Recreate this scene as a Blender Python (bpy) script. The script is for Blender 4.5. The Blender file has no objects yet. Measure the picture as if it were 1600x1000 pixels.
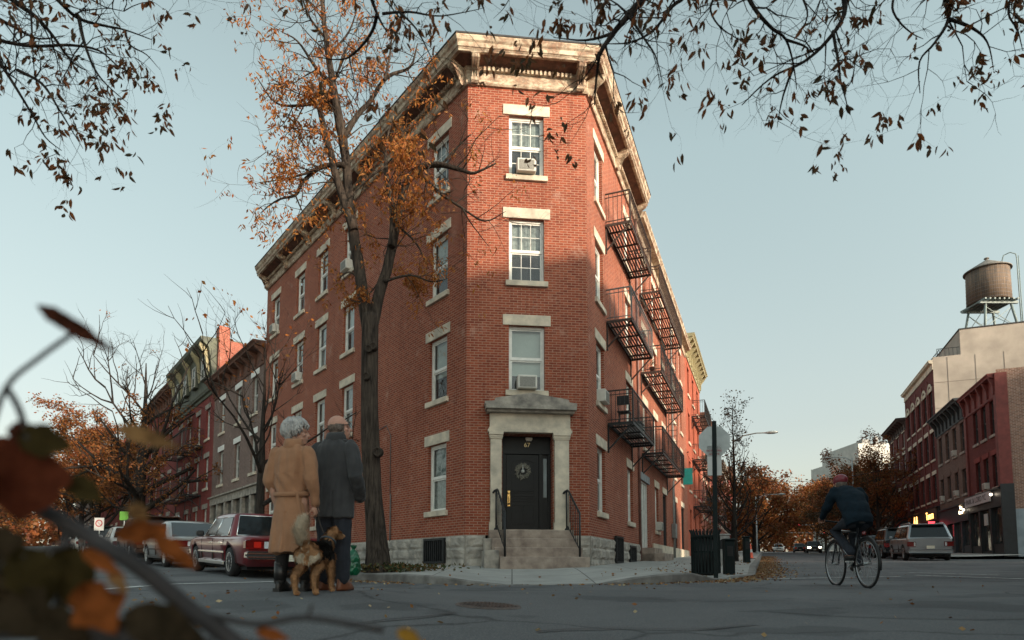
import bpy, math, random
from mathutils import Vector, Matrix, noise
R = math.radians
C = bpy.context.scene.collection
rnd = random.Random(7)

# ---------------------------------------------------------------- tagging
def tag(o, label=None, cat=None, group=None, kind=None):
    if label: o['label'] = label
    if cat: o['category'] = cat
    if group: o['group'] = group
    if kind: o['kind'] = kind
    return o

def empty(name, loc=(0, 0, 0), label=None, cat=None, group=None, rz=0.0):
    o = bpy.data.objects.new(name, None); C.objects.link(o)
    o.location = loc; o.rotation_euler = (0, 0, rz); o.empty_display_size = .3
    return tag(o, label, cat, group)

def copy_tree(o, parent=None):
    c = o.copy(); C.objects.link(c)
    if parent: c.parent = parent
    for ch in list(o.children): copy_tree(ch, c)
    return c

def root_loc(o):
    while o.parent: o = o.parent
    return Vector(o.location)

# ---------------------------------------------------------------- frames
class Frame:
    """local (s along, o outward, z up) -> world"""
    def __init__(f, org, d, n, z=0.0):
        f.o = Vector((org[0], org[1], z)); f.d = Vector((d[0], d[1], 0)).normalized(); f.n = Vector((n[0], n[1], 0)).normalized()
    def P(f, s, o, z): return f.o + f.d * s + f.n * o + Vector((0, 0, z))
    def inv(f, p):
        q = Vector((p[0], p[1], 0)) - Vector((f.o.x, f.o.y, 0))
        return q.dot(f.d), q.dot(f.n)
ID = Frame((0, 0), (1, 0), (0, 1))

class MB:
    def __init__(m, T=None):
        m.T = T or ID; m.v = []; m.l = []; m.f = []; m.mi = []; m.sm = []; m.cur = 0
    def pt(m, s, o, z):
        m.v.append(m.T.P(s, o, z)); m.l.append((s, o, z)); return len(m.v) - 1
    def face(m, idx, smooth=False): m.f.append(tuple(idx)); m.mi.append(m.cur); m.sm.append(smooth)
    def poly(m, pts, smooth=False): m.face([m.pt(*p) for p in pts], smooth)
    def box(m, s0, s1, o0, o1, z0, z1):
        a = [m.pt(s, o, z) for z in (z0, z1) for o in (o0, o1) for s in (s0, s1)]
        for q in ((0, 2, 3, 1), (4, 5, 7, 6), (0, 1, 5, 4), (2, 6, 7, 3), (0, 4, 6, 2), (1, 3, 7, 5)): m.face([a[i] for i in q])
    def bbox(m, s0, s1, o0, o1, z0, z1, b=.01):
        """box with chamfered edges"""
        b = min(b, abs(s1 - s0) * .45, abs(o1 - o0) * .45, abs(z1 - z0) * .45)
        rings = []
        for z, k in ((z0, b), (z0 + b, 0), (z1 - b, 0), (z1, b)):
            r = [(s0 + k + (b if k == 0 else 0), o0 + k), (s1 - k - (b if k == 0 else 0), o0 + k), (s1 - k, o0 + k + (b if k == 0 else 0)), (s1 - k, o1 - k - (b if k == 0 else 0)),
                 (s1 - k - (b if k == 0 else 0), o1 - k), (s0 + k + (b if k == 0 else 0), o1 - k), (s0 + k, o1 - k - (b if k == 0 else 0)), (s0 + k, o0 + k + (b if k == 0 else 0))]
            rings.append([m.pt(a, c, z) for a, c in r])
        m.loft_idx(rings, True, True, False)
    def loft_idx(m, rings, closed=True, caps=True, smooth=True):
        for i in range(len(rings) - 1):
            a, b = rings[i], rings[i + 1]; n = len(a)
            for j in range(n if closed else n - 1):
                k = (j + 1) % n; m.face((a[j], a[k], b[k], b[j]), smooth)
        if caps: m.face(rings[0][::-1]); m.face(rings[-1])
    def loft(m, rings, closed=True, caps=True, smooth=True):
        m.loft_idx([[m.pt(*p) for p in r] for r in rings], closed, caps, smooth)
    def tube(m, pts, rad, n=6, caps=True, smooth=True):
        pts = [Vector(p) for p in pts]; N = len(pts)
        if not hasattr(rad, '__len__'): rad = [rad] * N
        rings = []; up = None
        for i, p in enumerate(pts):
            t = (pts[min(i + 1, N - 1)] - pts[max(i - 1, 0)])
            if t.length < 1e-9: t = Vector((0, 0, 1))
            t.normalize()
            if up is None: up = t.orthogonal().normalized()
            up = up - t * up.dot(t)
            if up.length < 1e-6: up = t.orthogonal()
            up.normalize(); w = t.cross(up)
            rings.append([m.pt(*(p + (up * math.cos(2 * math.pi * k / n) + w * math.sin(2 * math.pi * k / n)) * rad[i])) for k in range(n)])
        m.loft_idx(rings, True, caps, smooth)
    def bar(m, a, b, w, h=None):
        """square bar between two local points"""
        a, b = Vector(a), Vector(b); h = h or w; t = (b - a).normalized()
        u = Vector((0, 0, 1)).cross(t)
        if u.length < 1e-4: u = Vector((1, 0, 0))
        u.normalize(); v = t.cross(u)
        r = [[m.pt(*(p + u * (w / 2 * x) + v * (h / 2 * y))) for x, y in ((-1, -1), (1, -1), (1, 1), (-1, 1))] for p in (a, b)]
        m.loft_idx(r, True, True, False)
    def lathe(m, c, prof, n=24, smooth=True, axis='z', caps=True):
        rings = []
        for r, h in prof:
            ring = []
            for k in range(n):
                a = 2 * math.pi * k / n; x, y = r * math.cos(a), r * math.sin(a)
                q = (c[0] + x, c[1] + y, c[2] + h) if axis == 'z' else ((c[0] + x, c[1] + h, c[2] + y) if axis == 'y' else (c[0] + h, c[1] + x, c[2] + y))
                ring.append(m.pt(*q))
            rings.append(ring)
        m.loft_idx(rings, True, caps, smooth)
    def prism(m, poly, o0, o1, plane='sz', smooth=False):
        """polygon in (s,z) extruded along o, or (o,z) along s, or (s,o) along z"""
        f = {'sz': lambda a, b, h: (a, h, b), 'oz': lambda a, b, h: (h, a, b), 'so': lambda a, b, h: (a, b, h)}[plane]
        r = [[m.pt(*f(a, b, h)) for a, b in poly] for h in (o0, o1)]
        m.loft_idx(r, True, True, smooth)
    def wall(m, s0, s1, z0, z1, holes, depth=.16, o=0.0):
        S = sorted({s0, s1, *[h[0] for h in holes], *[h[1] for h in holes]}); Z = sorted({z0, z1, *[h[2] for h in holes], *[h[3] for h in holes]})
        S = [x for x in S if s0 <= x <= s1]; Z = [x for x in Z if z0 <= x <= z1]
        for i in range(len(S) - 1):
            for j in range(len(Z) - 1):
                a, b = (S[i] + S[i + 1]) / 2, (Z[j] + Z[j + 1]) / 2
                if any(h[0] < a < h[1] and h[2] < b < h[3] for h in holes): continue
                m.poly([(S[i], o, Z[j]), (S[i + 1], o, Z[j]), (S[i + 1], o, Z[j + 1]), (S[i], o, Z[j + 1])])
        for h in holes:
            a, b, c, e = h[:4]; d = o - (h[4] if len(h) > 4 else depth)
            m.poly([(a, o, c), (a, o, e), (a, d, e), (a, d, c)]); m.poly([(b, o, c), (b, d, c), (b, d, e), (b, o, e)])
            m.poly([(a, o, e), (b, o, e), (b, d, e), (a, d, e)]); m.poly([(a, o, c), (a, d, c), (b, d, c), (b, o, c)])
    def build(m, name, mats, parent=None, loc=None, uv=True, recalc=False, autosmooth=None):
        if not isinstance(mats, (list, tuple)): mats = [mats]
        org = root_loc(parent) if parent else Vector(loc or (0, 0, 0))
        me = bpy.data.meshes.new(name)
        me.from_pydata([v - org for v in m.v], [], m.f)
        for x in mats: me.materials.append(x)
        if m.f:
            me.polygons.foreach_set('material_index', m.mi); me.polygons.foreach_set('use_smooth', m.sm)
        if uv and m.f:
            L = me.uv_layers.new(name='UVMap'); buf = [0.0] * (2 * len(me.loops))
            for p, f in zip(me.polygons, m.f):
                a = [Vector(m.l[i]) for i in f]; n = Vector((0, 0, 0))
                for i in range(len(a)): n += a[i].cross(a[(i + 1) % len(a)])
                n = (abs(n.x), abs(n.y), abs(n.z)); k = n.index(max(n))
                for li, q in zip(p.loop_indices, a):
                    u, w = ((q.y, q.z), (q.x, q.z), (q.x, q.y))[k]; buf[2 * li] = u; buf[2 * li + 1] = w
            L.data.foreach_set('uv', buf)
        if recalc:
            import bmesh
            bm = bmesh.new(); bm.from_mesh(me); bmesh.ops.recalc_face_normals(bm, faces=bm.faces); bm.to_mesh(me); bm.free()
        me.update()
        o = bpy.data.objects.new(name, me); C.objects.link(o)
        if parent: o.parent = parent
        elif loc: o.location = loc
        return o

def sweep(mb, path, prof, caps=True):
    """sweep (o,z) profile along an xy polyline, outward is right-hand side of travel for left->right walls (given by normals)"""
    P = [Vector((p[0], p[1])) for p in path]; rings = []
    nrm = []
    for i in range(len(P) - 1):
        d = (P[i + 1] - P[i]).normalized(); nrm.append(Vector((d.y, -d.x)))
    for i, p in enumerate(P):
        if i == 0: mm = nrm[0]
        elif i == len(P) - 1: mm = nrm[-1]
        else: mm = (nrm[i - 1] + nrm[i]) / (1 + nrm[i - 1].dot(nrm[i]))
        rings.append([mb.pt(p.x + mm.x * o, p.y + mm.y * o, z) for o, z in prof])
    mb.loft_idx(rings, True, caps, False)

# ---------------------------------------------------------------- materials
def new_mat(name):
    m = bpy.data.materials.new(name); m.use_nodes = True
    nt = m.node_tree; nt.nodes.clear()
    out = nt.nodes.new('ShaderNodeOutputMaterial')
    return m, nt, out
def N(nt, typ, **kw):
    n = nt.nodes.new('ShaderNode' + typ)
    for k, v in kw.items():
        if k in n.inputs: n.inputs[k].default_value = v
        else: setattr(n, k, v)
    return n
def L4(c, k=1.0): return (c[0] * k, c[1] * k, c[2] * k, 1)
def mixc(nt, fac, a, b, mode='MIX'):
    n = nt.nodes.new('ShaderNodeMix'); n.data_type = 'RGBA'; n.blend_type = mode; n.clamp_factor = True
    for sock, v in ((n.inputs[0], fac), (n.inputs[6], a), (n.inputs[7], b)):
        if hasattr(v, 'is_linked') or hasattr(v, 'links'): nt.links.new(v, sock)
        else: sock.default_value = v if not isinstance(v, tuple) or len(v) == 4 else L4(v)
    return n.outputs[2]
def ramp(nt, fac, stops):
    r = nt.nodes.new('ShaderNodeValToRGB'); nt.links.new(fac, r.inputs[0])
    e = r.color_ramp.elements
    while len(e) < len(stops): e.new(.5)
    for x, (p, c) in zip(e, stops):
        x.position = p; x.color = (c, c, c, 1) if not hasattr(c, '__len__') else (*c[:3], 1)
    return r.outputs[0]
def coord(nt, kind='Object'): return nt.nodes.new('ShaderNodeTexCoord').outputs[kind]
def nz(nt, vec, scale, detail=4, rough=.55, dist=0.0):
    n = N(nt, 'TexNoise', Scale=scale, Detail=detail, Roughness=rough, Distortion=dist); nt.links.new(vec, n.inputs['Vector']); return n.outputs['Fac']
def bump(nt, h, strength=.3, dist=.02):
    b = N(nt, 'Bump', Strength=strength, Distance=dist); nt.links.new(h, b.inputs['Height']); return b.outputs[0]

def M(name, col, rough=.7, var=.25, scale=6., bmp=0., bscale=40., metal=0., spec=.5, col2=None, coat=0., sheen=0.):
    m, nt, out = new_mat(name); b = N(nt, 'BsdfPrincipled', Roughness=rough, Metallic=metal)
    b.inputs['Specular IOR Level'].default_value = spec
    if coat: b.inputs['Coat Weight'].default_value = coat; b.inputs['Coat Roughness'].default_value = .05
    if sheen: b.inputs['Sheen Weight'].default_value = sheen; b.inputs['Sheen Roughness'].default_value = .5
    v = coord(nt)
    n1 = nz(nt, v, scale, 5); c2 = L4(col2) if col2 else L4(col, 1 - var); c1 = L4(col, 1 + var * .6)
    c = mixc(nt, ramp(nt, n1, [(.3, 0.), (.7, 1.)]), c2, c1)
    nt.links.new(c, b.inputs['Base Color'])
    if bmp: nt.links.new(bump(nt, nz(nt, v, bscale, 6, .6), bmp), b.inputs['Normal'])
    nt.links.new(b.outputs[0], out.inputs[0]); return m

def brick_mat(name, c1, c2, mortar, bw=.205, rh=.0677, ms=.009, stain=(.62, .45, .36), stain_amt=.35, dark=.35):
    m, nt, out = new_mat(name); b = N(nt, 'BsdfPrincipled', Roughness=.88); b.inputs['Specular IOR Level'].default_value = .25
    uv = coord(nt, 'UV')
    t = N(nt, 'TexBrick', Scale=1.0); t.offset = .5; t.inputs['Brick Width'].default_value = bw; t.inputs['Row Height'].default_value = rh
    t.inputs['Mortar Size'].default_value = ms; t.inputs['Mortar Smooth'].default_value = .2; t.inputs['Bias'].default_value = -.1
    t.inputs['Color1'].default_value = L4(c1); t.inputs['Color2'].default_value = L4(c2); t.inputs['Mortar'].default_value = L4(mortar)
    wob = N(nt, 'TexNoise', Scale=9., Detail=2.); nt.links.new(uv, wob.inputs['Vector'])
    wm = N(nt, 'VectorMath', operation='MULTIPLY_ADD'); nt.links.new(wob.outputs['Color'], wm.inputs[0]); wm.inputs[1].default_value = (.008, .008, 0); nt.links.new(uv, wm.inputs[2])
    nt.links.new(wm.outputs[0], t.inputs['Vector'])
    v = uv
    # per-brick tone
    br = N(nt, 'TexWhiteNoise', noise_dimensions='2D')
    sn = N(nt, 'VectorMath', operation='SNAP'); nt.links.new(wm.outputs[0], sn.inputs[0]); sn.inputs[1].default_value = (bw * .5, rh, 1); nt.links.new(sn.outputs[0], br.inputs['Vector'])
    c = mixc(nt, .28, t.outputs['Color'], mixc(nt, br.outputs['Value'], L4(c1, .55), L4(c2, 1.45)))
    c = mixc(nt, t.outputs['Fac'], c, L4(mortar))
    big = ramp(nt, nz(nt, v, .55, 6, .65), [(.35, 0.), (.75, 1.)])
    mul = N(nt, 'Math', operation='MULTIPLY'); nt.links.new(big, mul.inputs[0]); mul.inputs[1].default_value = dark
    c = mixc(nt, mul.outputs[0], c, L4(c1, .45))
    st = ramp(nt, nz(nt, v, 1.3, 8, .72, .4), [(.57, 0.), (.72, 1.)])
    mu = N(nt, 'Math', operation='MULTIPLY'); nt.links.new(st, mu.inputs[0]); mu.inputs[1].default_value = stain_amt
    c = mixc(nt, mu.outputs[0], c, L4(stain))
    mp = N(nt, 'Mapping'); nt.links.new(uv, mp.inputs[0]); mp.inputs['Scale'].default_value = (2.6, .22, 1)
    sk = N(nt, 'Math', operation='MULTIPLY'); nt.links.new(ramp(nt, nz(nt, mp.outputs[0], 1.6, 7, .7), [(.54, 0.), (.72, 1.)]), sk.inputs[0]); sk.inputs[1].default_value = .45
    c = mixc(nt, sk.outputs[0], c, L4(c1, .38))
    nt.links.new(c, b.inputs['Base Color'])
    inv = N(nt, 'Math', operation='SUBTRACT'); inv.inputs[0].default_value = 1.; nt.links.new(t.outputs['Fac'], inv.inputs[1])
    ad = N(nt, 'Math', operation='MULTIPLY_ADD'); nt.links.new(nz(nt, v, 60, 4), ad.inputs[0]); ad.inputs[1].default_value = .5; nt.links.new(inv.outputs[0], ad.inputs[2])
    nt.links.new(bump(nt, ad.outputs[0], .5, .008), b.inputs['Normal'])
    nt.links.new(b.outputs[0], out.inputs[0]); return m

def glass_mat(name, tint=(.75, .82, .82), ior=1.7, rough=.01, dirt=.25):
    """thin pane: mirror-like reflection by Fresnel over a clear sheet, with a little grime"""
    m, nt, out = new_mat(name)
    lw = N(nt, 'NewGeometry'); dt = N(nt, 'VectorMath', operation='DOT_PRODUCT'); nt.links.new(lw.outputs['Incoming'], dt.inputs[0]); nt.links.new(lw.outputs['Normal'], dt.inputs[1])
    ab = N(nt, 'Math', operation='ABSOLUTE'); nt.links.new(dt.outputs['Value'], ab.inputs[0]); om = N(nt, 'Math', operation='SUBTRACT'); om.inputs[0].default_value = 1.; nt.links.new(ab.outputs[0], om.inputs[1])
    pw = N(nt, 'Math', operation='POWER'); nt.links.new(om.outputs[0], pw.inputs[0]); pw.inputs[1].default_value = 4.; f0 = 2 * ((ior - 1) / (ior + 1)) ** 2
    fr = N(nt, 'Math', operation='MULTIPLY_ADD'); nt.links.new(pw.outputs[0], fr.inputs[0]); fr.inputs[1].default_value = 1 - f0; fr.inputs[2].default_value = f0; gl = N(nt, 'BsdfGlossy', Roughness=rough); tr = N(nt, 'BsdfTransparent'); tr.inputs[0].default_value = L4(tint)
    v = coord(nt); nt.links.new(bump(nt, nz(nt, v, 2.5, 2), .06, .05), gl.inputs['Normal'])
    mx = N(nt, 'MixShader'); nt.links.new(fr.outputs[0], mx.inputs[0]); nt.links.new(tr.outputs[0], mx.inputs[1]); nt.links.new(gl.outputs[0], mx.inputs[2])
    df = N(nt, 'BsdfDiffuse'); df.inputs[0].default_value = (.45, .47, .47, 1); m2 = N(nt, 'MixShader')
    g = N(nt, 'Math', operation='MULTIPLY'); nt.links.new(ramp(nt, nz(nt, v, 3, 5), [(.35, 0.1), (.8, 1.)]), g.inputs[0]); g.inputs[1].default_value = dirt
    nt.links.new(g.outputs[0], m2.inputs[0]); nt.links.new(mx.outputs[0], m2.inputs[1]); nt.links.new(df.outputs[0], m2.inputs[2])
    nt.links.new(m2.outputs[0], out.inputs[0]); return m

def emit_mat(name, col, s):
    m, nt, out = new_mat(name); e = N(nt, 'Emission', Strength=s); e.inputs[0].default_value = L4(col)
    nt.links.new(e.outputs[0], out.inputs[0]); return m

def leaf_mat(name, cols, trans=.35):
    m, nt, out = new_mat(name)
    oi = N(nt, 'NewGeometry')
    r = nt.nodes.new('ShaderNodeValToRGB'); nt.links.new(oi.outputs['Random Per Island'], r.inputs[0]); r.color_ramp.interpolation = 'LINEAR'
    e = r.color_ramp.elements
    while len(e) < len(cols): e.new(.5)
    for i, x in enumerate(e): x.position = i / max(1, len(cols) - 1); x.color = L4(cols[i])
    d = N(nt, 'BsdfPrincipled', Roughness=.6); d.inputs['Specular IOR Level'].default_value = .3; t = N(nt, 'BsdfTranslucent'); nt.links.new(r.outputs[0], d.inputs['Base Color']); nt.links.new(r.outputs[0], t.inputs[0])
    mx = N(nt, 'MixShader'); mx.inputs[0].default_value = trans; nt.links.new(d.outputs[0], mx.inputs[1]); nt.links.new(t.outputs[0], mx.inputs[2])
    nt.links.new(mx.outputs[0], out.inputs[0]); return m

def text_obj(name, body, size, origin, xdir, ydir, mat, parent=None, depth=.004, align='CENTER', sx=1.0):
    cu = bpy.data.curves.new(name, 'FONT'); cu.body = body; cu.size = size; cu.extrude = depth; cu.align_x = align; cu.align_y = 'CENTER'
    cu.space_character = 1.0
    tmp = bpy.data.objects.new(name, cu); C.objects.link(tmp); bpy.context.view_layer.update()
    dg = bpy.context.evaluated_depsgraph_get(); me = bpy.data.meshes.new_from_object(tmp.evaluated_get(dg)); bpy.data.objects.remove(tmp); bpy.data.curves.remove(cu)
    me.name = name; x = Vector(xdir).normalized(); y = Vector(ydir).normalized(); z = x.cross(y); org = Vector(origin) - (root_loc(parent) if parent else Vector((0, 0, 0)))
    for v in me.vertices: v.co = org + x * v.co.x * sx + y * v.co.y + z * v.co.z
    me.materials.clear(); me.materials.append(mat)
    o = bpy.data.objects.new(name, me); C.objects.link(o)
    if parent: o.parent = parent
    return o
EXPOSURE = 1.35
# ---------------------------------------------------------------- camera, sky, sun
sc = bpy.context.scene
PITCH = math.atan(77 / 1000.)
cam = bpy.data.cameras.new('camera'); camo = bpy.data.objects.new('camera', cam); C.objects.link(camo)
camo.location = (0, 0, 0); camo.rotation_euler = (R(90) + PITCH, 0, 0)
cam.sensor_width = 36; cam.lens = 22.5; cam.shift_y = 309 / 1600.; cam.clip_start = .05; cam.clip_end = 3000
cam.dof.use_dof = True; cam.dof.focus_distance = 13.0; cam.dof.aperture_fstop = 2.6
sc.camera = camo
sc.render.engine = 'CYCLES'; sc.cycles.use_denoising = True; sc.cycles.max_bounces = 6; sc.cycles.transparent_max_bounces = 24
sc.cycles.diffuse_bounces = 3; sc.cycles.glossy_bounces = 3; sc.cycles.transmission_bounces = 4; sc.cycles.caustics_reflective = False; sc.cycles.caustics_refractive = False
sc.cycles.sample_clamp_indirect = 6
vs = sc.view_settings; vs.view_transform = 'Standard'; vs.look = 'None'; vs.gamma = 1; vs.exposure = EXPOSURE; vs.use_curve_mapping = False
SUN_EL = R(13.5); SV = Vector((.74, -.67, 0)).normalized()          # towards the sun
SUN_DIR = Vector((SV.x * math.cos(SUN_EL), SV.y * math.cos(SUN_EL), math.sin(SUN_EL)))
w = bpy.data.worlds.new('World'); sc.world = w; w.use_nodes = True; nt = w.node_tree; nt.nodes.clear()
sky = nt.nodes.new('ShaderNodeTexSky'); sky.sky_type = 'NISHITA'; sky.sun_disc = False; sky.sun_elevation = SUN_EL
sky.sun_rotation = math.atan2(SUN_DIR.x, SUN_DIR.y); sky.altitude = 50; sky.air_density = 1.0; sky.dust_density = 1.4; sky.ozone_density = 1.0
hs = nt.nodes.new('ShaderNodeHueSaturation'); hs.inputs['Saturation'].default_value = .36; hs.inputs['Hue'].default_value = .485; nt.links.new(sky.outputs[0], hs.inputs['Color'])
tc = nt.nodes.new('ShaderNodeTexCoord'); sx = nt.nodes.new('ShaderNodeSeparateXYZ'); nt.links.new(tc.outputs['Generated'], sx.inputs[0])
cr = nt.nodes.new('ShaderNodeValToRGB'); nt.links.new(sx.outputs['Z'], cr.inputs[0]); e = cr.color_ramp.elements      # slight haze tint: warm white low down, teal higher up
e[0].position = 0.; e[0].color = (.66, .61, .51, 1); e[1].position = .55; e[1].color = (.82, .93, .86, 1); x_ = e.new(.2); x_.color = (.62, .635, .58, 1)
mm = nt.nodes.new('ShaderNodeMix'); mm.data_type = 'RGBA'; mm.blend_type = 'MULTIPLY'; mm.inputs[0].default_value = 1.; nt.links.new(hs.outputs[0], mm.inputs[6]); nt.links.new(cr.outputs[0], mm.inputs[7]); hs = mm
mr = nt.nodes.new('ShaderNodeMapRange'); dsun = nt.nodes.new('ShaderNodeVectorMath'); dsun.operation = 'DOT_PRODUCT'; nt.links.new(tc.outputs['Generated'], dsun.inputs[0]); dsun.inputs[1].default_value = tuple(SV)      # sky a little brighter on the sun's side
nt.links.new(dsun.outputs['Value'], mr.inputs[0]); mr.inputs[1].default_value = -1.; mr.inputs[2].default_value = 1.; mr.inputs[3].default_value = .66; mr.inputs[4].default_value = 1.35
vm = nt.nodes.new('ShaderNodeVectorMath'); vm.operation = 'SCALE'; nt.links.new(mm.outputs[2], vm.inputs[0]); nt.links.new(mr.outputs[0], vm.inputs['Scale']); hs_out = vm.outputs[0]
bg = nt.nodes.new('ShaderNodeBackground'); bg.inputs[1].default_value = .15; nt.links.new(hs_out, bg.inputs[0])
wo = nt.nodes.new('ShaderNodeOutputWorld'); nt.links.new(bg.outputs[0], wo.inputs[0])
sd = bpy.data.lights.new('sun', 'SUN'); sd.energy = 2.2; sd.angle = R(1.5); sd.color = (1., .80, .60)
so = bpy.data.objects.new('sun', sd); C.objects.link(so); so.rotation_euler = SUN_DIR.to_track_quat('Z', 'Y').to_euler(); so.location = SUN_DIR * 200

# ---------------------------------------------------------------- street geometry (metres; camera lens is at the origin, 0.4 m above the asphalt)
A = Vector((-1.174, 16.13)); Bc = Vector((2.005, 16.484))
dL = Vector((-.6247, .7809)); dR = Vector((.3671, .9302)); dF = (Bc - A).normalized()
nL = Vector((-.7809, -.6247)); nR = Vector((.9302, -.3671)); nF = Vector((dF.y, -dF.x))
FL = Frame(A, dL, nL); FR = Frame(Bc, dR, nR); FF = Frame(A, dF, nF)
Oc = Vector((26.0, 33.7)); FO = Frame(Oc, dR, -nR)                   # far side of the right-hand street
WF = (Bc - A).length
def sstep(a, b, x):
    t = max(0., min(1., (x - a) / (b - a))); return t * t * (3 - 2 * t)
def gz(x, y):
    """asphalt height"""
    s = (x - Bc.x) * dR.x + (y - Bc.y) * dR.y; t = (x - A.x) * dL.x + (y - A.y) * dL.y
    s = min(s, 130.); t = min(t, 120.)
    a = .0265 * s if s > 0 else .018 * s
    z = -.2 + a + sstep(0, -6, x) * .018 * max(t, 0.)
    z += .09 * sstep(-3.2, -6.5, x)
    return z + .17 * math.exp(-((x + 2.25) / 2.0) ** 2 - ((y - 6.15) / 2.2) ** 2)
def px(x, y, Y):
    """point seen at photo pixel (x,y) of the 1600 wide picture, Y metres ahead"""
    a = (x - 800) / 1000.; b = -(y - 809) / 1000.; c, s = math.cos(PITCH), math.sin(PITCH)
    d = Vector((a, c - b * s, s + b * c)); return d * (Y / d.y)
# ---------------------------------------------------------------- shared materials
m_brick = brick_mat('red_brick', (.23, .048, .027), (.345, .090, .046), (.40, .24, .17), stain_amt=.36)
m_brick2 = brick_mat('orange_brick', (.31, .075, .05), (.40, .115, .07), (.38, .23, .18))
m_brickdark = brick_mat('brown_brick', (.12, .075, .06), (.19, .11, .085), (.2, .16, .14), stain=(.3, .25, .2))
m_brickgrey = brick_mat('grey_brown_brick', (.15, .085, .07), (.22, .13, .11), (.28, .24, .21), bw=.22, ms=.012)
m_brickmulti = brick_mat('mixed_brick', (.13, .06, .045), (.30, .16, .11), (.36, .28, .23), bw=.22, rh=.075, ms=.014)
m_paintbrick = brick_mat('painted_red_brick', (.20, .045, .04), (.25, .06, .05), (.19, .045, .04), stain=(.3, .12, .1), stain_amt=.2)
m_paintdark = brick_mat('dark_red_painted_brick', (.12, .030, .027), (.16, .042, .036), (.115, .03, .027), stain=(.2, .09, .07), stain_amt=.3)
m_paintorange = brick_mat('painted_orange_brick', (.36, .09, .05), (.42, .11, .065), (.36, .1, .06), stain=(.45, .2, .13), stain_amt=.2)
m_stone = M('limestone', (.66, .57, .445), .85, .22, 3., .25, 50, col2=(.40, .35, .28))
m_stonedark = M('weathered_limestone', (.36, .32, .27), .9, .4, 4., .3, 40, col2=(.16, .145, .13))
m_granite = M('rough_granite', (.40, .36, .31), .92, .4, 3.5, .8, 22, col2=(.20, .185, .165))
m_step = M('brownstone_step', (.36, .29, .235), .85, .3, 4., .35, 40, col2=(.20, .15, .125))
m_paint = None
def peeling():
    m, nt, out = new_mat('peeling_cream_paint'); b = N(nt, 'BsdfPrincipled', Roughness=.8); v = coord(nt)
    mp = N(nt, 'Mapping'); nt.links.new(v, mp.inputs[0]); mp.inputs['Scale'].default_value = (1, 1, 1.6)
    n1 = ramp(nt, nz(nt, mp.outputs[0], 3.2, 9, .72, .5), [(.42, 0.), (.56, 1.)])
    n2 = ramp(nt, nz(nt, v, 1.1, 5, .6), [(.4, 0.), (.7, 1.)])
    base = mixc(nt, n2, (.60, .51, .385, 1), (.42, .34, .24, 1)); rust = mixc(nt, ramp(nt, nz(nt, v, 14, 5), [(.35, 0.), (.65, 1.)]), (.28, .13, .075, 1), (.13, .085, .06, 1))
    mu = N(nt, 'Math', operation='MULTIPLY'); nt.links.new(n1, mu.inputs[0]); mu.inputs[1].default_value = .8
    nt.links.new(mixc(nt, mu.outputs[0], base, rust), b.inputs['Base Color']); nt.links.new(bump(nt, n1, .4, -.01), b.inputs['Normal'])
    nt.links.new(b.outputs[0], out.inputs[0]); return m
m_peel = peeling()
m_soffit = M('rusted_soffit', (.16, .07, .045), .9, .5, 5., .3, 30, col2=(.07, .04, .03))
m_roof = M('roof_felt', (.05, .05, .052), .95, .3, 3, .2, 30)
m_white = M('white_window_paint', (.76, .75, .70), .5, .12, 8.)
m_whitedull = M('weathered_white_paint', (.52, .52, .49), .6, .2, 6., col2=(.36, .36, .34))
m_darkframe = M('dark_window_paint', (.04, .04, .042), .5, .2, 8.)
m_glass = glass_mat('window_glass', ior=1.42, dirt=.18); m_glassdark = glass_mat('dim_window_glass', (.45, .5, .5), 1.6, .02, .12)
m_blind = M('window_blind', (.56, .56, .50), .9, .12, 1.5)
m_curtain = M('net_curtain', (.36, .37, .345), .9, .3, 10., col2=(.20, .21, .20))
m_blind2 = M('tan_roller_blind', (.40, .35, .26), .9, .12, 1.5); m_blind3 = M('grey_venetian_blind', (.30, .31, .30), .9, .2, 3.)
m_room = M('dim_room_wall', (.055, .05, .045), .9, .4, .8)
m_iron = M('black_iron', (.018, .019, .02), .5, .4, 9., .25, 60, metal=.2)
m_rustiron = M('rusting_iron', (.06, .035, .026), .75, .5, 9., .4, 50, col2=(.022, .018, .016))
m_greyiron = M('grey_painted_iron', (.16, .165, .165), .6, .4, 8., .3, 50, col2=(.08, .07, .065))
m_black = M('black_door_paint', (.004, .005, .006), .42, .3, 6., .06, 30, spec=.25)
m_brass = M('brass', (.62, .40, .15), .32, .2, 20., metal=1.)
m_ac = M('air_conditioner_plastic', (.60, .58, .52), .55, .12, 6.); m_acgrill = M('air_conditioner_grille', (.30, .29, .26), .6, .3, 40.)
m_rubber = M('tyre_rubber', (.014, .014, .015), .85, .2, 20., .2, 80)
m_chrome = M('chrome', (.75, .75, .74), .14, .05, 10., metal=1.)
m_alu = M('bare_aluminium', (.50, .53, .53), .45, .15, 10., metal=.55)
m_cmu = M('stucco_wall', (.44, .38, .32), .9, .18, .8, .2, 20, col2=(.33, .285, .24))
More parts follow.
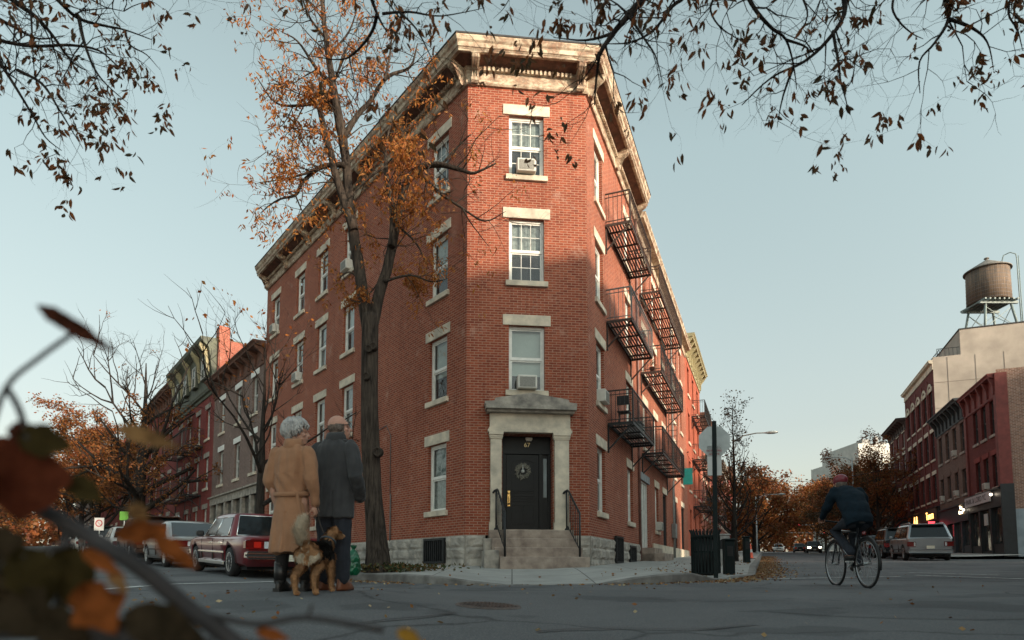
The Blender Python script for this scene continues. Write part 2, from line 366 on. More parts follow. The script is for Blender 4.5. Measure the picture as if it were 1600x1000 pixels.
# ================================================================ openings
def window(T, s0, s1, z0, z1, parent, style='11', blind=.45, mat=None, sill=True, lintel=True, sillmat=None, lintmat=None, glass=None, recess=.10, name='window', mid=.5, sash_open=0.0):
    """double-hung sash window: frame (part) > pane, sill, lintel, window_blind"""
    mat = mat or m_white; f = MB(T); r = -recess; c = .055
    f.box(s0 + .002, s0 + c, r - .07, r, z0 + .004, z1 - .002); f.box(s1 - c, s1 - .002, r - .07, r, z0 + .004, z1 - .002)
    f.box(s0 + c, s1 - c, r - .07, r, z1 - c * 1.2, z1 - .002); f.box(s0 + c, s1 - c, r - .07, r + .01, z0 + .004, z0 + c * .9)
    zm = z0 + (z1 - z0) * mid; a, b = s0 + c, s1 - c; q = .038
    f.box(a, b, r - .062, r - .02, zm - .022, zm + .022)
    for (u0, u1, ro) in ((zm + .022, z1 - c * 1.2, -.025), (z0 + c * .9, zm - .022, -.045)):
        f.box(a, a + q, r + ro - .03, r + ro, u0, u1); f.box(b - q, b, r + ro - .03, r + ro, u0, u1)
        f.box(a + q, b - q, r + ro - .03, r + ro, u1 - q, u1); f.box(a + q, b - q, r + ro - .03, r + ro, u0, u0 + q)
    if style in ('66', '60'):
        for k, (u0, u1, ro) in enumerate(((zm + .06, z1 - c * 1.2 - q, -.03), (z0 + c + q, zm - .06, -.05))):
            if k == 1 and style == '60': continue
            for i in (1, 2):
                x = a + q + (b - a - 2 * q) * i / 3; f.box(x - .008, x + .008, r + ro - .02, r + ro, u0, u1)
            f.box(a + q, b - q, r + ro - .021, r + ro - .002, (u0 + u1) / 2 - .009, (u0 + u1) / 2 + .009)
    w = f.build(name, mat, parent)
    g = MB(T)
    for (u0, u1, ro) in ((zm + .06, z1 - c * 1.2 - q, -.04), (z0 + c * .9 + q, zm - .06, -.06)):
        g.poly([(a + q, r + ro, u0), (b - q, r + ro, u0), (b - q, r + ro, u1), (a + q, r + ro, u1)])
    g.build('pane', glass or m_glass, w)
    if blind:
        g = MB(T); zb = z1 - (z1 - z0) * blind; n = 14; o = r - .12
        curt = style in ('c', '66') or blind > .95
        for i in range(n):
            x0, x1 = a + (b - a) * i / n, a + (b - a) * (i + 1) / n
            w0, w1 = (.02 * math.sin(i * 1.9), .02 * math.sin((i + 1) * 1.9)) if curt else (0, 0)
            g.poly([(x0, o + w0, zb), (x1, o + w1, zb), (x1, o + w1, z1 - .05), (x0, o + w0, z1 - .05)], True)
        g.build('curtain' if curt else 'window_blind', m_curtain if curt else rw_b.choice([m_blind, m_blind, m_blind2, m_blind3]), w)
    if sill:
        g = MB(T); g.bbox(s0 - .09, s1 + .09, r - .02, .075, z0 - .14, z0 + .006, .008); g.build('sill', sillmat or m_stone, w)
    if lintel:
        g = MB(T); g.bbox(s0 - .16, s1 + .16, .002, .028, z1 + .002, z1 + .285, .006); g.build('lintel', lintmat or m_stone, w)
    return w

rw_b = random.Random(19)
def air_con(T, s, z, label, wd=.5, ht=.36, dep=.34, o=-.12):
    p = T.P(s, 0, z); root = empty('air_conditioner', p, label, 'air conditioner', 'air conditioners in the windows')
    m = MB(T); m.bbox(s - wd / 2, s + wd / 2, o, o + dep, z + .012, z + ht, .015)
    for k in range(5): m.box(s + wd / 2, s + wd / 2 + .004, o + .12, o + dep - .04, z + .08 + k * .05, z + .10 + k * .05)
    m.build('case', m_ac, root)
    g = MB(T); g.box(s - wd / 2 + .05, s + wd / 2 - .05, o + dep + .002, o + dep + .008, z + .05, z + ht - .05)
    for k in range(9):
        u = z + .06 + (ht - .12) * k / 8; g.box(s - wd / 2 + .05, s + wd / 2 - .05, o + dep + .008, o + dep + .014, u - .006, u + .006)
    g.build('grille', m_acgrill, root)
    return root

def fire_escape(T, parent, s0, s1, z, depth=.76, rail=.95, mat=None, mat_rail=None, ladder=None, nb=None, beams=4, brackets=True, off=0.0):
    """iron balcony: platform (part) > railing, bracket x2, ladder"""
    mat = mat or m_rustiron; mat_rail = mat_rail or mat
    m = MB(T)
    m.box(s0, s1, off + depth - .02, off + depth, z - .06, z + .02); m.box(s0, s1, off + .02, off + .05, z - .06, z + .02)
    m.box(s0, s0 + .02, off + .05, off + depth - .02, z - .06, z + .02); m.box(s1 - .02, s1, off + .05, off + depth - .02, z - .06, z + .02)
    for i in range(beams):
        x = s0 + (s1 - s0) * (i + .5) / beams; m.box(x - .025, x + .025, off + .05, off + depth - .02, z - .05, z - .008)
    k = 8
    for i in range(k):
        o = off + .09 + (depth - .16) * i / (k - 1); m.box(s0 + .02, s1 - .02, o - .021, o + .021, z - .006, z + .008)
    pl = m.build('fire_escape', mat, parent)
    r = MB(T); O = off + depth - .012
    for zz, t in ((rail, .035), (rail - .12, .02), (.10, .02)):
        r.bar((s0 + .012, O, z + zz), (s1 - .012, O, z + zz), t); r.bar((s0 + .012, off + .02, z + zz), (s0 + .012, O, z + zz), t); r.bar((s1 - .012, off + .02, z + zz), (s1 - .012, O, z + zz), t)
    for x in (s0 + .012, s1 - .012): r.bar((x, O, z), (x, O, z + rail), .04)
    n = nb or int((s1 - s0) / .16)
    for i in range(1, n):
        x = s0 + (s1 - s0) * i / n; r.bar((x, O, z + .02), (x, O, z + rail - .02), .014)
    for x in (s0 + .012, s1 - .012):
        for i in range(1, 6):
            o = off + depth * i / 6; r.bar((x, o, z + .02), (x, o, z + rail - .02), .014)
    r.build('railing', mat_rail, pl)
    if brackets:
        for x in (s0 + .08, s1 - .08):
            b = MB(T); b.bar((x, off + .03, z - .75), (x, off + depth * .92, z - .06), .04); b.bar((x, off + .02, z - .85), (x, off + .02, z - .02), .05)
            b.build('bracket', mat, pl)
    if ladder:
        (la, lo0, lz0), (lb, lo1, lz1) = ladder
        b = MB(T); u = Vector((0, .19, 0)); p, q = Vector((la, lo0, lz0)), Vector((lb, lo1, lz1))
        if abs(lb - la) < .3: u = Vector((.19, 0, 0))
        b.bar(p - u, q - u, .03, .045); b.bar(p + u, q + u, .03, .045)
        nr = int((q - p).length / .28)
        for i in range(1, nr):
            c = p + (q - p) * i / nr; b.bar(c - u, c + u, .022)
        b.build('ladder', mat, pl)
    return pl

# ================================================================ corner building
LL, LR = 16.3, 7.0
ZB, ZT = .80, 12.85
mid0 = (A + Bc) / 2
bld = empty('corner_apartment_building', (mid0.x, mid0.y, 0), 'four storey red brick corner apartment building with the number 67 over its black door', 'building')
rows = [(1.50, 3.33), (4.55, 6.29), (7.48, 9.20), (10.38, 12.07)]
colsL = [1.385, 7.28, 9.70, 12.05, 15.04]; colsR = [1.35, 5.47]
hw = .465
holesL = [(c - hw, c + hw, *r) for c in colsL for r in rows]
holesR = [(c - hw, c + hw, *r) for c in colsR for r in rows]
holesF = [(1.10, 2.04, *r) for r in rows[1:]] + [(.93, 2.24, .93, 3.43, .42)]
wl = MB(FL); wl.wall(0, LL, ZB, ZT + .3, holesL)
wl.poly([(LL, 0, 0), (LL, -7, 0), (LL, -7, 13.5), (LL, 0, 13.5)]); wl.build('wall', m_brick, bld)['label'] = 'long shaded brick wall'
wr = MB(FR); wr.wall(0, LR, ZB, ZT + .3, holesR); wr.poly([(LR, 0, 0), (LR, -7, 0), (LR, -7, 13.5), (LR, 0, 13.5)]); wr.build('wall', m_brick, bld)
wf = MB(FF); wf.wall(0, WF, ZB, ZT + .3, holesF); wf.build('wall', m_brick, bld)
# rounded-off corner bricks
# inner dark walls, roof
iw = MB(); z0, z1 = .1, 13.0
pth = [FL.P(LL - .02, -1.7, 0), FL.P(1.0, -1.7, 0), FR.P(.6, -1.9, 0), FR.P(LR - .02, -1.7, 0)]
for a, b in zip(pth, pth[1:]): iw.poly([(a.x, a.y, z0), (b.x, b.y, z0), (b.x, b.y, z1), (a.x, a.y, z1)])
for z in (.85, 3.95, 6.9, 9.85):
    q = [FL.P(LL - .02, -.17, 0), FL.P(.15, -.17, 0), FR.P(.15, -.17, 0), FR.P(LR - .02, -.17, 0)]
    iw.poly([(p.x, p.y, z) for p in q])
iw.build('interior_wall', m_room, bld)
rf = MB(); q = [FL.P(LL, .3, 0), FL.P(-.15, .3, 0), FR.P(-.15, .3, 0), FR.P(LR, .3, 0), FR.P(LR, -8, 0), FL.P(LL, -8, 0)]
rf.poly([(p.x, p.y, 13.62) for p in q]); rf.build('roof', m_roof, bld)
# cornice
corn_path = [FL.P(LL, 0, 0), A, Bc, FR.P(LR, 0, 0)]
cp = MB(); sweep(cp, corn_path, [(.004, 12.80), (.06, 12.80), (.09, 12.84), (.09, 12.90), (.05, 12.92), (.05, 13.20), (.08, 13.22), (.08, 13.26), (.11, 13.28), (.004, 13.28)])
cp.build('frieze', m_peel, bld)
cp = MB(); sweep(cp, corn_path, [(.004, 13.284), (.50, 13.40), (.50, 13.44), (.004, 13.44)]); sof = cp.build('soffit', m_soffit, bld)
cp = MB(); sweep(cp, corn_path, [(.10, 13.445), (.48, 13.36), (.50, 13.37), (.50, 13.45), (.53, 13.47), (.54, 13.58), (.58, 13.62), (.61, 13.70), (.61, 13.735), (.10, 13.735)])
cor = cp.build('cornice', m_peel, bld)
cp = MB(); sweep(cp, corn_path, [(-.3, 13.74), (.625, 13.74), (.625, 13.785), (-.3, 13.80)]); cp.build('roof_edge', m_roof, bld)
dn = MB(FF)
def dentils(T, a, b):
    d = MB(T); n = int((b - a) / .115)
    for i in range(n):
        x = a + (b - a) * (i + .25) / n; d.box(x, x + .06, .082, .15, 13.16, 13.275)
    return d.build('dentil_course', m_peel, bld)
dentils(FF, .38, WF - .38); dentils(FL, .35, LL - .3); dentils(FR, .35, LR - .3)
def bracket(T, s, wdt=.2):
    b = MB(T); pr = [(.052, 12.86), (.13, 12.80), (.19, 12.84), (.20, 12.92), (.15, 12.99), (.16, 13.06), (.24, 13.14), (.36, 13.20), (.45, 13.26), (.48, 13.34), (.46, 13.40), (.052, 13.40)]
    b.prism(pr, s - wdt / 2, s + wdt / 2, 'oz')
    for k in (-1, 0, 1): b.prism([(o + .012, z) for o, z in pr[3:11]] + [(.3, 13.38), (.2, 13.2)], s + k * wdt * .32 - .018, s + k * wdt * .32 + .018, 'oz')
    b.box(s - wdt / 2 - .03, s + wdt / 2 + .03, .052, .5, 13.345, 13.405)
    b.build('cornice_bracket', m_peel, bld)
for s in (.18, WF - .18): bracket(FF, s)
for s in (.18, 3.2, 5.9, 8.5, 11.0, 13.6, 16.1): bracket(FL, s)
for s in (.18, 3.55, 6.82): bracket(FR, s)
# granite base
sb = MB(); rb = random.Random(3)
def stones(T, s0, s1, gaps, g0, g1):
    rowsz = [(-.35, .20), (.205, .50), (.505, .795)]
    for zi, (za, zb) in enumerate(rowsz):
        s = s0 + (.0 if zi % 2 else -.0)
        while s < s1 - .05:
            e = min(s1, s + rb.uniform(.45, 1.05))
            if s1 - e < .3: e = s1
            segs = [(s, e)]
            for a, b in gaps:
                nx = []
                for p, q in segs:
                    if q <= a or p >= b: nx.append((p, q))
                    else:
                        if a - p > .06: nx.append((p, a))
                        if q - b > .06: nx.append((b, q))
                segs = nx
            for p, q in segs:
                nx_, nz_ = 7, 5; o0 = .03; idx = []
                for j in range(nz_ + 1):
                    row = []
                    for i in range(nx_ + 1):
                        u, v = i / nx_, j / nz_; x = p + .006 + (q - p - .012) * u; z = za + .005 + (zb - za - .01) * v
                        edge = min(u, 1 - u, v, 1 - v)
                        h = o0 + (0 if edge < 1e-6 else .035 + .045 * noise.noise((x * 4.1, z * 5.3, zi * 7 + s0)) + .02 * noise.noise((x * 11, z * 12, 3)))
                        row.append(sb_cur.pt(x, h, z))
                    idx.append(row)
                for j in range(nz_):
                    for i in range(nx_): sb_cur.face((idx[j][i], idx[j][i + 1], idx[j + 1][i + 1], idx[j + 1][i]), False)
            s = e
    sb_cur.box(s0, s1, -.1, .028, -.35, .798)
sb_cur = MB(FL); stones(FL, 0, LL, [(.85, 1.88), (6.8, 7.8), (11.6, 12.5)], 0, 0); sb_cur.build('stone_base', m_granite, bld)
sb_cur = MB(FF); stones(FF, 0, .50, [], 0, 0); sb_cur.build('stone_base', m_granite, bld); sb_cur = MB(FF); stones(FF, 2.75, WF, [], 0, 0); sb_cur.build('stone_base', m_granite, bld)
sb_cur = MB(FR); stones(FR, 0, LR, [(2.75, 3.75), (4.9, 5.9)], 0, 0); sb_cur.build('stone_base', m_granite, bld)
m_void = M('cellar_void', (.006, .006, .007), .9, .2)
def cellar(T, s0, s1, z0, z1, tall=0):
    g = MB(T); g.box(s0 + .01, s1 - .01, .03, .055, z0, z1); v = g.build('cellar_grate', m_void, bld)
    g = MB(T); g.box(s0, s1, .056, .11, z1 - .05, z1 + .01); g.box(s0, s0 + .05, .056, .11, z0, z1 - .05); g.box(s1 - .05, s1, .056, .11, z0, z1 - .05); g.box(s0 + .05, s1 - .05, .056, .11, z0, z0 + .05)
    n = int((s1 - s0) / .1)
    for i in range(1, n):
        x = s0 + (s1 - s0) * i / n; g.box(x - .012, x + .012, .065, .09, z0 + .05, z1 - .05)
    g.build('grate_bars', m_iron, v)
cellar(FL, .85, 1.88, .1, .755); cellar(FL, 6.8, 7.8, .25, .76); cellar(FR, 2.75, 3.75, .12, .92); cellar(FR, 4.9, 5.9, .16, .70)
# windows
rw = random.Random(11)
for ci, c in enumerate(colsL):
    for ri, r in enumerate(rows):
        bl = {(0, 3): .3, (0, 2): .52, (0, 1): .6, (0, 0): 1.0}.get((ci, ri), rw.choice([.5, .55, .45, .6, .98]))
        window(FL, c - hw, c + hw, *r, bld, '66' if (ci == 0 and ri == 3) else ('c' if bl > .95 else '11'), bl)
for ci, c in enumerate(colsR):
    for ri, r in enumerate(rows): window(FR, c - hw, c + hw, *r, bld, '11', rw.choice([.5, .6, .98, .4]))
window(FF, 1.10, 2.04, *rows[1], bld, '11', .74, mid=.5)
window(FF, 1.10, 2.04, *rows[2], bld, '66', .55)
window(FF, 1.10, 2.04, *rows[3], bld, '66', .42)
for T, s, z, lab in ((FF, 1.56, 4.56, 'white air conditioner in the window just above the black front door'), (FF, 1.55, 10.39, 'white air conditioner in the top floor window facing the corner'),
                     (FR, 1.25, 4.56, 'white air conditioner in the side window left of the lowest iron balcony'),
                     (FL, 15.0, 10.39, 'white air conditioner at the top floor window farthest along the shaded brick wall'),
                     (FL, 12.0, 7.49, 'white air conditioner at the third floor window beyond the street tree'), (FL, 7.35, 10.39, 'white air conditioner half hidden by the leaning trunk of the street tree')):
    air_con(T, s, z, lab)
# door case
d = MB(FF)
for a, b in ((.60, .92), (2.25, 2.66)):
    d.box(a + .02, b - .02, .004, .15, 1.13, 3.26); d.box(a - .01, b + .0, .004, .18, .80, 1.13)
    for k, (u0, u1, o) in enumerate(((3.26, 3.30, .17), (3.30, 3.36, .185), (3.36, 3.43, .21))): d.box(a - .012 * k, b + .012 * k, .004, o, u0 + .001, u1)
d.box(.55, 2.72, .004, .19, 3.432, 3.50); d.box(.58, 2.70, .004, .16, 3.502, 3.56); d.box(.60, 2.68, .004, .14, 3.562, 3.92)
d.build('door_surround', m_stone, bld)
d = MB(FF); d.box(.48, 2.80, .004, .40, 3.99, 4.10); d.box(.52, 2.76, .004, .30, 3.925, 3.988)
d.prism([(.46, 4.102), (2.82, 4.102), (2.82, 4.17), (2.62, 4.19), (2.60, 4.26), (1.64, 4.41), (.72, 4.26), (.70, 4.19), (.46, 4.17)], .004, .36, 'sz'); d.build('door_hood', m_stonedark, bld)
dw = MB(FF); o = -.36
dw.box(.93, 1.00, o - .02, o + .05, .95, 2.95); dw.box(2.17, 2.24, o - .02, o + .05, .95, 2.95); dw.box(.93, 2.24, o - .02, o + .06, 2.955, 3.06); dw.box(.93, 2.24, o - .03, o - .005, 3.06, 3.425)
dw.box(1.93, 2.02, o - .02, o + .055, .95, 2.95)
dw.box(.93, 2.24, o - .04, o - .02, .94, 2.95)
dw.box(1.00, 1.06, o - .02, o + .02, .95, 2.95); dw.box(2.02, 2.17, o - .02, o + .025, .95, 1.75); dw.box(2.04, 2.15, o + .025, o + .035, 1.05, 1.62)
dw.build('door_frame', m_black, bld)
sg = MB(FF); sg.poly([(2.05, o - .005, 1.82), (2.14, o - .005, 1.82), (2.14, o - .005, 2.85), (2.05, o - .005, 2.85)]); sg.build('sidelight', M('frosted_sidelight', (.16, .20, .21), .25, .3, 3.), bld)
dr = MB(FF); dr.bbox(1.065, 1.925, o - .015, o + .03, .96, 2.94, .006)
def panel(s0, s1, z0, z1, arch=0):
    for a, b, c, e in ((s0, s0 + .025, z0, z1), (s1 - .025, s1, z0, z1), (s0 + .025, s1 - .025, z0, z0 + .025)): dr.box(a, b, o + .03, o + .046, c, e)
    if not arch: dr.box(s0 + .025, s1 - .025, o + .03, o + .046, z1 - .025, z1)
    else:
        n = 8
        for i in range(n):
            x0, x1 = s0 + (s1 - s0) * i / n, s0 + (s1 - s0) * (i + 1) / n; h = lambda x: z1 + arch * (1 - ((x - (s0 + s1) / 2) / ((s1 - s0) / 2)) ** 2)
            dr.prism([(x0, h(x0)), (x1, h(x1)), (x1, h(x1) + .028), (x0, h(x0) + .028)], o + .03, o + .046, 'sz')
panel(1.2, 1.8, 1.98, 2.72, .08); panel(1.2, 1.8, 1.84, 1.95); panel(1.2, 1.8, 1.70, 1.80); panel(1.2, 1.48, 1.12, 1.62); panel(1.52, 1.8, 1.12, 1.62)
door = dr.build('door', m_black, bld)
hb = MB(FF); hb.box(1.10, 1.165, o + .031, o + .045, 1.58, 1.98); hb.lathe((1.132, o + .046, 1.92), [(.036, 0), (.036, .02), (.02, .035)], 14, axis='y')
hb.lathe((1.132, o + .046, 1.64), [(.03, 0), (.03, .05), (.0, .06)], 12, axis='y'); hb.tube([(1.132, o + .046, 1.84), (1.132, o + .09, 1.82), (1.132, o + .09, 1.72), (1.132, o + .05, 1.69)], .011); hb.build('handle', m_brass, door)
num = text_obj('house_number', '67', .165, FF.P(1.62, o + .002, 3.20), dF.to_3d(), (0, 0, 1), M('gilt_number', (.55, .42, .22), .4, .1, metal=.6), bld, .006)
lt = MB(FF); lt.box(1.57, 1.75, o - .0, o + .09, 3.335, 3.385); lt.box(1.59, 1.73, o + .01, o + .08, 3.30, 3.334); lt.build('entrance_light', M('milk_glass', (.6, .55, .48), .4, .1), bld)
# wreath on the door
wp = FF.P(1.50, o + .075, 2.50); wr_ = MB(FF); rr = random.Random(5)
for i in range(150):
    a = rr.uniform(0, 2 * math.pi); ra = rr.uniform(.115, .20); ln = rr.uniform(.03, .06); t = a + rr.choice([-1, 1]) * rr.uniform(.2, 1.2)
    cx, cz = 1.50 + ra * math.cos(a), 2.50 + ra * math.sin(a); ux, uz = math.cos(t) * ln, math.sin(t) * ln; oo = o + .05 + rr.uniform(0, .03)
    wr_.poly([(cx - ux, oo, cz - uz), (cx + uz * .3, oo + .012, cz - ux * .3), (cx + ux, oo, cz + uz), (cx - uz * .3, oo + .012, cz + ux * .3)])
wreath = wr_.build('wreath', M('dried_wreath', (.22, .20, .16), .9, .5, 30., col2=(.10, .10, .085)), None, wp)
tag(wreath, 'round dried wreath with a pale bow hanging on the black front door', 'wreath')
bw_ = MB(FF); bw_.lathe((1.50, o + .05, 2.50), [(.05, 0), (.045, .03), (0, .045)], 12, axis='y'); bw_.box(1.485, 1.515, o + .05, o + .075, 2.55, 2.66); bw_.build('bow', M('pale_ribbon', (.4, .4, .37), .8, .1), wreath)
# steps, cheek wall and rails
st = MB(FF)
for k, (zt, of, a, b) in enumerate(((.925, .34, .58, 2.72), (.70, .64, .62, 2.76), (.47, .94, .66, 2.80), (.24, 1.26, .76, 2.90))):
    st.bbox(a, b, -.36 if k == 0 else .0, of, -.25, zt, .012)
st.box(.93, 2.24, -.38, .2, .926, .945)
stp = st.build('entrance_steps', m_step, bld)
ck = MB(FF); ck.bbox(.44, .62, .03, .50, -.25, .70, .01); ck.bbox(.40, .755, .03, 1.10, -.25, .40, .01); ck.build('cheek_wall', m_stonedark, stp)
for s_, bend in ((.80, 1), (2.60, 1)):
    r_ = MB(FF); t0 = (s_ - .02, .17, 1.93); e0 = (s_ + .08, 1.12, 1.30)
    r_.tube([(s_ - .12, .16, 1.86), (s_ - .08, .17, 1.92), (s_ - .02, .2, 1.95), (s_, .30, 1.90), (s_ + .08, 1.08, 1.33), (s_ + .085, 1.14, 1.28)], .027, 8)
    r_.tube([(s_ + .085, 1.14, .2), (s_ + .085, 1.14, 1.30)], .026, 8); r_.tube([(s_ - .04, .19, .93), (s_ - .04, .19, 1.92)], .022, 8)
    r_.tube([(s_ - .03, .2, 1.05), (s_ + .085, 1.12, .42)], .013, 6)
    for i in range(1, 7):
        u = i / 7; x = s_ - .03 + .11 * u; oo = .22 + .88 * u; r_.tube([(x, oo, 1.04 - .62 * u), (x, oo, 1.93 - .63 * u)], .010, 5)
    r_.lathe((s_ - .04, .19, .93), [(.055, 0), (.055, .03), (.025, .06)], 10); r_.build('handrail', m_iron, stp)
# iron balconies on the right-hand wall
for z, ml, mr in ((4.18, m_iron, m_iron), (7.24, m_rustiron, m_greyiron), (10.20, m_rustiron, m_rustiron)): fire_escape(FR, bld, 2.1, 5.85, z, .77, .96, ml, mr)
# wall pipes and cables
pm = MB(FL); pm.tube([(3.95, .03, .2), (3.95, .03, 2.2)], .022, 6); pm.tube([(4.0, .02, 2.2), (4.02, .02, 4.0), (4.3, .02, 4.35), (5.2, .02, 4.25), (6.0, .02, 4.0)], .012, 5); pm.build('wall_pipe', M('grey_conduit', (.12, .11, .105), .6, .3), bld)
pm = MB(FR); pm.tube([(6.93, .06, .3), (6.93, .06, 12.8)], .045, 8)
for z in (2, 4, 6, 8, 10, 12): pm.box(6.87, 6.99, .004, .11, z, z + .04)
pm.build('drainpipe', M('drainpipe_paint', (.22, .12, .10), .6, .3), bld)
# ================================================================ ground
def asphalt():
    m, nt, out = new_mat('asphalt'); b = N(nt, 'BsdfPrincipled', Roughness=.82); b.inputs['Specular IOR Level'].default_value = .35; v = coord(nt)
    big = ramp(nt, nz(nt, v, .28, 6, .62, .3), [(.34, 0.), (.66, 1.)]); fine = nz(nt, v, 75, 3, .7)
    c = mixc(nt, big, (.080, .083, .088, 1), (.122, .125, .128, 1))
    c = mixc(nt, ramp(nt, fine, [(.45, 0.), (.75, .65)]), c, (.25, .25, .245, 1))
    c = mixc(nt, ramp(nt, nz(nt, v, 120, 2, .5), [(.30, .6), (.42, 0.)]), c, (.018, .019, .02, 1))
    # tar seams and cracks
    wv = N(nt, 'TexVoronoi', feature='DISTANCE_TO_EDGE', Scale=.16); d = N(nt, 'VectorMath', operation='MULTIPLY_ADD')
    nn = N(nt, 'TexNoise', Scale=.9, Detail=6.); nt.links.new(v, nn.inputs['Vector']); nt.links.new(nn.outputs['Color'], d.inputs[0]); d.inputs[1].default_value = (1.4, 1.4, 0); nt.links.new(v, d.inputs[2]); nt.links.new(d.outputs[0], wv.inputs['Vector'])
    c = mixc(nt, ramp(nt, wv.outputs['Distance'], [(.0, .7), (.006, 0.)]), c, (.024, .024, .026, 1))
    c = mixc(nt, ramp(nt, nz(nt, v, .75, 3, .5), [(.57, 0.), (.60, .5)]), c, (.052, .054, .058, 1))
    nt.links.new(c, b.inputs['Base Color']); nt.links.new(bump(nt, fine, .55, .012), b.inputs['Normal'])
    rr_ = N(nt, 'MapRange'); nt.links.new(big, rr_.inputs[0]); rr_.inputs[3].default_value = .92; rr_.inputs[4].default_value = .72; nt.links.new(rr_.outputs[0], b.inputs['Roughness'])
    nt.links.new(b.outputs[0], out.inputs[0]); return m
m_asph = asphalt()
def axis(lo, hi, n0, fine_lo, fine_hi, fine):
    a = []
    x = fine_lo
    while x <= fine_hi + 1e-6: a.append(x); x += fine
    st = fine; x = fine_hi
    while x < hi: st *= 1.25; x += st; a.append(min(x, hi))
    st = fine; x = fine_lo
    while x > lo: st *= 1.25; x -= st; a.append(max(x, lo))
    return sorted(set(a))
gx = axis(-220, 220, 0, -12, 16, .5); gy = axis(-60, 420, 0, 0, 45, .6)
g = MB(); ids = [[g.pt(x, y, gz(x, y)) for x in gx] for y in gy]
for j in range(len(gy) - 1):
    for i in range(len(gx) - 1): g.face((ids[j][i], ids[j][i + 1], ids[j + 1][i + 1], ids[j + 1][i]), True)
tag(g.build('road', m_asph), 'grey asphalt street', None, None, 'structure')

def pave():
    m, nt, out = new_mat('concrete_paving'); b = N(nt, 'BsdfPrincipled', Roughness=.9); v = coord(nt)
    t = N(nt, 'TexBrick', Scale=1.); t.offset = .0; t.inputs['Brick Width'].default_value = 1.45; t.inputs['Row Height'].default_value = 1.45; t.inputs['Mortar Size'].default_value = .012; t.inputs['Mortar Smooth'].default_value = .1
    t.inputs['Color1'].default_value = (.33, .325, .305, 1); t.inputs['Color2'].default_value = (.40, .39, .365, 1); t.inputs['Mortar'].default_value = (.09, .085, .08, 1)
    uv = coord(nt, 'UV'); nt.links.new(uv, t.inputs['Vector'])
    c = mixc(nt, ramp(nt, nz(nt, v, 1.1, 7, .68), [(.38, 0.), (.72, .7)]), t.outputs['Color'], (.21, .205, .19, 1))
    c = mixc(nt, ramp(nt, nz(nt, v, 40, 3, .7), [(.5, 0.), (.8, .5)]), c, (.38, .37, .34, 1))
    nt.links.new(c, b.inputs['Base Color']); nt.links.new(bump(nt, nz(nt, v, 50, 4), .3, .01), b.inputs['Normal']); nt.links.new(b.outputs[0], out.inputs[0]); return m
m_pave = pave(); m_kerb = M('kerb_stone', (.22, .21, .195), .85, .35, 3., .3, 30, col2=(.10, .092, .085)); m_kerbsteel = M('dark_kerb', (.10, .085, .075), .8, .4, 4., .3, 30, col2=(.05, .042, .038))
def seg(a, b, n): return [a + (b - a) * i / n for i in range(n + 1)]
def v2(p): return Vector((p[0], p[1]))
# outer kerb line and inner wall line of the corner pavement, matched point by point
outer, inner, drop = [], [], []
def add_(p, q, dr): outer.append(v2(p)); inner.append(v2(q)); drop.append(dr)
for s in [100, 80, 62, 48, 38, 30, 24, 20, 17, 14, 11, 8, 6, 4, 2, .5, -1.]: add_(FL.P(s, 3.35, 0), FL.P(max(s, 0) * 1.0, 0, 0), 0)
kc = [((-2.36, 12.55), 0), ((-1.86, 11.9), 0), ((-1.3, 11.35), .1), ((-.7, 11.0), .6), ((-.1, 10.85), 1), ((.7, 10.85), 1), ((1.5, 10.95), 1), ((2.2, 11.1), .3), ((2.8, 11.35), .0), ((3.3, 11.7), .0), ((3.8, 12.1), .7), ((4.3, 12.7), 1.), ((4.75, 13.4), .8)]
for i, (p, dr) in enumerate(kc):
    u = i / (len(kc) - 1); q = A.lerp(Bc, min(1, max(0, (u - .12) / .7))); add_(p, q, dr)
for s in [0.3, 1.5, 3, 5, 7, 9, 12, 15, 18, 22, 27, 33, 40, 50, 62, 80, 105, 130]: add_(FR.P(s, 3.95, 0), FR.P(max(0, s), 0, 0), 1 - sstep(.3, 3, s) if s < 3 else 0)
def wallz(q):
    sR, oR = FR.inv(q); sL, oL = FL.inv(q)
    if abs(oR) < .05 and sR > 0: return .03 + .0265 * sR
    if abs(oL) < .05 and sL > 0: return .03 + .024 * sL
    return .03
def kerbz(p, dr): return gz(p.x, p.y) + .15 * (1 - dr) + .012
pv = MB(); K = 10; rowsI = []
for p, q, dr in zip(outer, inner, drop):
    z1 = kerbz(p, dr); z0 = wallz(q); r_ = []
    d_ = (q - p); ln = d_.length; d_.normalize(); p2 = p + d_ * .17
    for k in range(K + 1):
        u = k / K; c = p2.lerp(q, u); r_.append(pv.pt(c.x, c.y, z1 + (z0 - z1) * u))
    rowsI.append(r_)
for i in range(len(rowsI) - 1):
    for k in range(K): pv.face((rowsI[i][k], rowsI[i][k + 1], rowsI[i + 1][k + 1], rowsI[i + 1][k]), True)
tag(pv.build('pavement', m_pave), None, None, None, 'structure')
kb = MB(); pr = []
for p, q, dr in zip(outer, inner, drop):
    z1 = kerbz(p, dr); d_ = (q - p).normalized(); g0 = gz(p.x, p.y) - .25
    a = p + d_ * .17
    pr.append([kb.pt(p.x, p.y, g0), kb.pt(p.x, p.y, z1 - .02), kb.pt(*(p + d_ * .02), z1 + .001), kb.pt(*a, z1 + .003), kb.pt(*a, g0)])
kb.loft_idx(pr, False, True, False)
tag(kb.build('kerb', m_kerb), None, None, None, 'structure')
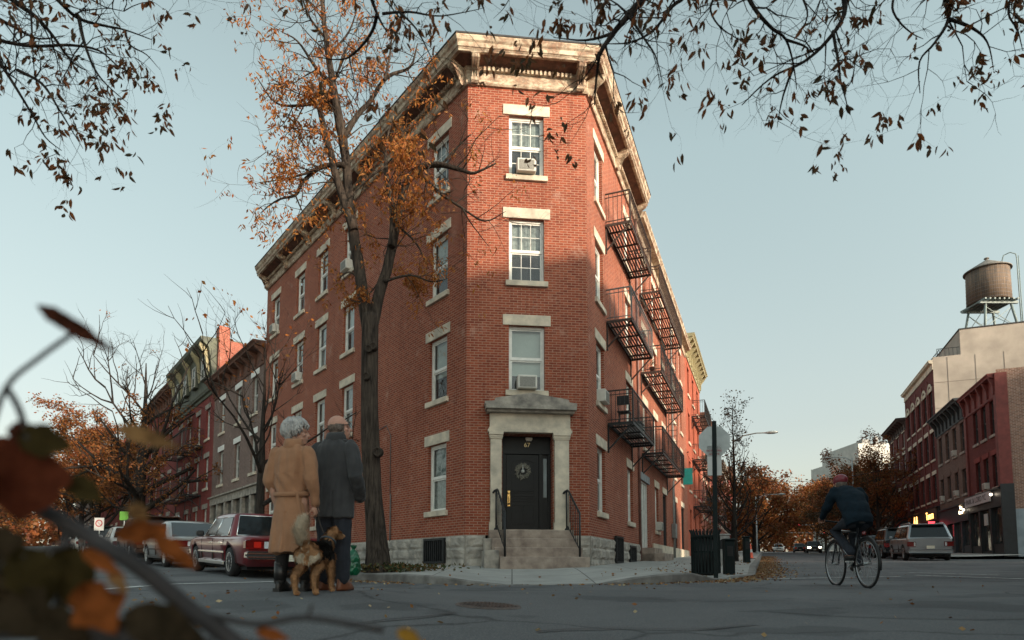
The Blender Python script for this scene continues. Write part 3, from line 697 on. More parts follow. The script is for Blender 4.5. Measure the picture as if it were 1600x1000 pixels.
def sidewalk_height(x, y):
    p = Vector((x, y)); best = None
    for i in range(len(outer) - 1):
        for t in (0, .25, .5, .75):
            a = outer[i].lerp(outer[i + 1], t); b = inner[i].lerp(inner[i + 1], t); ab = b - a; u = max(0, min(1, (p - a).dot(ab) / ab.length_squared)); d_ = (a + ab * u - p).length
            if best is None or d_ < best[0]:
                z1 = kerbz(a, drop[i] + (drop[i + 1] - drop[i]) * t); z0 = wallz(inner[i]) * (1 - t) + wallz(inner[i + 1]) * t; best = (d_, z1 + (z0 - z1) * u)
    return best[1]
# opposite pavement of the right-hand street
def opp(s, o): p = FO.P(s, o, 0); return v2(p)
pv = MB(); kb = MB(); rI = []; pr = []
for s in [-3.2, -2.6, -1.5, 0, 3, 6, 10, 15, 20, 28, 38, 50, 65, 85, 110]:
    a, b = opp(s, 3.6 if s > -2.5 else (3.3 if s > -3 else 2.6)), opp(s, 0); z1 = gz(*a) + .14
    rI.append([pv.pt(*a.lerp(b, .03 + .97 * k / 4), z1 + .02 * k) for k in range(5)])
    d_ = (b - a).normalized(); pr.append([kb.pt(*a, z1 - .4), kb.pt(*a, z1 - .01), kb.pt(*(a + d_ * .16), z1 + .004), kb.pt(*(a + d_ * .16), z1 - .4)])
for i in range(len(rI) - 1):
    for k in range(4): pv.face((rI[i][k + 1], rI[i][k], rI[i + 1][k], rI[i + 1][k + 1]), True)
# pavement wraps round the side of the red building
rI = []
c0 = opp(-3.2, 2.6); 
for t in range(9):
    a = Vector((c0.x + t * 3.2, c0.y - 1.1 * t)); b = opp(0, 0) + Vector((t * 3.2 + .2, -.55 * t)); z1 = gz(*a) + .13
    rI.append([pv.pt(*a.lerp(b, k / 3), z1 + .01 * k) for k in range(4)]); 
for i in range(len(rI) - 1):
    for k in range(3): pv.face((rI[i][k], rI[i + 1][k], rI[i + 1][k + 1], rI[i][k + 1]), True)
tag(pv.build('pavement', m_pave), None, None, None, 'structure'); tag(kb.build('kerb', m_kerb), None, None, None, 'structure')
# ================================================================ neighbouring houses
def s_at(T, pxx, o):
    k = (pxx - 800) / 1000. * math.cos(PITCH); p, d = T.P(0, o, 0), T.d
    return (k * p.y - p.x) / (d.x - k * d.y)
def rowhouse(label, T, s0, s1, top, brick, cols, rows, hw=.46, depth=9., cornice=('simple', .35, .5, None), base_o=0.0, shop=None, wmat=None, lint=None, sillm=None,
             doors=(), side0=True, side1=True, arch=False, skip=(), blindp=.6, detail=True, recess=.12, sidemat=None, name='row_house', parapet=.3, wstyle=None):
    c = T.P((s0 + s1) / 2, 0, 0); gl = gz(c.x, c.y); zb = gl - 1.2
    root = empty(name, (c.x, c.y, gl), label, 'building')
    rr = random.Random(int(s0 * 31 + s1 * 17 + top * 5))
    holes = [(x - hw, x + hw, *r) for x in cols for r in rows if (x, r) not in skip]
    dh = [(a, b, c_, d_, .3) for a, b, c_, d_ in doors]
    z_wall0 = shop[0] if shop else zb
    w = MB(T); w.wall(s0 + .003, s1 - .003, z_wall0, top, holes + [h for h in dh if not shop], .18, base_o)
    if sidemat is None:
        if side0: w.poly([(s0 + .003, base_o, zb), (s0 + .003, -depth, zb), (s0 + .003, -depth, top + parapet), (s0 + .003, base_o, top + parapet)])
    if side1: w.poly([(s1 - .003, base_o, zb), (s1 - .003, -depth, zb), (s1 - .003, -depth, top + parapet), (s1 - .003, base_o, top + parapet)])
    if side1: w.poly([(s0, -depth, zb), (s1 - .003, -depth, zb), (s1 - .003, -depth, top + parapet), (s0, -depth, top + parapet)])
    w.build('wall', brick, root)
    if sidemat is not None:
        w = MB(T); w.poly([(s0 + .003, base_o, zb), (s0 + .003, -depth, zb), (s0 + .003, -depth, top + parapet), (s0 + .003, base_o, top + parapet)]); w.build('side_wall', sidemat, root)
    r_ = MB(T); r_.poly([(s0, base_o, top), (s1, base_o, top), (s1, -depth, top), (s0, -depth, top)])
    if parapet: r_.box(s0, s1, -depth - .05, -depth + .2, top + parapet, top + parapet + .06)
    r_.build('roof', m_roof, root)
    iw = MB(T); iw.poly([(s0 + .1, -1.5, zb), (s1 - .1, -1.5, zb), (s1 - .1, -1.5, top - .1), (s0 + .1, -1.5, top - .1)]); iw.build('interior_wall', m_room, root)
    k, pj, ht, cm = cornice; cm = cm or m_soffit
    if k:
        cb = MB(T); o = base_o
        cb.prism([(o + .004, top - ht), (o + .05, top - ht), (o + .07, top - ht + .06), (o + .05, top - ht + .1), (o + .05, top - .16), (o + pj * .8, top - .10), (o + pj * .85, top - .02), (o + pj, top + .05), (o + pj, top + .10), (o + .004, top + .12)], s0 + .004, s1 - .004, 'oz')
        cb.build('cornice', cm, root)
        if k == 'bracket':
            n = max(3, int((s1 - s0) / 1.0))
            for i in range(n + 1):
                b = MB(T); x = s0 + .18 + (s1 - s0 - .36) * i / n
                b.prism([(o + .052, top - ht + .12), (o + .14, top - ht + .14), (o + .16, top - ht * .5), (o + pj * .7, top - .22), (o + pj * .78, top - .112), (o + .052, top - .17)], x - .08, x + .08, 'oz')
                b.build('cornice_bracket', cm, root)
    for x in cols:
        for ri, r in enumerate(rows):
            if (x, r) in skip: continue
            Tw = T if base_o == 0 else Frame(T.P(0, base_o, 0).to_2d(), T.d, T.n)
            bl = rr.uniform(.3, .7) if rr.random() < blindp else 0
            ww = window(Tw, x - hw, x + hw, *r, root, wstyle or '11', bl, wmat or m_whitedull, lintel=not arch, lintmat=lint, sillmat=sillm, recess=recess)
            if arch:
                a = MB(Tw); n = 10; pi, po = [], []
                for i in range(n + 1):
                    t = math.pi * i / n; pi.append((x - hw * 1.02 * math.cos(t), r[1] - .12 + .32 * math.sin(t))); po.append((x - (hw + .14) * math.cos(t), r[1] - .12 + .50 * math.sin(t)))
                for i in range(n): a.prism([pi[i], pi[i + 1], po[i + 1], po[i]], .003, .06, 'sz')
                a.build('arch_trim', lint or m_stone, ww)
    return root

def shopfront(T, s0, s1, z0, z1, root, mat, bays, glass=None, fascia=.6):
    m = MB(T); m.box(s0 + .01, s1 - .01, .003, .10, z1 - fascia, z1 - .08); m.box(s0 + .01, s1 - .01, .003, .22, z1 - .078, z1)
    m.box(s0 + .01, s1 - .01, -.30, -.25, z0 - 1, z1 - fascia)
    edges = seg(s0, s1, bays)
    for i, x in enumerate(edges):
        a, b = max(s0 + .012, x - .13), min(s1 - .012, x + .13); m.box(a, b, -.2, .07, z0 - 1, z1 - fascia - .003)
    for i in range(bays): m.box(edges[i] + .13, edges[i + 1] - .13, -.2, .02, z0 - 1, z0 + (.5 if i % 2 == 0 else .12))
    sf = m.build('shopfront', mat, root)
    g = MB(T)
    for i in range(bays): g.poly([(edges[i] + .13, -.1, z0 + .1), (edges[i + 1] - .13, -.1, z0 + .1), (edges[i + 1] - .13, -.1, z1 - fascia), (edges[i] + .13, -.1, z1 - fascia)])
    g.build('pane', glass or m_glassdark, sf); return sf
def door_part(T, s0, s1, z0, z1, root, mat, rec=.2, frame=None):
    d = MB(T); d.bbox(s0 + .06, s1 - .06, -rec - .05, -rec, z0, z1 - .06, .005)
    for a, b in ((z0 + .2, z0 + .9), (z0 + 1.05, z1 - .3)): d.box(s0 + .2, s1 - .2, -rec, -rec + .015, a, b)
    dd = d.build('door', mat, root); f = MB(T); f.box(s0 + .002, s0 + .06, -rec - .04, -.04, z0, z1 - .002); f.box(s1 - .06, s1 - .002, -rec - .04, -.04, z0, z1 - .002); f.box(s0 + .06, s1 - .06, -rec - .04, -.04, z1 - .06, z1 - .002)
    f.build('door_frame', frame or mat, dd); return dd

RB = [(4.55, 6.29), (7.48, 9.20), (10.38, 12.07)]
# --- right-hand street, our side
G0 = (1.50, 3.33)
b2 = rowhouse('four storey red brick tenement beside the corner building, with grey door and wide iron balconies', FR, 7.0, 22.9, 13.1, m_brick, [8.65, 11.2, 13.5, 17.2, 20.3], [G0] + RB, doors=[(7.5, 8.95, .70, 3.22), (12.95, 14.05, .55, 3.3), (16.6, 17.8, .6, 3.3), (19.7, 20.9, .6, 3.3)],
              cornice=('simple', .42, .5, m_peel), skip=[(8.65, G0), (13.5, G0), (17.2, G0), (20.3, G0)], wmat=m_white, recess=.10, depth=6.5, name='tenement_building')
lt_ = MB(FR); lt_.box(7.25, 9.2, .003, .05, 3.225, 3.5); lt_.build('door_lintel', M('blue_grey_stone', (.25, .27, .28), .8, .3), b2)
dp = door_part(FR, 7.5, 8.95, .70, 3.22, b2, m_darkframe, .22, m_white)
d = MB(FR); d.box(8.05, 8.16, -.2, -.05, .70, 3.15); d.box(8.5, 8.6, -.2, -.05, .70, 3.15); d.build('door_post', m_white, dp)
for a, b in ((12.95, 14.05), (16.6, 17.8), (19.7, 20.9)):
    door_part(FR, a, b, .55, 3.3, b2, m_darkframe, .2)
    l_ = MB(FR); l_.bbox(a - .12, b + .12, .003, .03, 3.302, 3.58, .005); l_.build('lintel', m_stone, b2)
s_ = MB(FR)
for k, (zt, of) in enumerate(((.70, .5), (.50, .85))): s_.bbox(7.3, 9.15 + .5 * k, .003, of, -.2, zt, .01)
s_.build('stoop', m_step, b2)
fb = MB(FR); fb.box(9.9, 22.8, .003, .06, -.4, .95); fb.build('stone_base', m_stone, b2)
for z, la in ((4.22, None), (7.30, 1), (10.38, 1)):
    fire_escape(FR, b2, 7.7, 14.4, z, .80, .98, m_iron if z < 5 else m_rustiron, m_iron if z < 9 else m_rustiron, ladder=((12.8, .45, z - 3.05), (13.6, .45, z)) if la else None, beams=6, nb=44)
gb = MB(FR); gb.bbox(15.6, 16.1, .004, .22, 1.4, 2.1, .02); gb.tube([(15.75, .1, .4), (15.75, .1, 4.2)], .04, 6); gb.tube([(16.3, .06, .4), (16.3, .06, 12.5)], .05, 6); gb.build('electric_meter', M('meter_grey', (.2, .2, .19), .6, .2), b2)
air_con(FR, 11.2, 1.52, 'white air conditioner in the ground floor window past the grey door with a stoop')
m_green = M('dark_green_cornice_paint', (.10, .11, .075), .7, .4, 4., col2=(.05, .055, .045)); m_olive = M('olive_trim', (.32, .28, .16), .7, .3, 4.)
R3 = [(4.7, 6.5), (7.7, 9.5), (10.7, 12.4)]
b3 = rowhouse('orange painted brick house with a dark bracketed cornice, past the red brick tenement', FR, 22.9, 32.4, 14.0, m_paintorange, [24.6, 27.4, 30.4], [(1.7, 3.5)] + R3, cornice=('bracket', .62, 1.15, m_olive), wmat=m_darkframe, lint=m_paintorange, depth=9, name='row_house')
for z in (3.9, 6.9, 9.75): fire_escape(FR, b3, 26.2, 31.2, z, .85, 1.0, m_iron, m_iron, ladder=((29.6, .5, z - 2.9), (30.4, .5, z)) if z > 5 else None, beams=4, nb=26)
b4 = rowhouse('low orange brick house half hidden behind the stop sign', FR, 32.4, 41.5, 11.3, m_brick2, [34, 36.6, 39.5], [(1.9, 3.6), (4.9, 6.5), (7.8, 9.4)], cornice=('bracket', .6, .8, m_soffit), wmat=m_whitedull)
for z in (4.3, 7.2): fire_escape(FR, b4, 34.2, 39.6, z, .8, 1.0, m_rustiron, m_rustiron, ladder=((37.6, .5, z - 2.8), (38.6, .5, z)), nb=20)
b5 = rowhouse('brown brick house with iron balcony behind the young roadside tree', FR, 41.5, 53, 12.0, m_paintbrick, [43.3, 46, 49, 51.5], [(2.2, 3.9), (5.2, 6.8), (8.2, 9.8)], cornice=('bracket', .6, .8, m_soffit))
for z in (4.6, 7.6): fire_escape(FR, b5, 45, 50, z, .8, 1.0, m_iron, m_iron, nb=16)
b6 = rowhouse('pale orange brick house far along our side of the right-hand street', FR, 53, 68, 11.0, m_brick2, [55, 58, 61, 64, 66.5], [(2.4, 4.), (5.4, 7.), (8.2, 9.8)], cornice=('simple', .5, .7, m_stonedark))
b7 = rowhouse('dark red brick house at the far end of the row behind the trees', FR, 68, 84, 12.5, m_paintbrick, [70, 73, 76, 79, 82], [(3, 4.6), (6, 7.6), (9, 10.6)], cornice=('bracket', .6, .9, m_soffit))
# --- left-hand street
RL = [(4.45, 6.28), (7.3, 9.1)]
l1 = rowhouse('three storey grey-brown brick house with white lintels, left of the corner building', FL, 16.3, 25.2, 10.3, m_brickgrey, [17.75, 20.45, 23.45], RL, shop=(3.85,), cornice=('bracket', .6, .9, m_soffit), wmat=m_whitedull, lint=m_white, depth=9)
shopfront(FL, 16.35, 25.15, .55, 3.85, l1, m_stonedark, 6, fascia=.45)
R_ = [(1.6, 3.35), (4.55, 6.35), (7.45, 9.25)]
l2 = rowhouse('red brick house with a green mansard roof and two iron balconies', FL, 25.2, 35.4, 10.3, m_paintbrick, [26.6, 28.9, 31.3, 33.8], R_, cornice=('simple', .2, .35, m_green), wmat=m_whitedull, lint=m_stonedark, depth=8, parapet=0)
mz = MB(FL); mz.prism([(.02, 10.43), (.15, 10.43), (.12, 11.2), (.35, 12.6), (.75, 12.95), (.80, 13.15), (-1.5, 13.25), (-2.2, 10.43)], 25.5, 35.3, 'oz'); man = mz.build('mansard_roof', m_green, l2)
for x in (26.7, 29., 31.4, 33.8):
    mz = MB(FL); mz.box(x - .5, x + .5, .1, .34, 10.9, 12.3); mz.build('dormer', m_green, man); window(Frame(FL.P(0, .36, 0).to_2d(), FL.d, FL.n), x - .4, x + .4, 10.95, 12.2, l2, '11', .4, m_whitedull, sill=False, lintel=False, recess=-.02)
for x in (25.9, 27.9, 30.2, 32.6, 34.9):
    mz = MB(FL); mz.prism([(.2, 11.2), (.3, 11.0), (.45, 12.1), (.8, 12.7), (.75, 12.9), (.36, 12.6)], x - .12, x + .12, 'oz'); mz.build('roof_bracket', m_olive, man)
ch = MB(FL); ch.bbox(25.24, 25.9, -.72, -.12, 10.3, 13.9, .02); ch.bbox(25.24, 25.48, -1.5, -.73, 10.3, 13.1, .02); ch.build('chimney', m_brick2, l2)
for z in (4.25, 7.2): fire_escape(FL, l2, 27.6, 34.6, z, .95, 1.0, m_iron, m_iron, ladder=((29.2, .5, z - 2.9), (28.2, .5, z)) if z < 5 else ((30.2, .5, z - 2.9), (31.2, .5, z)), nb=30)
l3 = rowhouse('dark red brick house with a brown cornice beyond the mansard house', FL, 35.4, 46.5, 12.6, m_paintbrick, [37, 39.6, 42.2, 44.8], [(1.9, 3.6), (4.8, 6.6), (7.7, 9.5), (10.2, 11.7)], cornice=('bracket', .65, .9, m_soffit), wmat=m_whitedull, lint=m_stonedark)
ch = MB(FL); ch.bbox(35.44, 36.3, -1.0, -.3, 12.6, 13.7, .02); ch.build('chimney', m_brick2, l3)
fire_escape(FL, l3, 38.6, 44, 4.6, .9, 1.0, m_iron, m_iron, nb=20)
l4 = rowhouse('brown brick house half hidden behind the big autumn tree', FL, 46.5, 60, 11.5, m_brickdark, [48.5, 51.5, 54.5, 57.5], [(2.1, 3.8), (5.1, 6.8), (8, 9.7)], cornice=('simple', .5, .7, m_soffit))
l5 = rowhouse('far brick house seen through the autumn trees of the left street', FL, 60, 80, 12.5, m_paintbrick, [62.5, 66, 70, 74, 77.5], [(2.5, 4.2), (5.5, 7.2), (8.5, 10.2)], cornice=('simple', .5, .7, m_soffit))
l6 = rowhouse('brick house at the far end of the left street', FL, 80, 110, 11.5, m_brickdark, [83, 88, 93, 98, 103], [(3, 4.7), (6, 7.7), (8.8, 10.3)], cornice=('simple', .5, .7, m_soffit))
# --- far side of the right-hand street
m_shopblue = M('blue_black_shop_paint', (.022, .034, .044), .5, .3, 4.); m_shopblack = M('black_shop_paint', (.012, .016, .019), .45, .3, 4.)
m_redtrim = M('red_painted_trim', (.16, .034, .028), .75, .3, 4.); m_darkbrown = M('dark_cornice_paint', (.07, .045, .04), .75, .4, 4.)
r1 = rowhouse('small red painted shop house with black shopfront and bare side wall', FO, 0, 5.9, 10.3, m_paintdark, [.95, 2.45, 3.95], [(4.35, 6.12), (7.22, 9.1)], hw=.42, shop=(4.25,), cornice=('bracket', .42, 1.15, m_redtrim), wmat=m_darkframe, lint=m_paintbrick, sillm=m_stonedark, glass=None if False else None, sidemat=m_brickmulti, depth=16, blindp=.3) if False else \
     rowhouse('small red painted shop house with black shopfront and bare side wall', FO, 0, 5.9, 10.3, m_paintdark, [.95, 2.45, 3.95], [(4.35, 6.12), (7.22, 9.1)], hw=.42, shop=(4.25,), cornice=('bracket', .42, 1.15, m_redtrim), wmat=m_darkframe, lint=m_paintbrick, sillm=m_stonedark, sidemat=m_brickmulti, depth=16, blindp=.3)
p_ = MB(FO); p_.box(.004, .35, .003, .09, 4.3, 10.25); p_.box(5.55, 5.896, .003, .09, 4.3, 9.1); p_.box(.004, 5.896, .003, .06, 9.15, 9.28); p_.box(-.09, .0, -.45, .09, 4.3, 10.4); p_.build('pilaster', m_redtrim, r1)
shopfront(FO, .02, 5.88, .75, 4.25, r1, m_shopblack, 3, fascia=1.0)
cb = MB(FO); cb.box(-.12, -.003, -.48, .12, -.3, 4.4); cb.build('corner_boarding', m_shopblack, r1)
lowp = MB(FO); lowp.box(-.05, -.003, -15.9, -.5, -.3, 3.05); lowp.build('painted_plinth', M('pale_blue_wall_paint', (.22, .27, .30), .8, .25, 2.), r1)
sg = MB(FO); sg.bbox(1.45, 6.1, .13, .22, 3.62, 4.2, .01); sgn = sg.build('shop_sign_board', M('pale_sign_board', (.44, .42, .43), .6, .12, 3.), r1)
text_obj('lettering', 'PARK & LORD YC', .46, FO.P(3.9, .225, 3.90), -FO.d, (0, 0, 1), M('sign_letters', (.05, .045, .05), .6, .1), sgn, .004, sx=1.05)
text_obj('lettering', 'WINE BAR', .22, FO.P(1.2, .105, 3.3), -FO.d, (0, 0, 1), M('faded_letters', (.30, .28, .27), .7, .1), sgn, .003) if False else None
nb_ = MB(FO); nb_.bbox(2.3, 2.95, .08, .11, 2.35, 3.0, .005); nb_.build('notice_board', M('white_notice', (.42, .43, .42), .7, .1, 20.), r1)
r2 = rowhouse('grey brick shop house with dark cornice and blue-black shopfront, third storey windows in a row', FO, 5.9, 13.0, 10.45, m_brickdark, [6.75, 8.5, 10.3, 12.1], [(4.6, 6.15), (7.25, 9.1)], hw=.42, shop=(4.0,), cornice=('bracket', .6, 1.2, M('slate_cornice_paint', (.035, .042, .045), .7, .3)), wmat=m_darkframe, lint=m_brickdark, sillm=m_stonedark, depth=14, side0=False, blindp=.4)
shopfront(FO, 5.92, 12.98, .85, 4.0, r2, m_shopblue, 4, fascia=1.1)
for s, z, lab in ((8.5, 7.27, 'air conditioner in the upper window of the grey shop house across the street'), (8.5, 4.62, 'air conditioner in the lower window of the grey shop house, right of the tree'), (12.0, 4.62, 'air conditioner in the lower window of the grey shop house, nearest the lit sign'), (2.45, 4.37, 'air conditioner in the red shop house window over the pale sign board')):
    air_con(FO, s, z, lab, o=-.15)
r3 = rowhouse('tall red brick building with arched windows and bare stucco side wall', FO, 13.0, 23.3, 15.0, m_paintdark, [14.2, 16.1, 18.1, 20.1, 22.1], [(4.9, 6.8), (7.9, 9.95), (11.0, 13.0)], hw=.5, shop=(4.4,), cornice=('simple', .3, .6, m_stone), wmat=m_darkframe, lint=m_stone, sidemat=m_cmu, depth=14, blindp=.3, arch=False)
tw = MB(FO); tw.box(13.05, 20, -14.02, -1.75, 15.0, 17.15); tw.build('roof_house', m_cmu, r3)
tw = MB(FO); tw.box(13.0, 20.05, -14.1, -1.7, 17.152, 17.23); tw.build('roof_edge', m_roof, r3)
cj = MB(FO)
for o in (-.9, -2.6, -4.3, -6.): cj.box(12.985, 12.999, o - .012, o + .012, 1, 15.2)
for z in (9.6, 11.5, 13.4): cj.box(12.985, 12.999, -13.9, -.05, z - .012, z + .012)
cj.build('stucco_joint', M('stucco_seam', (.22, .185, .16), .9, .1), r3)
for x in (14.2, 16.1, 18.1, 20.1, 22.1):
    a = MB(FO); n = 12
    for i in range(n):
        t0, t1 = math.pi * i / n, math.pi * (i + 1) / n
        a.prism([(x - .5 * math.cos(t0), 12.95 + .48 * math.sin(t0)), (x - .5 * math.cos(t1), 12.95 + .48 * math.sin(t1)), (x - .68 * math.cos(t1), 12.95 + .66 * math.sin(t1)), (x - .68 * math.cos(t0), 12.95 + .66 * math.sin(t0))], .03, .08, 'sz')
    a.build('arch_trim', m_stone, r3)
    a = MB(FO); a.box(x + .72, x + .88, .003, .06, 4.4, 14.0); a.build('pilaster', m_redtrim, r3)
rl = MB(FO)
for k in range(12): rl.bar((13.3 + k * .5, -.5, 15.0), (13.3 + k * .5, -.5, 15.9), .03)
rl.bar((13.3, -.5, 15.9), (18.8, -.5, 15.9), .04); rl.bar((13.1, -1.7, 15.9), (13.1, -.3, 15.9), .04)
for k in range(6): rl.bar((13.1, -.3 - k * .25, 15.1), (13.1, -.3 - k * .25, 15.9), .025)
rl.build('roof_railing', m_iron, r3)
shopfront(FO, 13.02, 23.28, .9, 4.4, r3, m_shopblack, 5, fascia=1.1)
m_lit = emit_mat('lit_sign_amber', (1., .46, .12), 2.2); m_litw = emit_mat('lit_sign_warm_white', (1., .72, .42), 3.2); m_litred = emit_mat('red_neon', (1., .06, .08), 1.1); m_bulb = emit_mat('lamp_glow', (1., .85, .65), 2.5)
sb_ = MB(FO); sb_.bbox(13.4, 17.4, .11, .2, 3.45, 4.35, .01); sb2 = sb_.build('shop_sign_board', M('dark_bronze_board', (.09, .055, .035), .6, .3), r3)
text_obj('lettering', 'Tavern', .82, FO.P(15.3, .205, 3.82), -FO.d, (0, 0, 1), m_lit, sb2, .01); text_obj('lettering', 'A &', .9, FO.P(20.6, .12, 3.8), -FO.d, (0, 0, 1), m_lit, r3, .01)
text_obj('lit_sign', 'The\nCorner', .30, FO.P(7.4, .13, 3.62), -FO.d, (0, 0, 1), m_litw, r2, .01)
def proj_sign(label, s, z, wd, ht, mat, txt=None, T=FO, name='neon_sign'):
    p = T.P(s, .5, z); m = MB(T); m.bbox(s - .06, s + .06, .3, .3 + wd, z, z + ht, .015); m.bar((s, .0, z + ht * .8), (s, .35, z + ht * .8), .03); o = m.build(name, mat, None, p); tag(o, label, 'sign'); return o
proj_sign('red glowing square sign hanging over the pavement beyond the dark tree', 21.5, 2.6, .85, .85, m_litred); proj_sign('small narrow red glowing sign beside the blue-black shopfront', 13.4, 2.2, .4, 1.1, m_litred)
for s, z, lab in ((1.05, 3.95, 'round glowing lamp at the right end of the pale sign board'), (6.35, 3.55, 'round glowing lamp at the left end of the pale sign board')):
    p = FO.P(s, .25, z); r_ = empty('wall_lamp', p, lab, 'lamp'); m = MB(FO); m.lathe((s, .24, z), [(.02, -.07), (.06, -.05), (.075, 0), (.06, .05), (.02, .07)], 12); m.build('globe', m_bulb, r_); m = MB(FO); m.tube([(s, .0, z + .1), (s, .12, z + .2), (s, .24, z + .1)], .02, 6); m.build('arm', m_iron, r_)
r4 = rowhouse('dark brick house with a deep black cornice beyond the arched-window building', FO, 23.3, 31.3, 13.0, m_paintdark, [24.6, 27.2, 29.8], [(5.2, 7.), (8.2, 10.), (10.6, 12.)], cornice=('bracket', .75, .9, m_darkbrown), wmat=m_whitedull, depth=12, shop=(4.4,))
shopfront(FO, 23.32, 31.28, 1., 4.4, r4, m_shopblack, 4, fascia=.8)
for i, (a, b, h, mt, lab) in enumerate(((31.3, 40, 9.5, m_brickdark, 'low brown brick house behind the dark street trees'), (40, 52, 10.5, m_paintbrick, 'red brick house behind the far street trees on the right side'), (52, 70, 9.5, m_brickdark, 'low brown brick house far along the right side'))):
    rowhouse(lab, FO, a, b, h, mt, seg(a + 1.5, b - 1.5, 3), [(2.4, 4.2), (5.4, 7.2)], cornice=('simple', .4, .6, m_darkbrown), depth=12)
m_pale = M('pale_render', (.55, .54, .50), .85, .15, 1.)
def farblock(label, x0, x1, ytop, Y, dep, house=False):
    a, b = px(x0, 886, Y), px(x1, 886, Y); FW = Frame((a.x, a.y), (1, 0), (0, -1)); zt = px(x0, ytop, Y).z; L_ = b.x - a.x
    r_ = rowhouse(label, FW, 0, L_, zt, m_pale, [L_ * .3, L_ * .7], [(zt - 5.2, zt - 3.6), (zt - 8.8, zt - 7.2)], cornice=(None, 0, 0, None), depth=dep, name='apartment_block', hw=.6, blindp=0)
    if house:
        m = MB(FW); m.box(L_ * .25, L_ * .45, -4, -2, zt, zt + 1.2); m.box(L_ * .6, L_ * .66, -3, -2, zt, zt + 1.8); m.box(L_ * .72, L_ * .85, -4, -2, zt, zt + .8); m.build('roof_vent', m_galvb, r_)
m_galvb = M('roof_vent_metal', (.30, .30, .29), .7, .2)
farblock('white rendered flat-roofed building rising behind the far trees on the right', 1349, 1412, 693, 118, 14, True); farblock('low pale block left of the white rendered building', 1326, 1349, 720, 124, 14)
# --- the block on the near side of the cross street (outside the picture, shades the corner)
rowhouse('four storey brick house on the near corner of the cross street', FO, -48, -27.5, 12.25, m_brick, [-45, -42, -39, -36, -33, -30], [(4.5, 6.3), (7.4, 9.2), (9.9, 11.3)], cornice=('simple', .4, .5, m_peel), depth=14)
rowhouse('three storey brick house next to the near corner', FO, -27.5, -17, 9.7, m_brick2, [-25.5, -22.5, -19.5], [(4.3, 6.), (7, 8.6)], cornice=('simple', .4, .5, m_peel), depth=14)
FS = Frame(FO.P(-16, -30, 0).to_2d(), dR, -nR)
rowhouse('tall brick house farther along the cross street', FS, -6, 34, 17.6, m_brickdark, [0, 6, 12, 18, 24, 30], [(5, 7), (8.5, 10.5)], cornice=('simple', .4, .5, m_peel), depth=10)
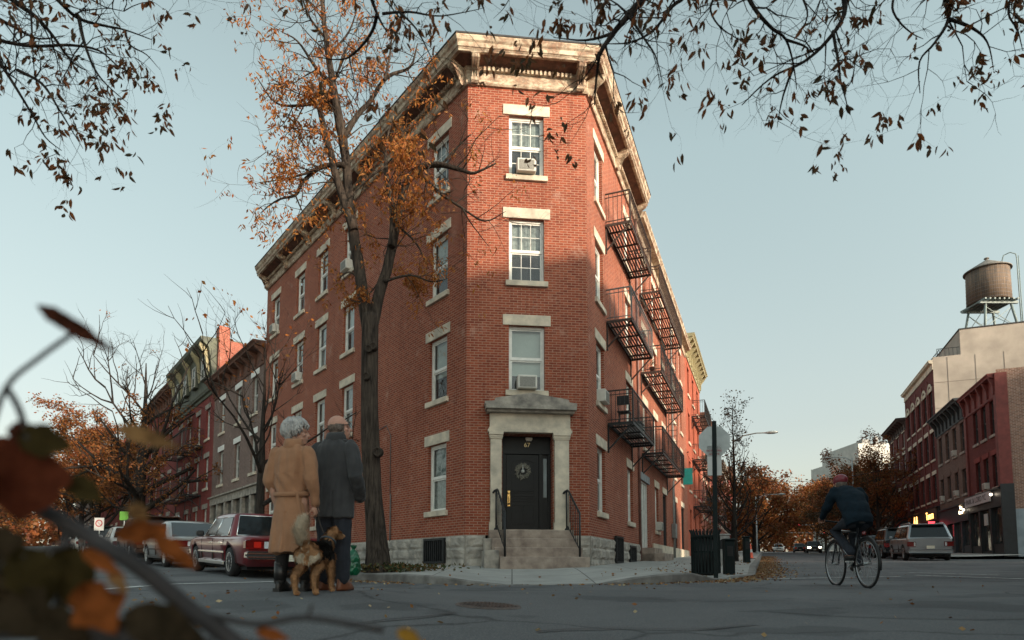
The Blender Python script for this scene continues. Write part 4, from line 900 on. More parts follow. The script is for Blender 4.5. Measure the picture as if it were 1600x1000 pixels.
# --- water tower
tp = FO.P(15.6, -4.35, 17.2); wt = empty('water_tower', tp, 'wooden rooftop water tower with a conical roof on four steel legs', 'water tower')
def tower():
    def planks():
        m, nt, out = new_mat('weathered_cedar'); b = N(nt, 'BsdfPrincipled', Roughness=.9); v = coord(nt, 'UV')
        t = N(nt, 'TexBrick', Scale=1.); t.offset = 0; t.inputs['Brick Width'].default_value = .14; t.inputs['Row Height'].default_value = 30.; t.inputs['Mortar Size'].default_value = .008
        t.inputs['Color1'].default_value = (.16, .115, .085, 1); t.inputs['Color2'].default_value = (.25, .17, .115, 1); t.inputs['Mortar'].default_value = (.03, .025, .02, 1); nt.links.new(v, t.inputs['Vector'])
        mp = N(nt, 'Mapping'); nt.links.new(coord(nt), mp.inputs[0]); mp.inputs['Scale'].default_value = (3, 3, .4)
        c = mixc(nt, ramp(nt, nz(nt, mp.outputs[0], 1.2, 6, .7), [(.4, 0.), (.7, .85)]), t.outputs['Color'], (.05, .048, .046, 1))
        nt.links.new(c, b.inputs['Base Color']); nt.links.new(b.outputs[0], out.inputs[0]); return m
    n = 40; rad, h0, h1 = 1.40, 2.45, 5.0; m = MB(); x, y, z = tp
    ring = []
    for zz in (h0, h1): ring.append([(x + rad * (1 - .03 * (zz - h0) / 3) * math.cos(2 * math.pi * k / n), y + rad * (1 - .03 * (zz - h0) / 3) * math.sin(2 * math.pi * k / n), z + zz) for k in range(n)])
    m.loft(ring, True, True, True); tank = m.build('tank', planks(), wt)
    me = tank.data; uvl = me.uv_layers[0]
    for p in me.polygons:
        for li, vi in zip(p.loop_indices, p.vertices):
            c = me.vertices[vi].co; a = math.atan2(c.y, c.x); ac = math.atan2(p.center.y, p.center.x)
            if a - ac > math.pi: a -= 2 * math.pi
            if ac - a > math.pi: a += 2 * math.pi
            uvl.data[li].uv = (a * 1.40, c.z)
    hp = MB()
    for k in range(9): hp.lathe((x, y, z + h0 + .12 + k * .28), [(rad * (1 - .03 * k / 9) + .002, -.014), (rad * (1 - .03 * k / 9) + .016, 0), (rad * (1 - .03 * k / 9) + .002, .014)], 40, caps=False)
    hp.build('hoops', m_greyiron, tank)
    r_ = MB(); r_.lathe((x, y, z + h1), [(rad + .12, -.06), (rad + .12, .0), (.10, .86), (.10, .94), (.18, .96), (.15, 1.03), (.01, 1.06)], 32, smooth=False); r_.build('conical_roof', M('tower_roof_felt', (.20, .185, .165), .85, .35, 3.), wt)
    f = MB(); f.box(x - 1.4, x + 1.4, y - 1.0, y - .82, z + 2.12, z + 2.3); f.box(x - 1.4, x + 1.4, y + .82, y + 1.0, z + 2.12, z + 2.3)
    for k in range(8): f.box(x - 1.26 + k * .34, x - 1.15 + k * .34, y - 1.3, y + 1.3, z + 2.305, z + 2.43)
    m_st = M('green_grey_steel', (.20, .25, .24), .6, .3, 4.); f.build('platform', m_st, wt)
    for sx in (-1, 1):
        for sy in (-1, 1):
            l = MB(); l.tube([(x + sx * .94, y + sy * .88, z + 2.12), (x + sx * 1.26, y + sy * 1.1, z)], .085, 8); l.build('leg', m_st, wt)
    for (a, b) in (((-1, -1), (1, -1)), ((1, -1), (1, 1)), ((1, 1), (-1, 1)), ((-1, 1), (-1, -1))):
        br = MB(); br.bar((x + a[0] * 1.2, y + a[1] * 1.06, z + .25), (x + b[0] * .96, y + b[1] * .9, z + 1.9), .035); br.bar((x + b[0] * 1.2, y + b[1] * 1.06, z + .25), (x + a[0] * .96, y + a[1] * .9, z + 1.9), .035); br.build('cross_brace', m_st, wt)
    pp = MB(); pp.tube([(x + .75, y - .5, z + 5.5), (x + .85, y - .55, z + 5.95), (x + 1.2, y - .75, z + 6.1), (x + 1.5, y - .9, z + 5.9), (x + 1.55, y - .9, z + 5.5), (x + 1.6, y - .9, z)], .035, 6); pp.tube([(x + 1.72, y - .85, z + 5.8), (x + 1.76, y - .85, z)], .03, 6); pp.build('riser_pipe', m_st, wt)
tower()
# ================================================================ vehicles
m_carglass = M('car_window_glass', (.008, .012, .014), .06, .2, 2., spec=.35)
m_under = M('car_underside', (.008, .008, .009), .9, .2); m_trim = M('black_rubber_trim', (.02, .02, .021), .6, .2)
m_tail = M('red_tail_lens', (.13, .006, .006), .15, .2, 20., spec=.8); m_tailglow = emit_mat('tail_lamp_glow', (1., .05, .03), .10); m_amber = M('amber_lens', (.55, .16, .02), .2, .1)
m_head = M('headlamp_lens', (.55, .58, .60), .08, .1, 20., spec=.9); m_headlit = emit_mat('lit_headlamp', (1., .82, .55), 9.)
m_plate = M('number_plate', (.62, .60, .50), .5, .1); m_alloy = M('alloy_rim', (.42, .43, .44), .3, .15, metal=.8)
def paint(name, c, met=.2): return M(name, c, .28, .06, 3., metal=met, spec=.5, coat=.8)
def car(label, pos, fwd, paintm, L=4.6, W=1.75, H=1.42, kind='sedan', belt=.90, deck=.93, hood=.88, ws=(.28, .42), rear=(.70, .84), lit=False, taillit=False, sill=.24, wheel=.315, chrome=False, name='parked_car', lower=None, z=None):
    pos = Vector((pos[0], pos[1])); f = Vector((fwd[0], fwd[1])).normalized(); T0 = Frame(pos, f, Vector((-f.y, f.x)))
    zf = gz(*T0.P(L * .3, 0, 0).to_2d()); zr = gz(*T0.P(-L * .3, 0, 0).to_2d()); z0 = (zf + zr) / 2 if z is None else z
    root = empty(name, (pos.x, pos.y, z0), label, 'car')
    class CT:                                                        # frame that also follows the slope of the road
        pass
    slope = (zf - zr) / (L * .6)
    T = CT(); T.P = lambda s, o, zz: T0.P(s, o, z0 + zz + slope * s)
    hl, w = L / 2, W / 2
    # x measured from the nose (u=0) to the tail (u=1)
    X = lambda u: hl - u * L
    wb, rw_ = W * .485, W * (.355 if kind == 'sedan' else .385)
    ub0, ur0 = ws; ur1, ub1 = rear
    def deckz(u):
        pts = [(0, hood - .16), (.03, hood - .06), (.10, hood - .01), (ub0, hood + .04), (ub1, deck), (.95, deck - .02), (1, deck - .05)]
        if kind != 'sedan': pts = [(0, hood - .20), (.03, hood - .08), (.10, hood - .01), (ub0, hood + .06), (.9, belt + .03), (1, belt + .0)]
        for (a, x), (b, y) in zip(pts, pts[1:]):
            if u <= b: return x + (y - x) * (u - a) / (b - a)
        return pts[-1][1]
    def hw_(u): return w * (1 - .10 * max(0, (.12 - u) / .12) ** 2 - .08 * max(0, (u - .9) / .1) ** 2)
    m = MB(T); rings = []
    us = [0, .012, .03, .06, .1, .16, .22, .28, .35, .45, .55, .65, .75, .84, .9, .95, .975, .99, 1]
    for u in us:
        e = 0.03 * (u < .005 or u > .995) + .012 * (.005 < u < .02 or .98 < u < .995); hw = hw_(u) - e; zt = deckz(u) - e; zl = sill + (.10 if u < .02 or u > .98 else .0) + e * .5; zs = min(zt - .03, belt - .03); zm = (zl + zs) * .55
        half = [(0, zl), (hw * .85, zl), (hw * .955, zl + .07), (hw * .985, zm - .05), (hw, zm + .08), (hw * .99, zs - .04), (hw * .965, zs + (.0)), (hw * .90, min(zt, zs + .03)), (hw * .55, zt), (0, zt + .012)]
        rings.append([(X(u), o, zz) for o, zz in half] + [(X(u), -o, zz) for o, zz in half[-2:0:-1]])
    m.loft(rings, True, True, True); body = m.build('body', paintm, root, recalc=True)
    axf, axr = X(.185), X(.795 if kind == 'sedan' else .80)
    # wheel arches cut out of the body
    cut = MB(T)
    for ax in (axf, axr):
        n = 20
        for sd in (-1, 1):
            rr_ = [[(ax + (wheel + .055) * math.cos(2 * math.pi * k / n), o, wheel + (wheel + .055) * math.sin(2 * math.pi * k / n)) for k in range(n)] for o in ((w + .2) * sd, (w - .26) * sd)]
            cut.loft(rr_, True, True, False)
    co = cut.build('cutter', m_under, root, recalc=True)
    body.data.materials.append(m_under)
    bo = body.modifiers.new('arch', 'BOOLEAN'); bo.object = co; bo.operation = 'DIFFERENCE'; bo.solver = 'EXACT'
    bpy.context.view_layer.update(); dg = bpy.context.evaluated_depsgraph_get(); nm = bpy.data.meshes.new_from_object(body.evaluated_get(dg)); body.modifiers.clear(); old = body.data; body.data = nm; nm.name = 'body'
    bpy.data.objects.remove(co); bpy.data.meshes.remove(old)
    # cabin
    zr_ = H; zb = belt - .06
    def top(u):
        if u <= ur0: return zb + (zr_ - zb) * (u - ub0) / (ur0 - ub0)
        if u >= ur1: return zb + (zr_ - zb) * (ub1 - u) / (ub1 - ur1)
        v = (u - ur0) / (ur1 - ur0); return zr_ + .025 * math.sin(math.pi * v)
    lat = lambda zz: wb + (rw_ - wb) * max(0, (zz - zb)) / (zr_ - zb)
    m = MB(T); rings = []; NU = 28
    uu = sorted(set([ub0 + .004 + (ub1 - ub0 - .008) * i / NU for i in range(NU + 1)] + [ur0, ur1]))
    for u in uu:
        zt = top(u); a = lat(zt - .03); half = [(wb * .99, zb - .02), (lat((zb + zt) / 2), (zb + zt) / 2), (a + .005, zt - .05 if zt - zb > .1 else (zb + zt) / 2 + .005), (a * .93, zt - .012), (a * .6, zt + .008), (0, zt + .014)]
        rings.append([(X(u), o, zz) for o, zz in half] + [(X(u), -o, zz) for o, zz in half[-2::-1]])
    m.loft(rings, True, True, True); m.build('cabin', paintm, root, recalc=True)
    # glass
    def slopequad(u0, u1, name):
        g = MB(T); n = 4; q = []
        for i in range(n + 1):
            v = .10 + .78 * i / n; u = u0 + (u1 - u0) * v; zt = top(u); a = lat(zt) * .90 - .03; q.append([(X(u) + (.012 if u1 > u0 and u0 < .5 else -.012), o, zt + .022) for o in (-a, -a * .5, 0, a * .5, a)])
        for i in range(n):
            for j in range(4): g.poly([q[i][j], q[i][j + 1], q[i + 1][j + 1], q[i + 1][j]], True)
        gl = g.build(name, m_carglass, root)
        if chrome:
            c = MB(T); P4 = [q[0][0], q[0][4], q[n][4], q[n][0]]
            for a, b in zip(P4, P4[1:] + P4[:1]): c.tube([a, b], .012, 5)
            c.build('window_trim', m_chrome, gl)
    slopequad(ub0, ur0, 'windscreen'); slopequad(ub1, ur1, 'rear_window')
    nwin = 3 if kind != 'sedan' else 2
    for sd in (-1, 1):
        zlo, zhi = zb + .07, zr_ - .09; xs_lo0, xs_hi0 = ub0 + (ur0 - ub0) * .32 + .02, ur0 + .008; xs_lo1, xs_hi1 = ub1 - (ub1 - ur1) * .40 - .012, ur1 + .0
        if kind != 'sedan': xs_lo1, xs_hi1 = ub1 - .03, ur1 - .02
        divs = [0, .46, .92 if nwin == 2 else .74, 1.0][:nwin + 1]
        divs[-1] = 1.0
        for k in range(nwin):
            a, b = divs[k] + (.012 if k else 0), divs[k + 1] - (.012 if k < nwin - 1 else 0)
            lo = lambda v: X(xs_lo0 + (xs_lo1 - xs_lo0) * v); hi = lambda v: X(xs_hi0 + (xs_hi1 - xs_hi0) * v)
            g = MB(T); off = .012; q = [(lo(a), sd * (lat(zlo) + off), zlo), (lo(b), sd * (lat(zlo) + off), zlo), (hi(b), sd * (lat(zhi) + off), zhi), (hi(a), sd * (lat(zhi) + off), zhi)]
            g.poly(q); gl = g.build('side_window', m_carglass, root)
            c = MB(T)
            for p, r in zip(q, q[1:] + q[:1]): c.tube([p, r], .011, 4)
            c.build('window_trim', m_chrome if chrome else m_trim, gl)
        # doors: seams, handles, mirror, trim strip
        d = MB(T)
        for v in (ub0 + .015, ub0 + (ub1 - ub0) * .44, ub0 + (ub1 - ub0) * .80 if kind == 'sedan' else ub0 + (ub1 - ub0) * .72): d.box(X(v) - .005, X(v) + .005, sd * w * .94, sd * (w * 1.0 + .001), sill + .10, belt - .07)
        d.build('door_seam', m_trim, root)
        d = MB(T)
        for v in (ub0 + (ub1 - ub0) * .38, ub0 + (ub1 - ub0) * .70): d.bbox(X(v) - .09, X(v) + .09, sd * (w * .985), sd * (w + .025), belt - .16, belt - .125, .008)
        d.build('door_handle', m_chrome if chrome else paintm, root)
        d = MB(T); d.bbox(X(ub0 + .05) - .05, X(ub0 + .05) + .06, sd * (w * .99), sd * (w + .16), belt + .0, belt + .13, .03); d.build('mirror', m_trim if chrome else paintm, root)
        d = MB(T); d.bbox(axr + wheel + .07, axf - wheel - .07, sd * (w * .99), sd * (w + .016), .50, .54, .006); d.bbox(axr + wheel + .07, axf - wheel - .07, sd * (w * .93), sd * (w + .004), sill + .0, sill + .08, .01); d.build('side_trim', m_chrome if chrome else m_trim, root)
        for ax in (axf, axr):
            t_ = MB(T); yo = sd * (w - .20); pr = [(wheel * .60, 0), (wheel * .92, -.005), (wheel, .03), (wheel, .155), (wheel * .93, .19), (wheel * .62, .185)]
            t_.lathe((ax, yo, wheel), [(r, h * sd) for r, h in pr], 24, axis='y'); wh_ = t_.build('wheel', m_rubber, root)
            r_ = MB(T); n = 10 if not chrome else 16
            r_.lathe((ax, yo, wheel), [(wheel * .67, .172 * sd), (wheel * .66, .19 * sd), (wheel * .60, .185 * sd), (wheel * .55, .15 * sd), (.05, .155 * sd), (.045, .185 * sd), (.0, .19 * sd)], 24, axis='y')
            for k in range(n):
                a = 2 * math.pi * k / n; c_, s_ = math.cos(a), math.sin(a); r_.bar((ax + .05 * c_, yo + .172 * sd, wheel + .05 * s_), (ax + wheel * .62 * c_, yo + .18 * sd, wheel + wheel * .62 * s_), .035 if not chrome else .014, .03)
            r_.build('rim', m_alloy, wh_)
    # ends
    for end, u in ((1, 0.), (-1, 1.)):
        xe = X(u); b = MB(T); bh = (.40, .56) if kind == 'sedan' else (.36, .52)
        b.bbox(xe - .10 * end, xe + .06 * end, -w * .93, w * .93, *bh, .03)
        bp = b.build('bumper', (m_chrome if chrome else paintm), root)
        if chrome:
            b = MB(T); b.bbox(xe + .0, xe + .075 * end, -w * .94, w * .94, .455, .50, .01); b.build('bumper_strip', m_trim, bp)
        pl = MB(T); pl.bbox(xe + .05 * end, xe + .085 * end, -.16, .16, (.56 if end < 0 and kind != 'sedan' else .36), (.70 if end < 0 and kind != 'sedan' else .50), .006); pl.build('number_plate', m_plate, root)
        for sd in (-1, 1):
            l = MB(T)
            if end > 0:
                l.bbox(xe - .10, xe + .012, sd * w * .52, sd * w * .88, hood - .30, hood - .15, .03); l.build('headlight', m_headlit if lit else m_head, root)
            else:
                zt0, zt1 = (.60, .78) if kind == 'sedan' else (.66, .88)
                l.bbox(xe + .09, xe - .016, sd * w * (.42 if kind == 'sedan' else .60), sd * w * .955, zt0, zt1, .02); tl = l.build('tail_light', m_tail, root)
                if taillit or chrome:  # chrome saloon's lamps are unlit; there the glow stands in for a reflection
                    l = MB(T); l.bbox(xe + .05, xe - .02, sd * w * .60, sd * w * .76, zt0 + .03, zt1 - .03, .01); l.build('brake_lamp', m_tailglow, tl)
                l = MB(T); l.bbox(xe + .05, xe - .019, sd * w * (.43 if kind == 'sedan' else .62), sd * w * (.53 if kind == 'sedan' else .68), zt0 + .02, zt1 - .02, .01); l.build('reversing_lamp', m_head, tl)
        if end > 0:
            gr = MB(T); gr.bbox(xe - .05, xe + .008, -w * .46, w * .46, hood - .30, hood - .14, .02); gr.build('grille', m_trim, root)
        else:
            gr = MB(T); gr.box(xe + .03, xe - .006, -w * .4, w * .4, .60, .604) if chrome else gr.box(xe + .03, xe - .006, -w * .55, w * .55, deck - .30, deck - .296); gr.build('boot_seam', m_trim, root)
    if kind != 'sedan':
        rr2 = MB(T)
        for sd in (-1, 1): rr2.tube([(X(ur0 + .06), sd * rw_ * .92, zr_ + .03), (X(ur0 + .10), sd * rw_ * .92, zr_ + .07), (X(ur1 - .06), sd * rw_ * .92, zr_ + .07), (X(ur1 - .02), sd * rw_ * .92, zr_ + .03)], .018, 5)
        rr2.build('roof_rail', m_chrome, root)
        sp = MB(T); sp.bbox(X(ur1) - .22, X(ur1) + .05, -rw_ * .9, rw_ * .9, zr_ - .03, zr_ + .015, .01); sp.build('roof_spoiler', paintm, root)
    un = MB(T); un.box(X(.06), X(.94), -w * .80, w * .80, .17, sill + .03); un.build('underbody', m_under, root)
    return root
def s_at(T, pxx, o):
    """distance along a street line where it crosses photo column pxx"""
    k = (pxx - 800) / 1000. * math.cos(PITCH); p, d = T.P(0, o, 0), T.d
    return (k * p.y - p.x) / (d.x - k * d.y)
m_maroon = paint('maroon_paint', (.15, .010, .014), .1); m_silver = paint('silver_paint', (.36, .36, .35), .55); m_dkbrown = paint('brown_paint', (.06, .028, .018), .3); m_blackp = paint('black_paint', (.008, .009, .011), .1)
m_greysil = paint('grey_silver_paint', (.26, .29, .31), .5); m_whitep = paint('white_paint', (.6, .6, .58), 0.); m_navyp = paint('dark_blue_paint', (.015, .02, .032), .2); m_dark2 = paint('dark_grey_paint', (.03, .033, .037), .3)
o_ = 3.35 + .25 + .87
s1_ = s_at(FL, 357, o_ + .87)                                        # rear wheel of the maroon car
def parkL(rear_wheel_s, L, frac, off=o_): return FL.P(rear_wheel_s + L * (frac - .5), off, 0)
car('maroon 1980s saloon with chrome bumpers, parked at the kerb behind the couple', parkL(s1_, 4.95, .795), dL, m_maroon, 4.95, 1.76, 1.38, belt=.87, deck=.90, hood=.85, ws=(.30, .40), rear=(.70, .80), chrome=True)
s2_ = s_at(FL, 257, o_ + .87)
car('silver saloon parked right ahead of the maroon saloon', parkL(s2_, 4.85, .795), dL, m_silver, 4.85, 1.82, 1.40, belt=.88, deck=.92, hood=.86, ws=(.24, .42), rear=(.58, .87))
car('dark brown estate wagon parked ahead of the silver saloon', FL.P(s2_ + 8.0, o_ - .02, 0), dL, m_dkbrown, 4.7, 1.85, 1.72, 'suv', belt=1.05, hood=1.02, ws=(.22, .34), rear=(.93, .985), wheel=.35, sill=.30)
for k, (ds, mp, kd, lab) in enumerate(((13.8, m_whitep, 'sedan', 'white saloon parked ahead of the brown estate wagon'), (25, m_blackp, 'suv', 'black estate wagon parked under the big autumn tree'), (31, m_whitep, 'sedan', 'white saloon far along the left street under the trees'), (38, m_dark2, 'sedan', 'dark grey saloon at the far end of the left street'))):
    car(lab, FL.P(s2_ + ds, o_, 0), dL, mp, 4.6, 1.8, 1.68 if kd == 'suv' else 1.44, kd, belt=1.0 if kd == 'suv' else .93, hood=.98 if kd == 'suv' else .87, rear=(.93, .985) if kd == 'suv' else (.68, .84), ws=(.22, .35) if kd == 'suv' else (.26, .42))
car('dark car with red tail lights driving away along the left street', FL.P(s2_ + 46, 9.0, 0), dL, m_blackp, taillit=True, name='car'); car('dark wagon waiting at the far left end of the left street', FL.P(s2_ + 34, 12.6, 0), dL, m_navyp, 4.6, 1.85, 1.7, 'suv', belt=1.05, hood=1., ws=(.22, .34), rear=(.93, .985), taillit=True)
# right-hand street
def at_px(T, pxx, o): return T.P(s_at(T, pxx, o), o, 0)
SUV = dict(L=4.75, W=1.88, H=1.70, kind='suv', belt=1.06, hood=1.03, ws=(.24, .36), rear=(.92, .985), wheel=.355, sill=.30)
car('black estate wagon facing the camera at the left kerb beyond the traffic cone', at_px(FR, 1197, 5.1), -dR, m_dark2, **SUV)
car('small white saloon far behind the black wagon at the left kerb', at_px(FR, 1217.5, 6.4), -dR, m_whitep)
car('dark car with lit headlights driving towards the camera', at_px(FR, 1272, 10.2), -dR, m_dark2, 4.5, 1.82, 1.55, 'suv', belt=.98, hood=.95, ws=(.22, .36), rear=(.9, .985), lit=True, name='car')
car('dark saloon far down the street between the white saloon and the lit car', at_px(FR, 1250, 9.2), dR, m_navyp, taillit=True, name='car')
p_suv = at_px(FO, 1437, 4.75); car('grey-silver estate wagon parked rear-on by the blue-black shopfront', p_suv, dR, m_greysil, **SUV)
s_suv = FO.inv(p_suv)[0]
car('black estate wagon parked just ahead of the grey-silver wagon', FO.P(s_suv + 6.2, 4.75, 0), dR, m_blackp, **SUV)
car('dark blue saloon parked under the far right street trees', FO.P(s_suv + 12.5, 4.75, 0), dR, m_navyp); car('dark grey saloon parked beyond the blue saloon on the right', FO.P(s_suv + 19, 4.75, 0), dR, m_dark2)
# ================================================================ street furniture
m_galv = M('galvanised_sign_back', (.46, .49, .48), .5, .15, 5., metal=.35, col2=(.36, .39, .39)); m_post = M('green_black_post', (.008, .015, .015), .65, .3, 8., spec=.25)
m_signwhite = M('white_sign_face', (.62, .62, .60), .5, .08); m_signred = M('red_sign_ink', (.42, .02, .02), .5, .1)
# stop sign seen from behind, leaning a little, with parking signs below
sp = Vector((4.10, 12.93)); zb = sidewalk_height(*sp); st = empty('stop_sign', (sp.x, sp.y, zb), 'octagonal stop sign seen from its bare grey back on a dark leaning post', 'sign')
lean = Vector((.012, .0)); fwd = Vector((.10, .995)); sd = Vector((fwd.y, -fwd.x))
TS = Frame(sp, sd, fwd)
def ln(z): return lean.x * (z - zb)
h_top = px(1117, 660, 12.93).z
po = MB(TS); po.loft([[(ln(z) * 10 * 0 + a + .0 + (z - zb) * .012, b, z) for a, b in ((-.03, -.05), (.03, -.05), (.045, -.02), (.03, -.035), (-.03, -.035), (-.045, -.02))] for z in (zb - .1, h_top + .02)], True, True, False); po.build('post', m_post, st)
def ztop(y): return px(1117, y, 12.93).z
zc = ztop(690); rO = .335; oc = MB(TS); sx_ = (zc - zb) * .012
oc.prism([(sx_ + rO * math.cos(R(22.5 + 45 * k)), zc + rO * math.sin(R(22.5 + 45 * k))) for k in range(8)], -.018, -.015, 'sz'); bk = oc.build('sign_plate', m_galv, st)
oc = MB(TS); oc.prism([(sx_ + rO * .985 * math.cos(R(22.5 + 45 * k)), zc + rO * .985 * math.sin(R(22.5 + 45 * k))) for k in range(8)], -.0145, -.0135, 'sz'); oc.build('sign_face', m_signred, bk)
text_obj('lettering', 'STOP', .25, TS.P(sx_, -.0125, zc), -TS.d, (0, 0, 1), m_signwhite, bk, .001)
pk = MB(TS); z0_, z1_ = ztop(743), ztop(697); s_ = (z0_ - zb) * .012; pk.box(s_ - .14, s_ + .14, -.018, -.015, z0_, z1_); pks = pk.build('parking_sign', m_signwhite, st)
for side in (1,):
    for (zz, txt, sz) in ((z1_ - .10, 'NO PARKING', .052), (z1_ - .17, 'ANYTIME', .05)): text_obj('lettering', txt, sz, TS.P(s_, -.0195, zz), TS.d, (0, 0, 1), m_signred, pks, .001)
# litter bin
def litter_bin(pos, label, h=.98, r=.29):
    z = sidewalk_height(*pos) - .02; b = empty('litter_bin', (*pos, z), label, 'litter bin'); x, y = pos
    m = MB(); n = 26
    for k in range(n):
        a = 2 * math.pi * k / n; c, s = math.cos(a), math.sin(a)
        m.bar((x + r * c, y + r * s, z + .04), (x + r * 1.0 * c, y + r * 1.0 * s, z + h - .12), .036, .008); m.bar((x + r * c, y + r * s, z + h - .12), (x + (r + .05) * c, y + (r + .05) * s, z + h), .03, .008)
    for zz, rr_ in ((.05, r), (h * .5, r), (h - .16, r)): m.lathe((x, y, z + zz), [(rr_ - .01, -.02), (rr_ - .012, -.02), (rr_ - .012, .02), (rr_ - .01, .02)], 26, caps=False)
    m.build('slatted_body', m_post, b)
    m = MB(); m.lathe((x, y, z), [(r - .05, .03), (r - .04, h - .22), (r - .06, h - .22), (r - .065, .05)], 22); m.build('liner', M('bin_liner', (.012, .013, .014), .5, .2), b)
    m = MB(); m.lathe((x, y, z), [(r + .01, h - .16), (r + .02, h - .13), (r - .05, h - .12), (r - .06, h - .15)], 22, caps=False); m.build('rim', m_post, b)
    m = MB(); m.lathe((x, y, z), [(r * .8, 0), (r * .8, .03), (r * .6, .05)], 18); m.build('foot', m_iron, b)
litter_bin((px(1103, 886, 13.9).x, 13.9), 'dark green slatted steel litter bin beside the stop sign post')
def post_box(pos, label, w, d, h, name, cap='flat', mat=m_post):
    z = sidewalk_height(*pos) - .02; o = empty(name, (*pos, z), label, 'bollard' if 'bollard' in name else 'box'); x, y = pos; m = MB(); m.bbox(x - w / 2, x + w / 2, y - d / 2, y + d / 2, z, z + h, .02); m.build('case', mat, o)
    m = MB(); m.bbox(x - w / 2 - .02, x + w / 2 + .02, y - d / 2 - .02, y + d / 2 + .02, z + h + .001, z + h + .05, .02); m.build('cap', mat, o)
    m = MB(); m.box(x - w * .3, x + w * .3, y - d / 2 - .006, y - d / 2 - .002, z + h * .55, z + h * .85); m.build('door_panel', m_iron, o); return o
post_box((px(1139, 886, 14.6).x, 14.6), 'dark square utility pillar right of the litter bin', .22, .22, .78, 'utility_box')
post_box((px(1167, 886, 21.5).x, 21.5), 'slim black bollard next to the orange traffic cone', .2, .2, .85, 'bollard')
gp = (px(1128, 886, 17.5).x, 17.5)
post_box((px(1129, 886, 18.2).x, 18.2), 'pale grey meter cabinet behind the utility pillar', .36, .3, .85, 'utility_box', mat=M('pale_cabinet_paint', (.32, .31, .29), .7, .3))
def cone(pos, label):
    z = sidewalk_height(*pos); o = empty('traffic_cone', (*pos, z), label, 'traffic cone'); x, y = pos
    mo = M('cone_orange', (.72, .09, .03), .5, .15); m = MB(); m.lathe((x, y, z), [(.15, .03), (.14, .035), (.035, .70), (.025, .71)], 18); c = m.build('cone_body', mo, o)
    m = MB(); m.lathe((x, y, z), [(.102, .30), (.079, .44)], 18, caps=False); m.build('reflective_band', m_signwhite, c); m = MB(); m.bbox(x - .18, x + .18, y - .18, y + .18, z, z + .029, .02); m.build('base', m_rubber, o)
pc = at_px(FR, 1173, 3.55); cone((pc.x, pc.y), 'orange traffic cone standing on the kerb in front of the black wagon')
# second sign, farther along
sp2 = px(1151, 886, 40); z2 = gz(sp2.x, sp2.y); s2 = empty('street_sign', (sp2.x, sp2.y, z2), 'grey blank-backed octagonal sign on a thin galvanised post behind the utility pillar', 'sign'); D2 = sp2.y
T2 = Frame(sp2.to_2d(), (1, .25), (-.25, 1)); m = MB(T2); m.tube([(0, 0, z2 - .1), (.1, 0, px(1155, 780, D2).z)], .022, 6); m.build('post', m_alu, s2)
zc2 = px(1155, 785, D2).z; m = MB(T2); m.prism([(.11 + .37 * math.cos(R(22.5 + 45 * k)), zc2 + .37 * math.sin(R(22.5 + 45 * k))) for k in range(8)], -.03, -.026, 'sz'); m.build('sign_plate', m_galv, s2)
# street lamps
def street_lamp(pxx, Y, ytop, arm, label, dirv, h_pole=None, drop=.25, mat=None):
    p = px(pxx, 886, Y); z = gz(p.x, p.y); o = empty('street_lamp', (p.x, p.y, z), label, 'street lamp'); zt = px(pxx, ytop, Y).z; mat = mat or m_galv
    m = MB(); m.tube([(p.x, p.y, z), (p.x, p.y, z + 1.0), (p.x, p.y, zt)], [.11, .085, .05], 10); m.lathe((p.x, p.y, z), [(.17, 0), (.17, .3), (.11, .36)], 12); m.build('pole', mat, o)
    d = Vector((dirv[0], dirv[1], 0)).normalized(); a = Vector((p.x, p.y, zt - .25)); pts = [a, a + d * arm * .3 + Vector((0, 0, .32)), a + d * arm * .7 + Vector((0, 0, .42)), a + d * arm + Vector((0, 0, .40))]
    m = MB(); m.tube(pts, [.04, .035, .03, .03], 6); m.bar(a - Vector((0, 0, .5)), pts[1], .03); m.build('arm', mat, o)
    e = pts[-1]; T = Frame(e.to_2d(), d, Vector((-d.y, d.x))); m = MB(T); m.loft([[(s, r * math.cos(2 * math.pi * k / 10), e.z + (r * .55) * math.sin(2 * math.pi * k / 10)) for k in range(10)] for s, r in ((-.12, .04), (0, .09), (.15, .15), (.40, .16), (.58, .10), (.63, .03))], True, True, True); m.build('lamp_head', m_galv, o); return o
street_lamp(1151, 36, 684, 1.75, 'tall street lamp with a long arm above the young tree', dR.orthogonal() * -1, mat=M('brown_lamp_post', (.10, .085, .07), .7, .3))
street_lamp(1184, 66, 776, 2.2, 'farther street lamp near the thin leaning tree', dR.orthogonal() * -1)
street_lamp(1338, 55, 716, 1.6, 'street lamp arm over the right-hand trees behind the cyclist', dR.orthogonal())
# signals
def signal(pxx, Y, ya, arm_px, label, cols):
    p = px(pxx, 886, Y); z = gz(p.x, p.y); o = empty('traffic_light', (p.x, p.y, z), label, 'traffic light'); zt = px(pxx, ya, Y).z; e = px(arm_px, ya, Y)
    m = MB(); m.tube([(p.x, p.y, z), (p.x, p.y, zt + .4)], .11, 8); m.build('pole', m_post, o); m = MB(); m.tube([(p.x, p.y, zt), (e.x, e.y, zt + .1)], .05, 6); m.build('arm', m_galv, o)
    for f, c in cols:
        q = Vector((p.x, p.y, zt)).lerp(e, f); m = MB(); m.bbox(q.x - .18, q.x + .18, q.y - .15, q.y + .15, zt - .75, zt + .3, .04); hd = m.build('signal_head', M('signal_yellow_case', (.25, .14, .02), .6, .2), o)
        for k in range(3):
            m = MB(); m.lathe((q.x, q.y - .155, zt + .1 - .33 * k), [(.12, 0), (.11, -.02), (0, -.03)], 12, axis='y'); m.build('lens', m_litred if k == c else m_void, hd)
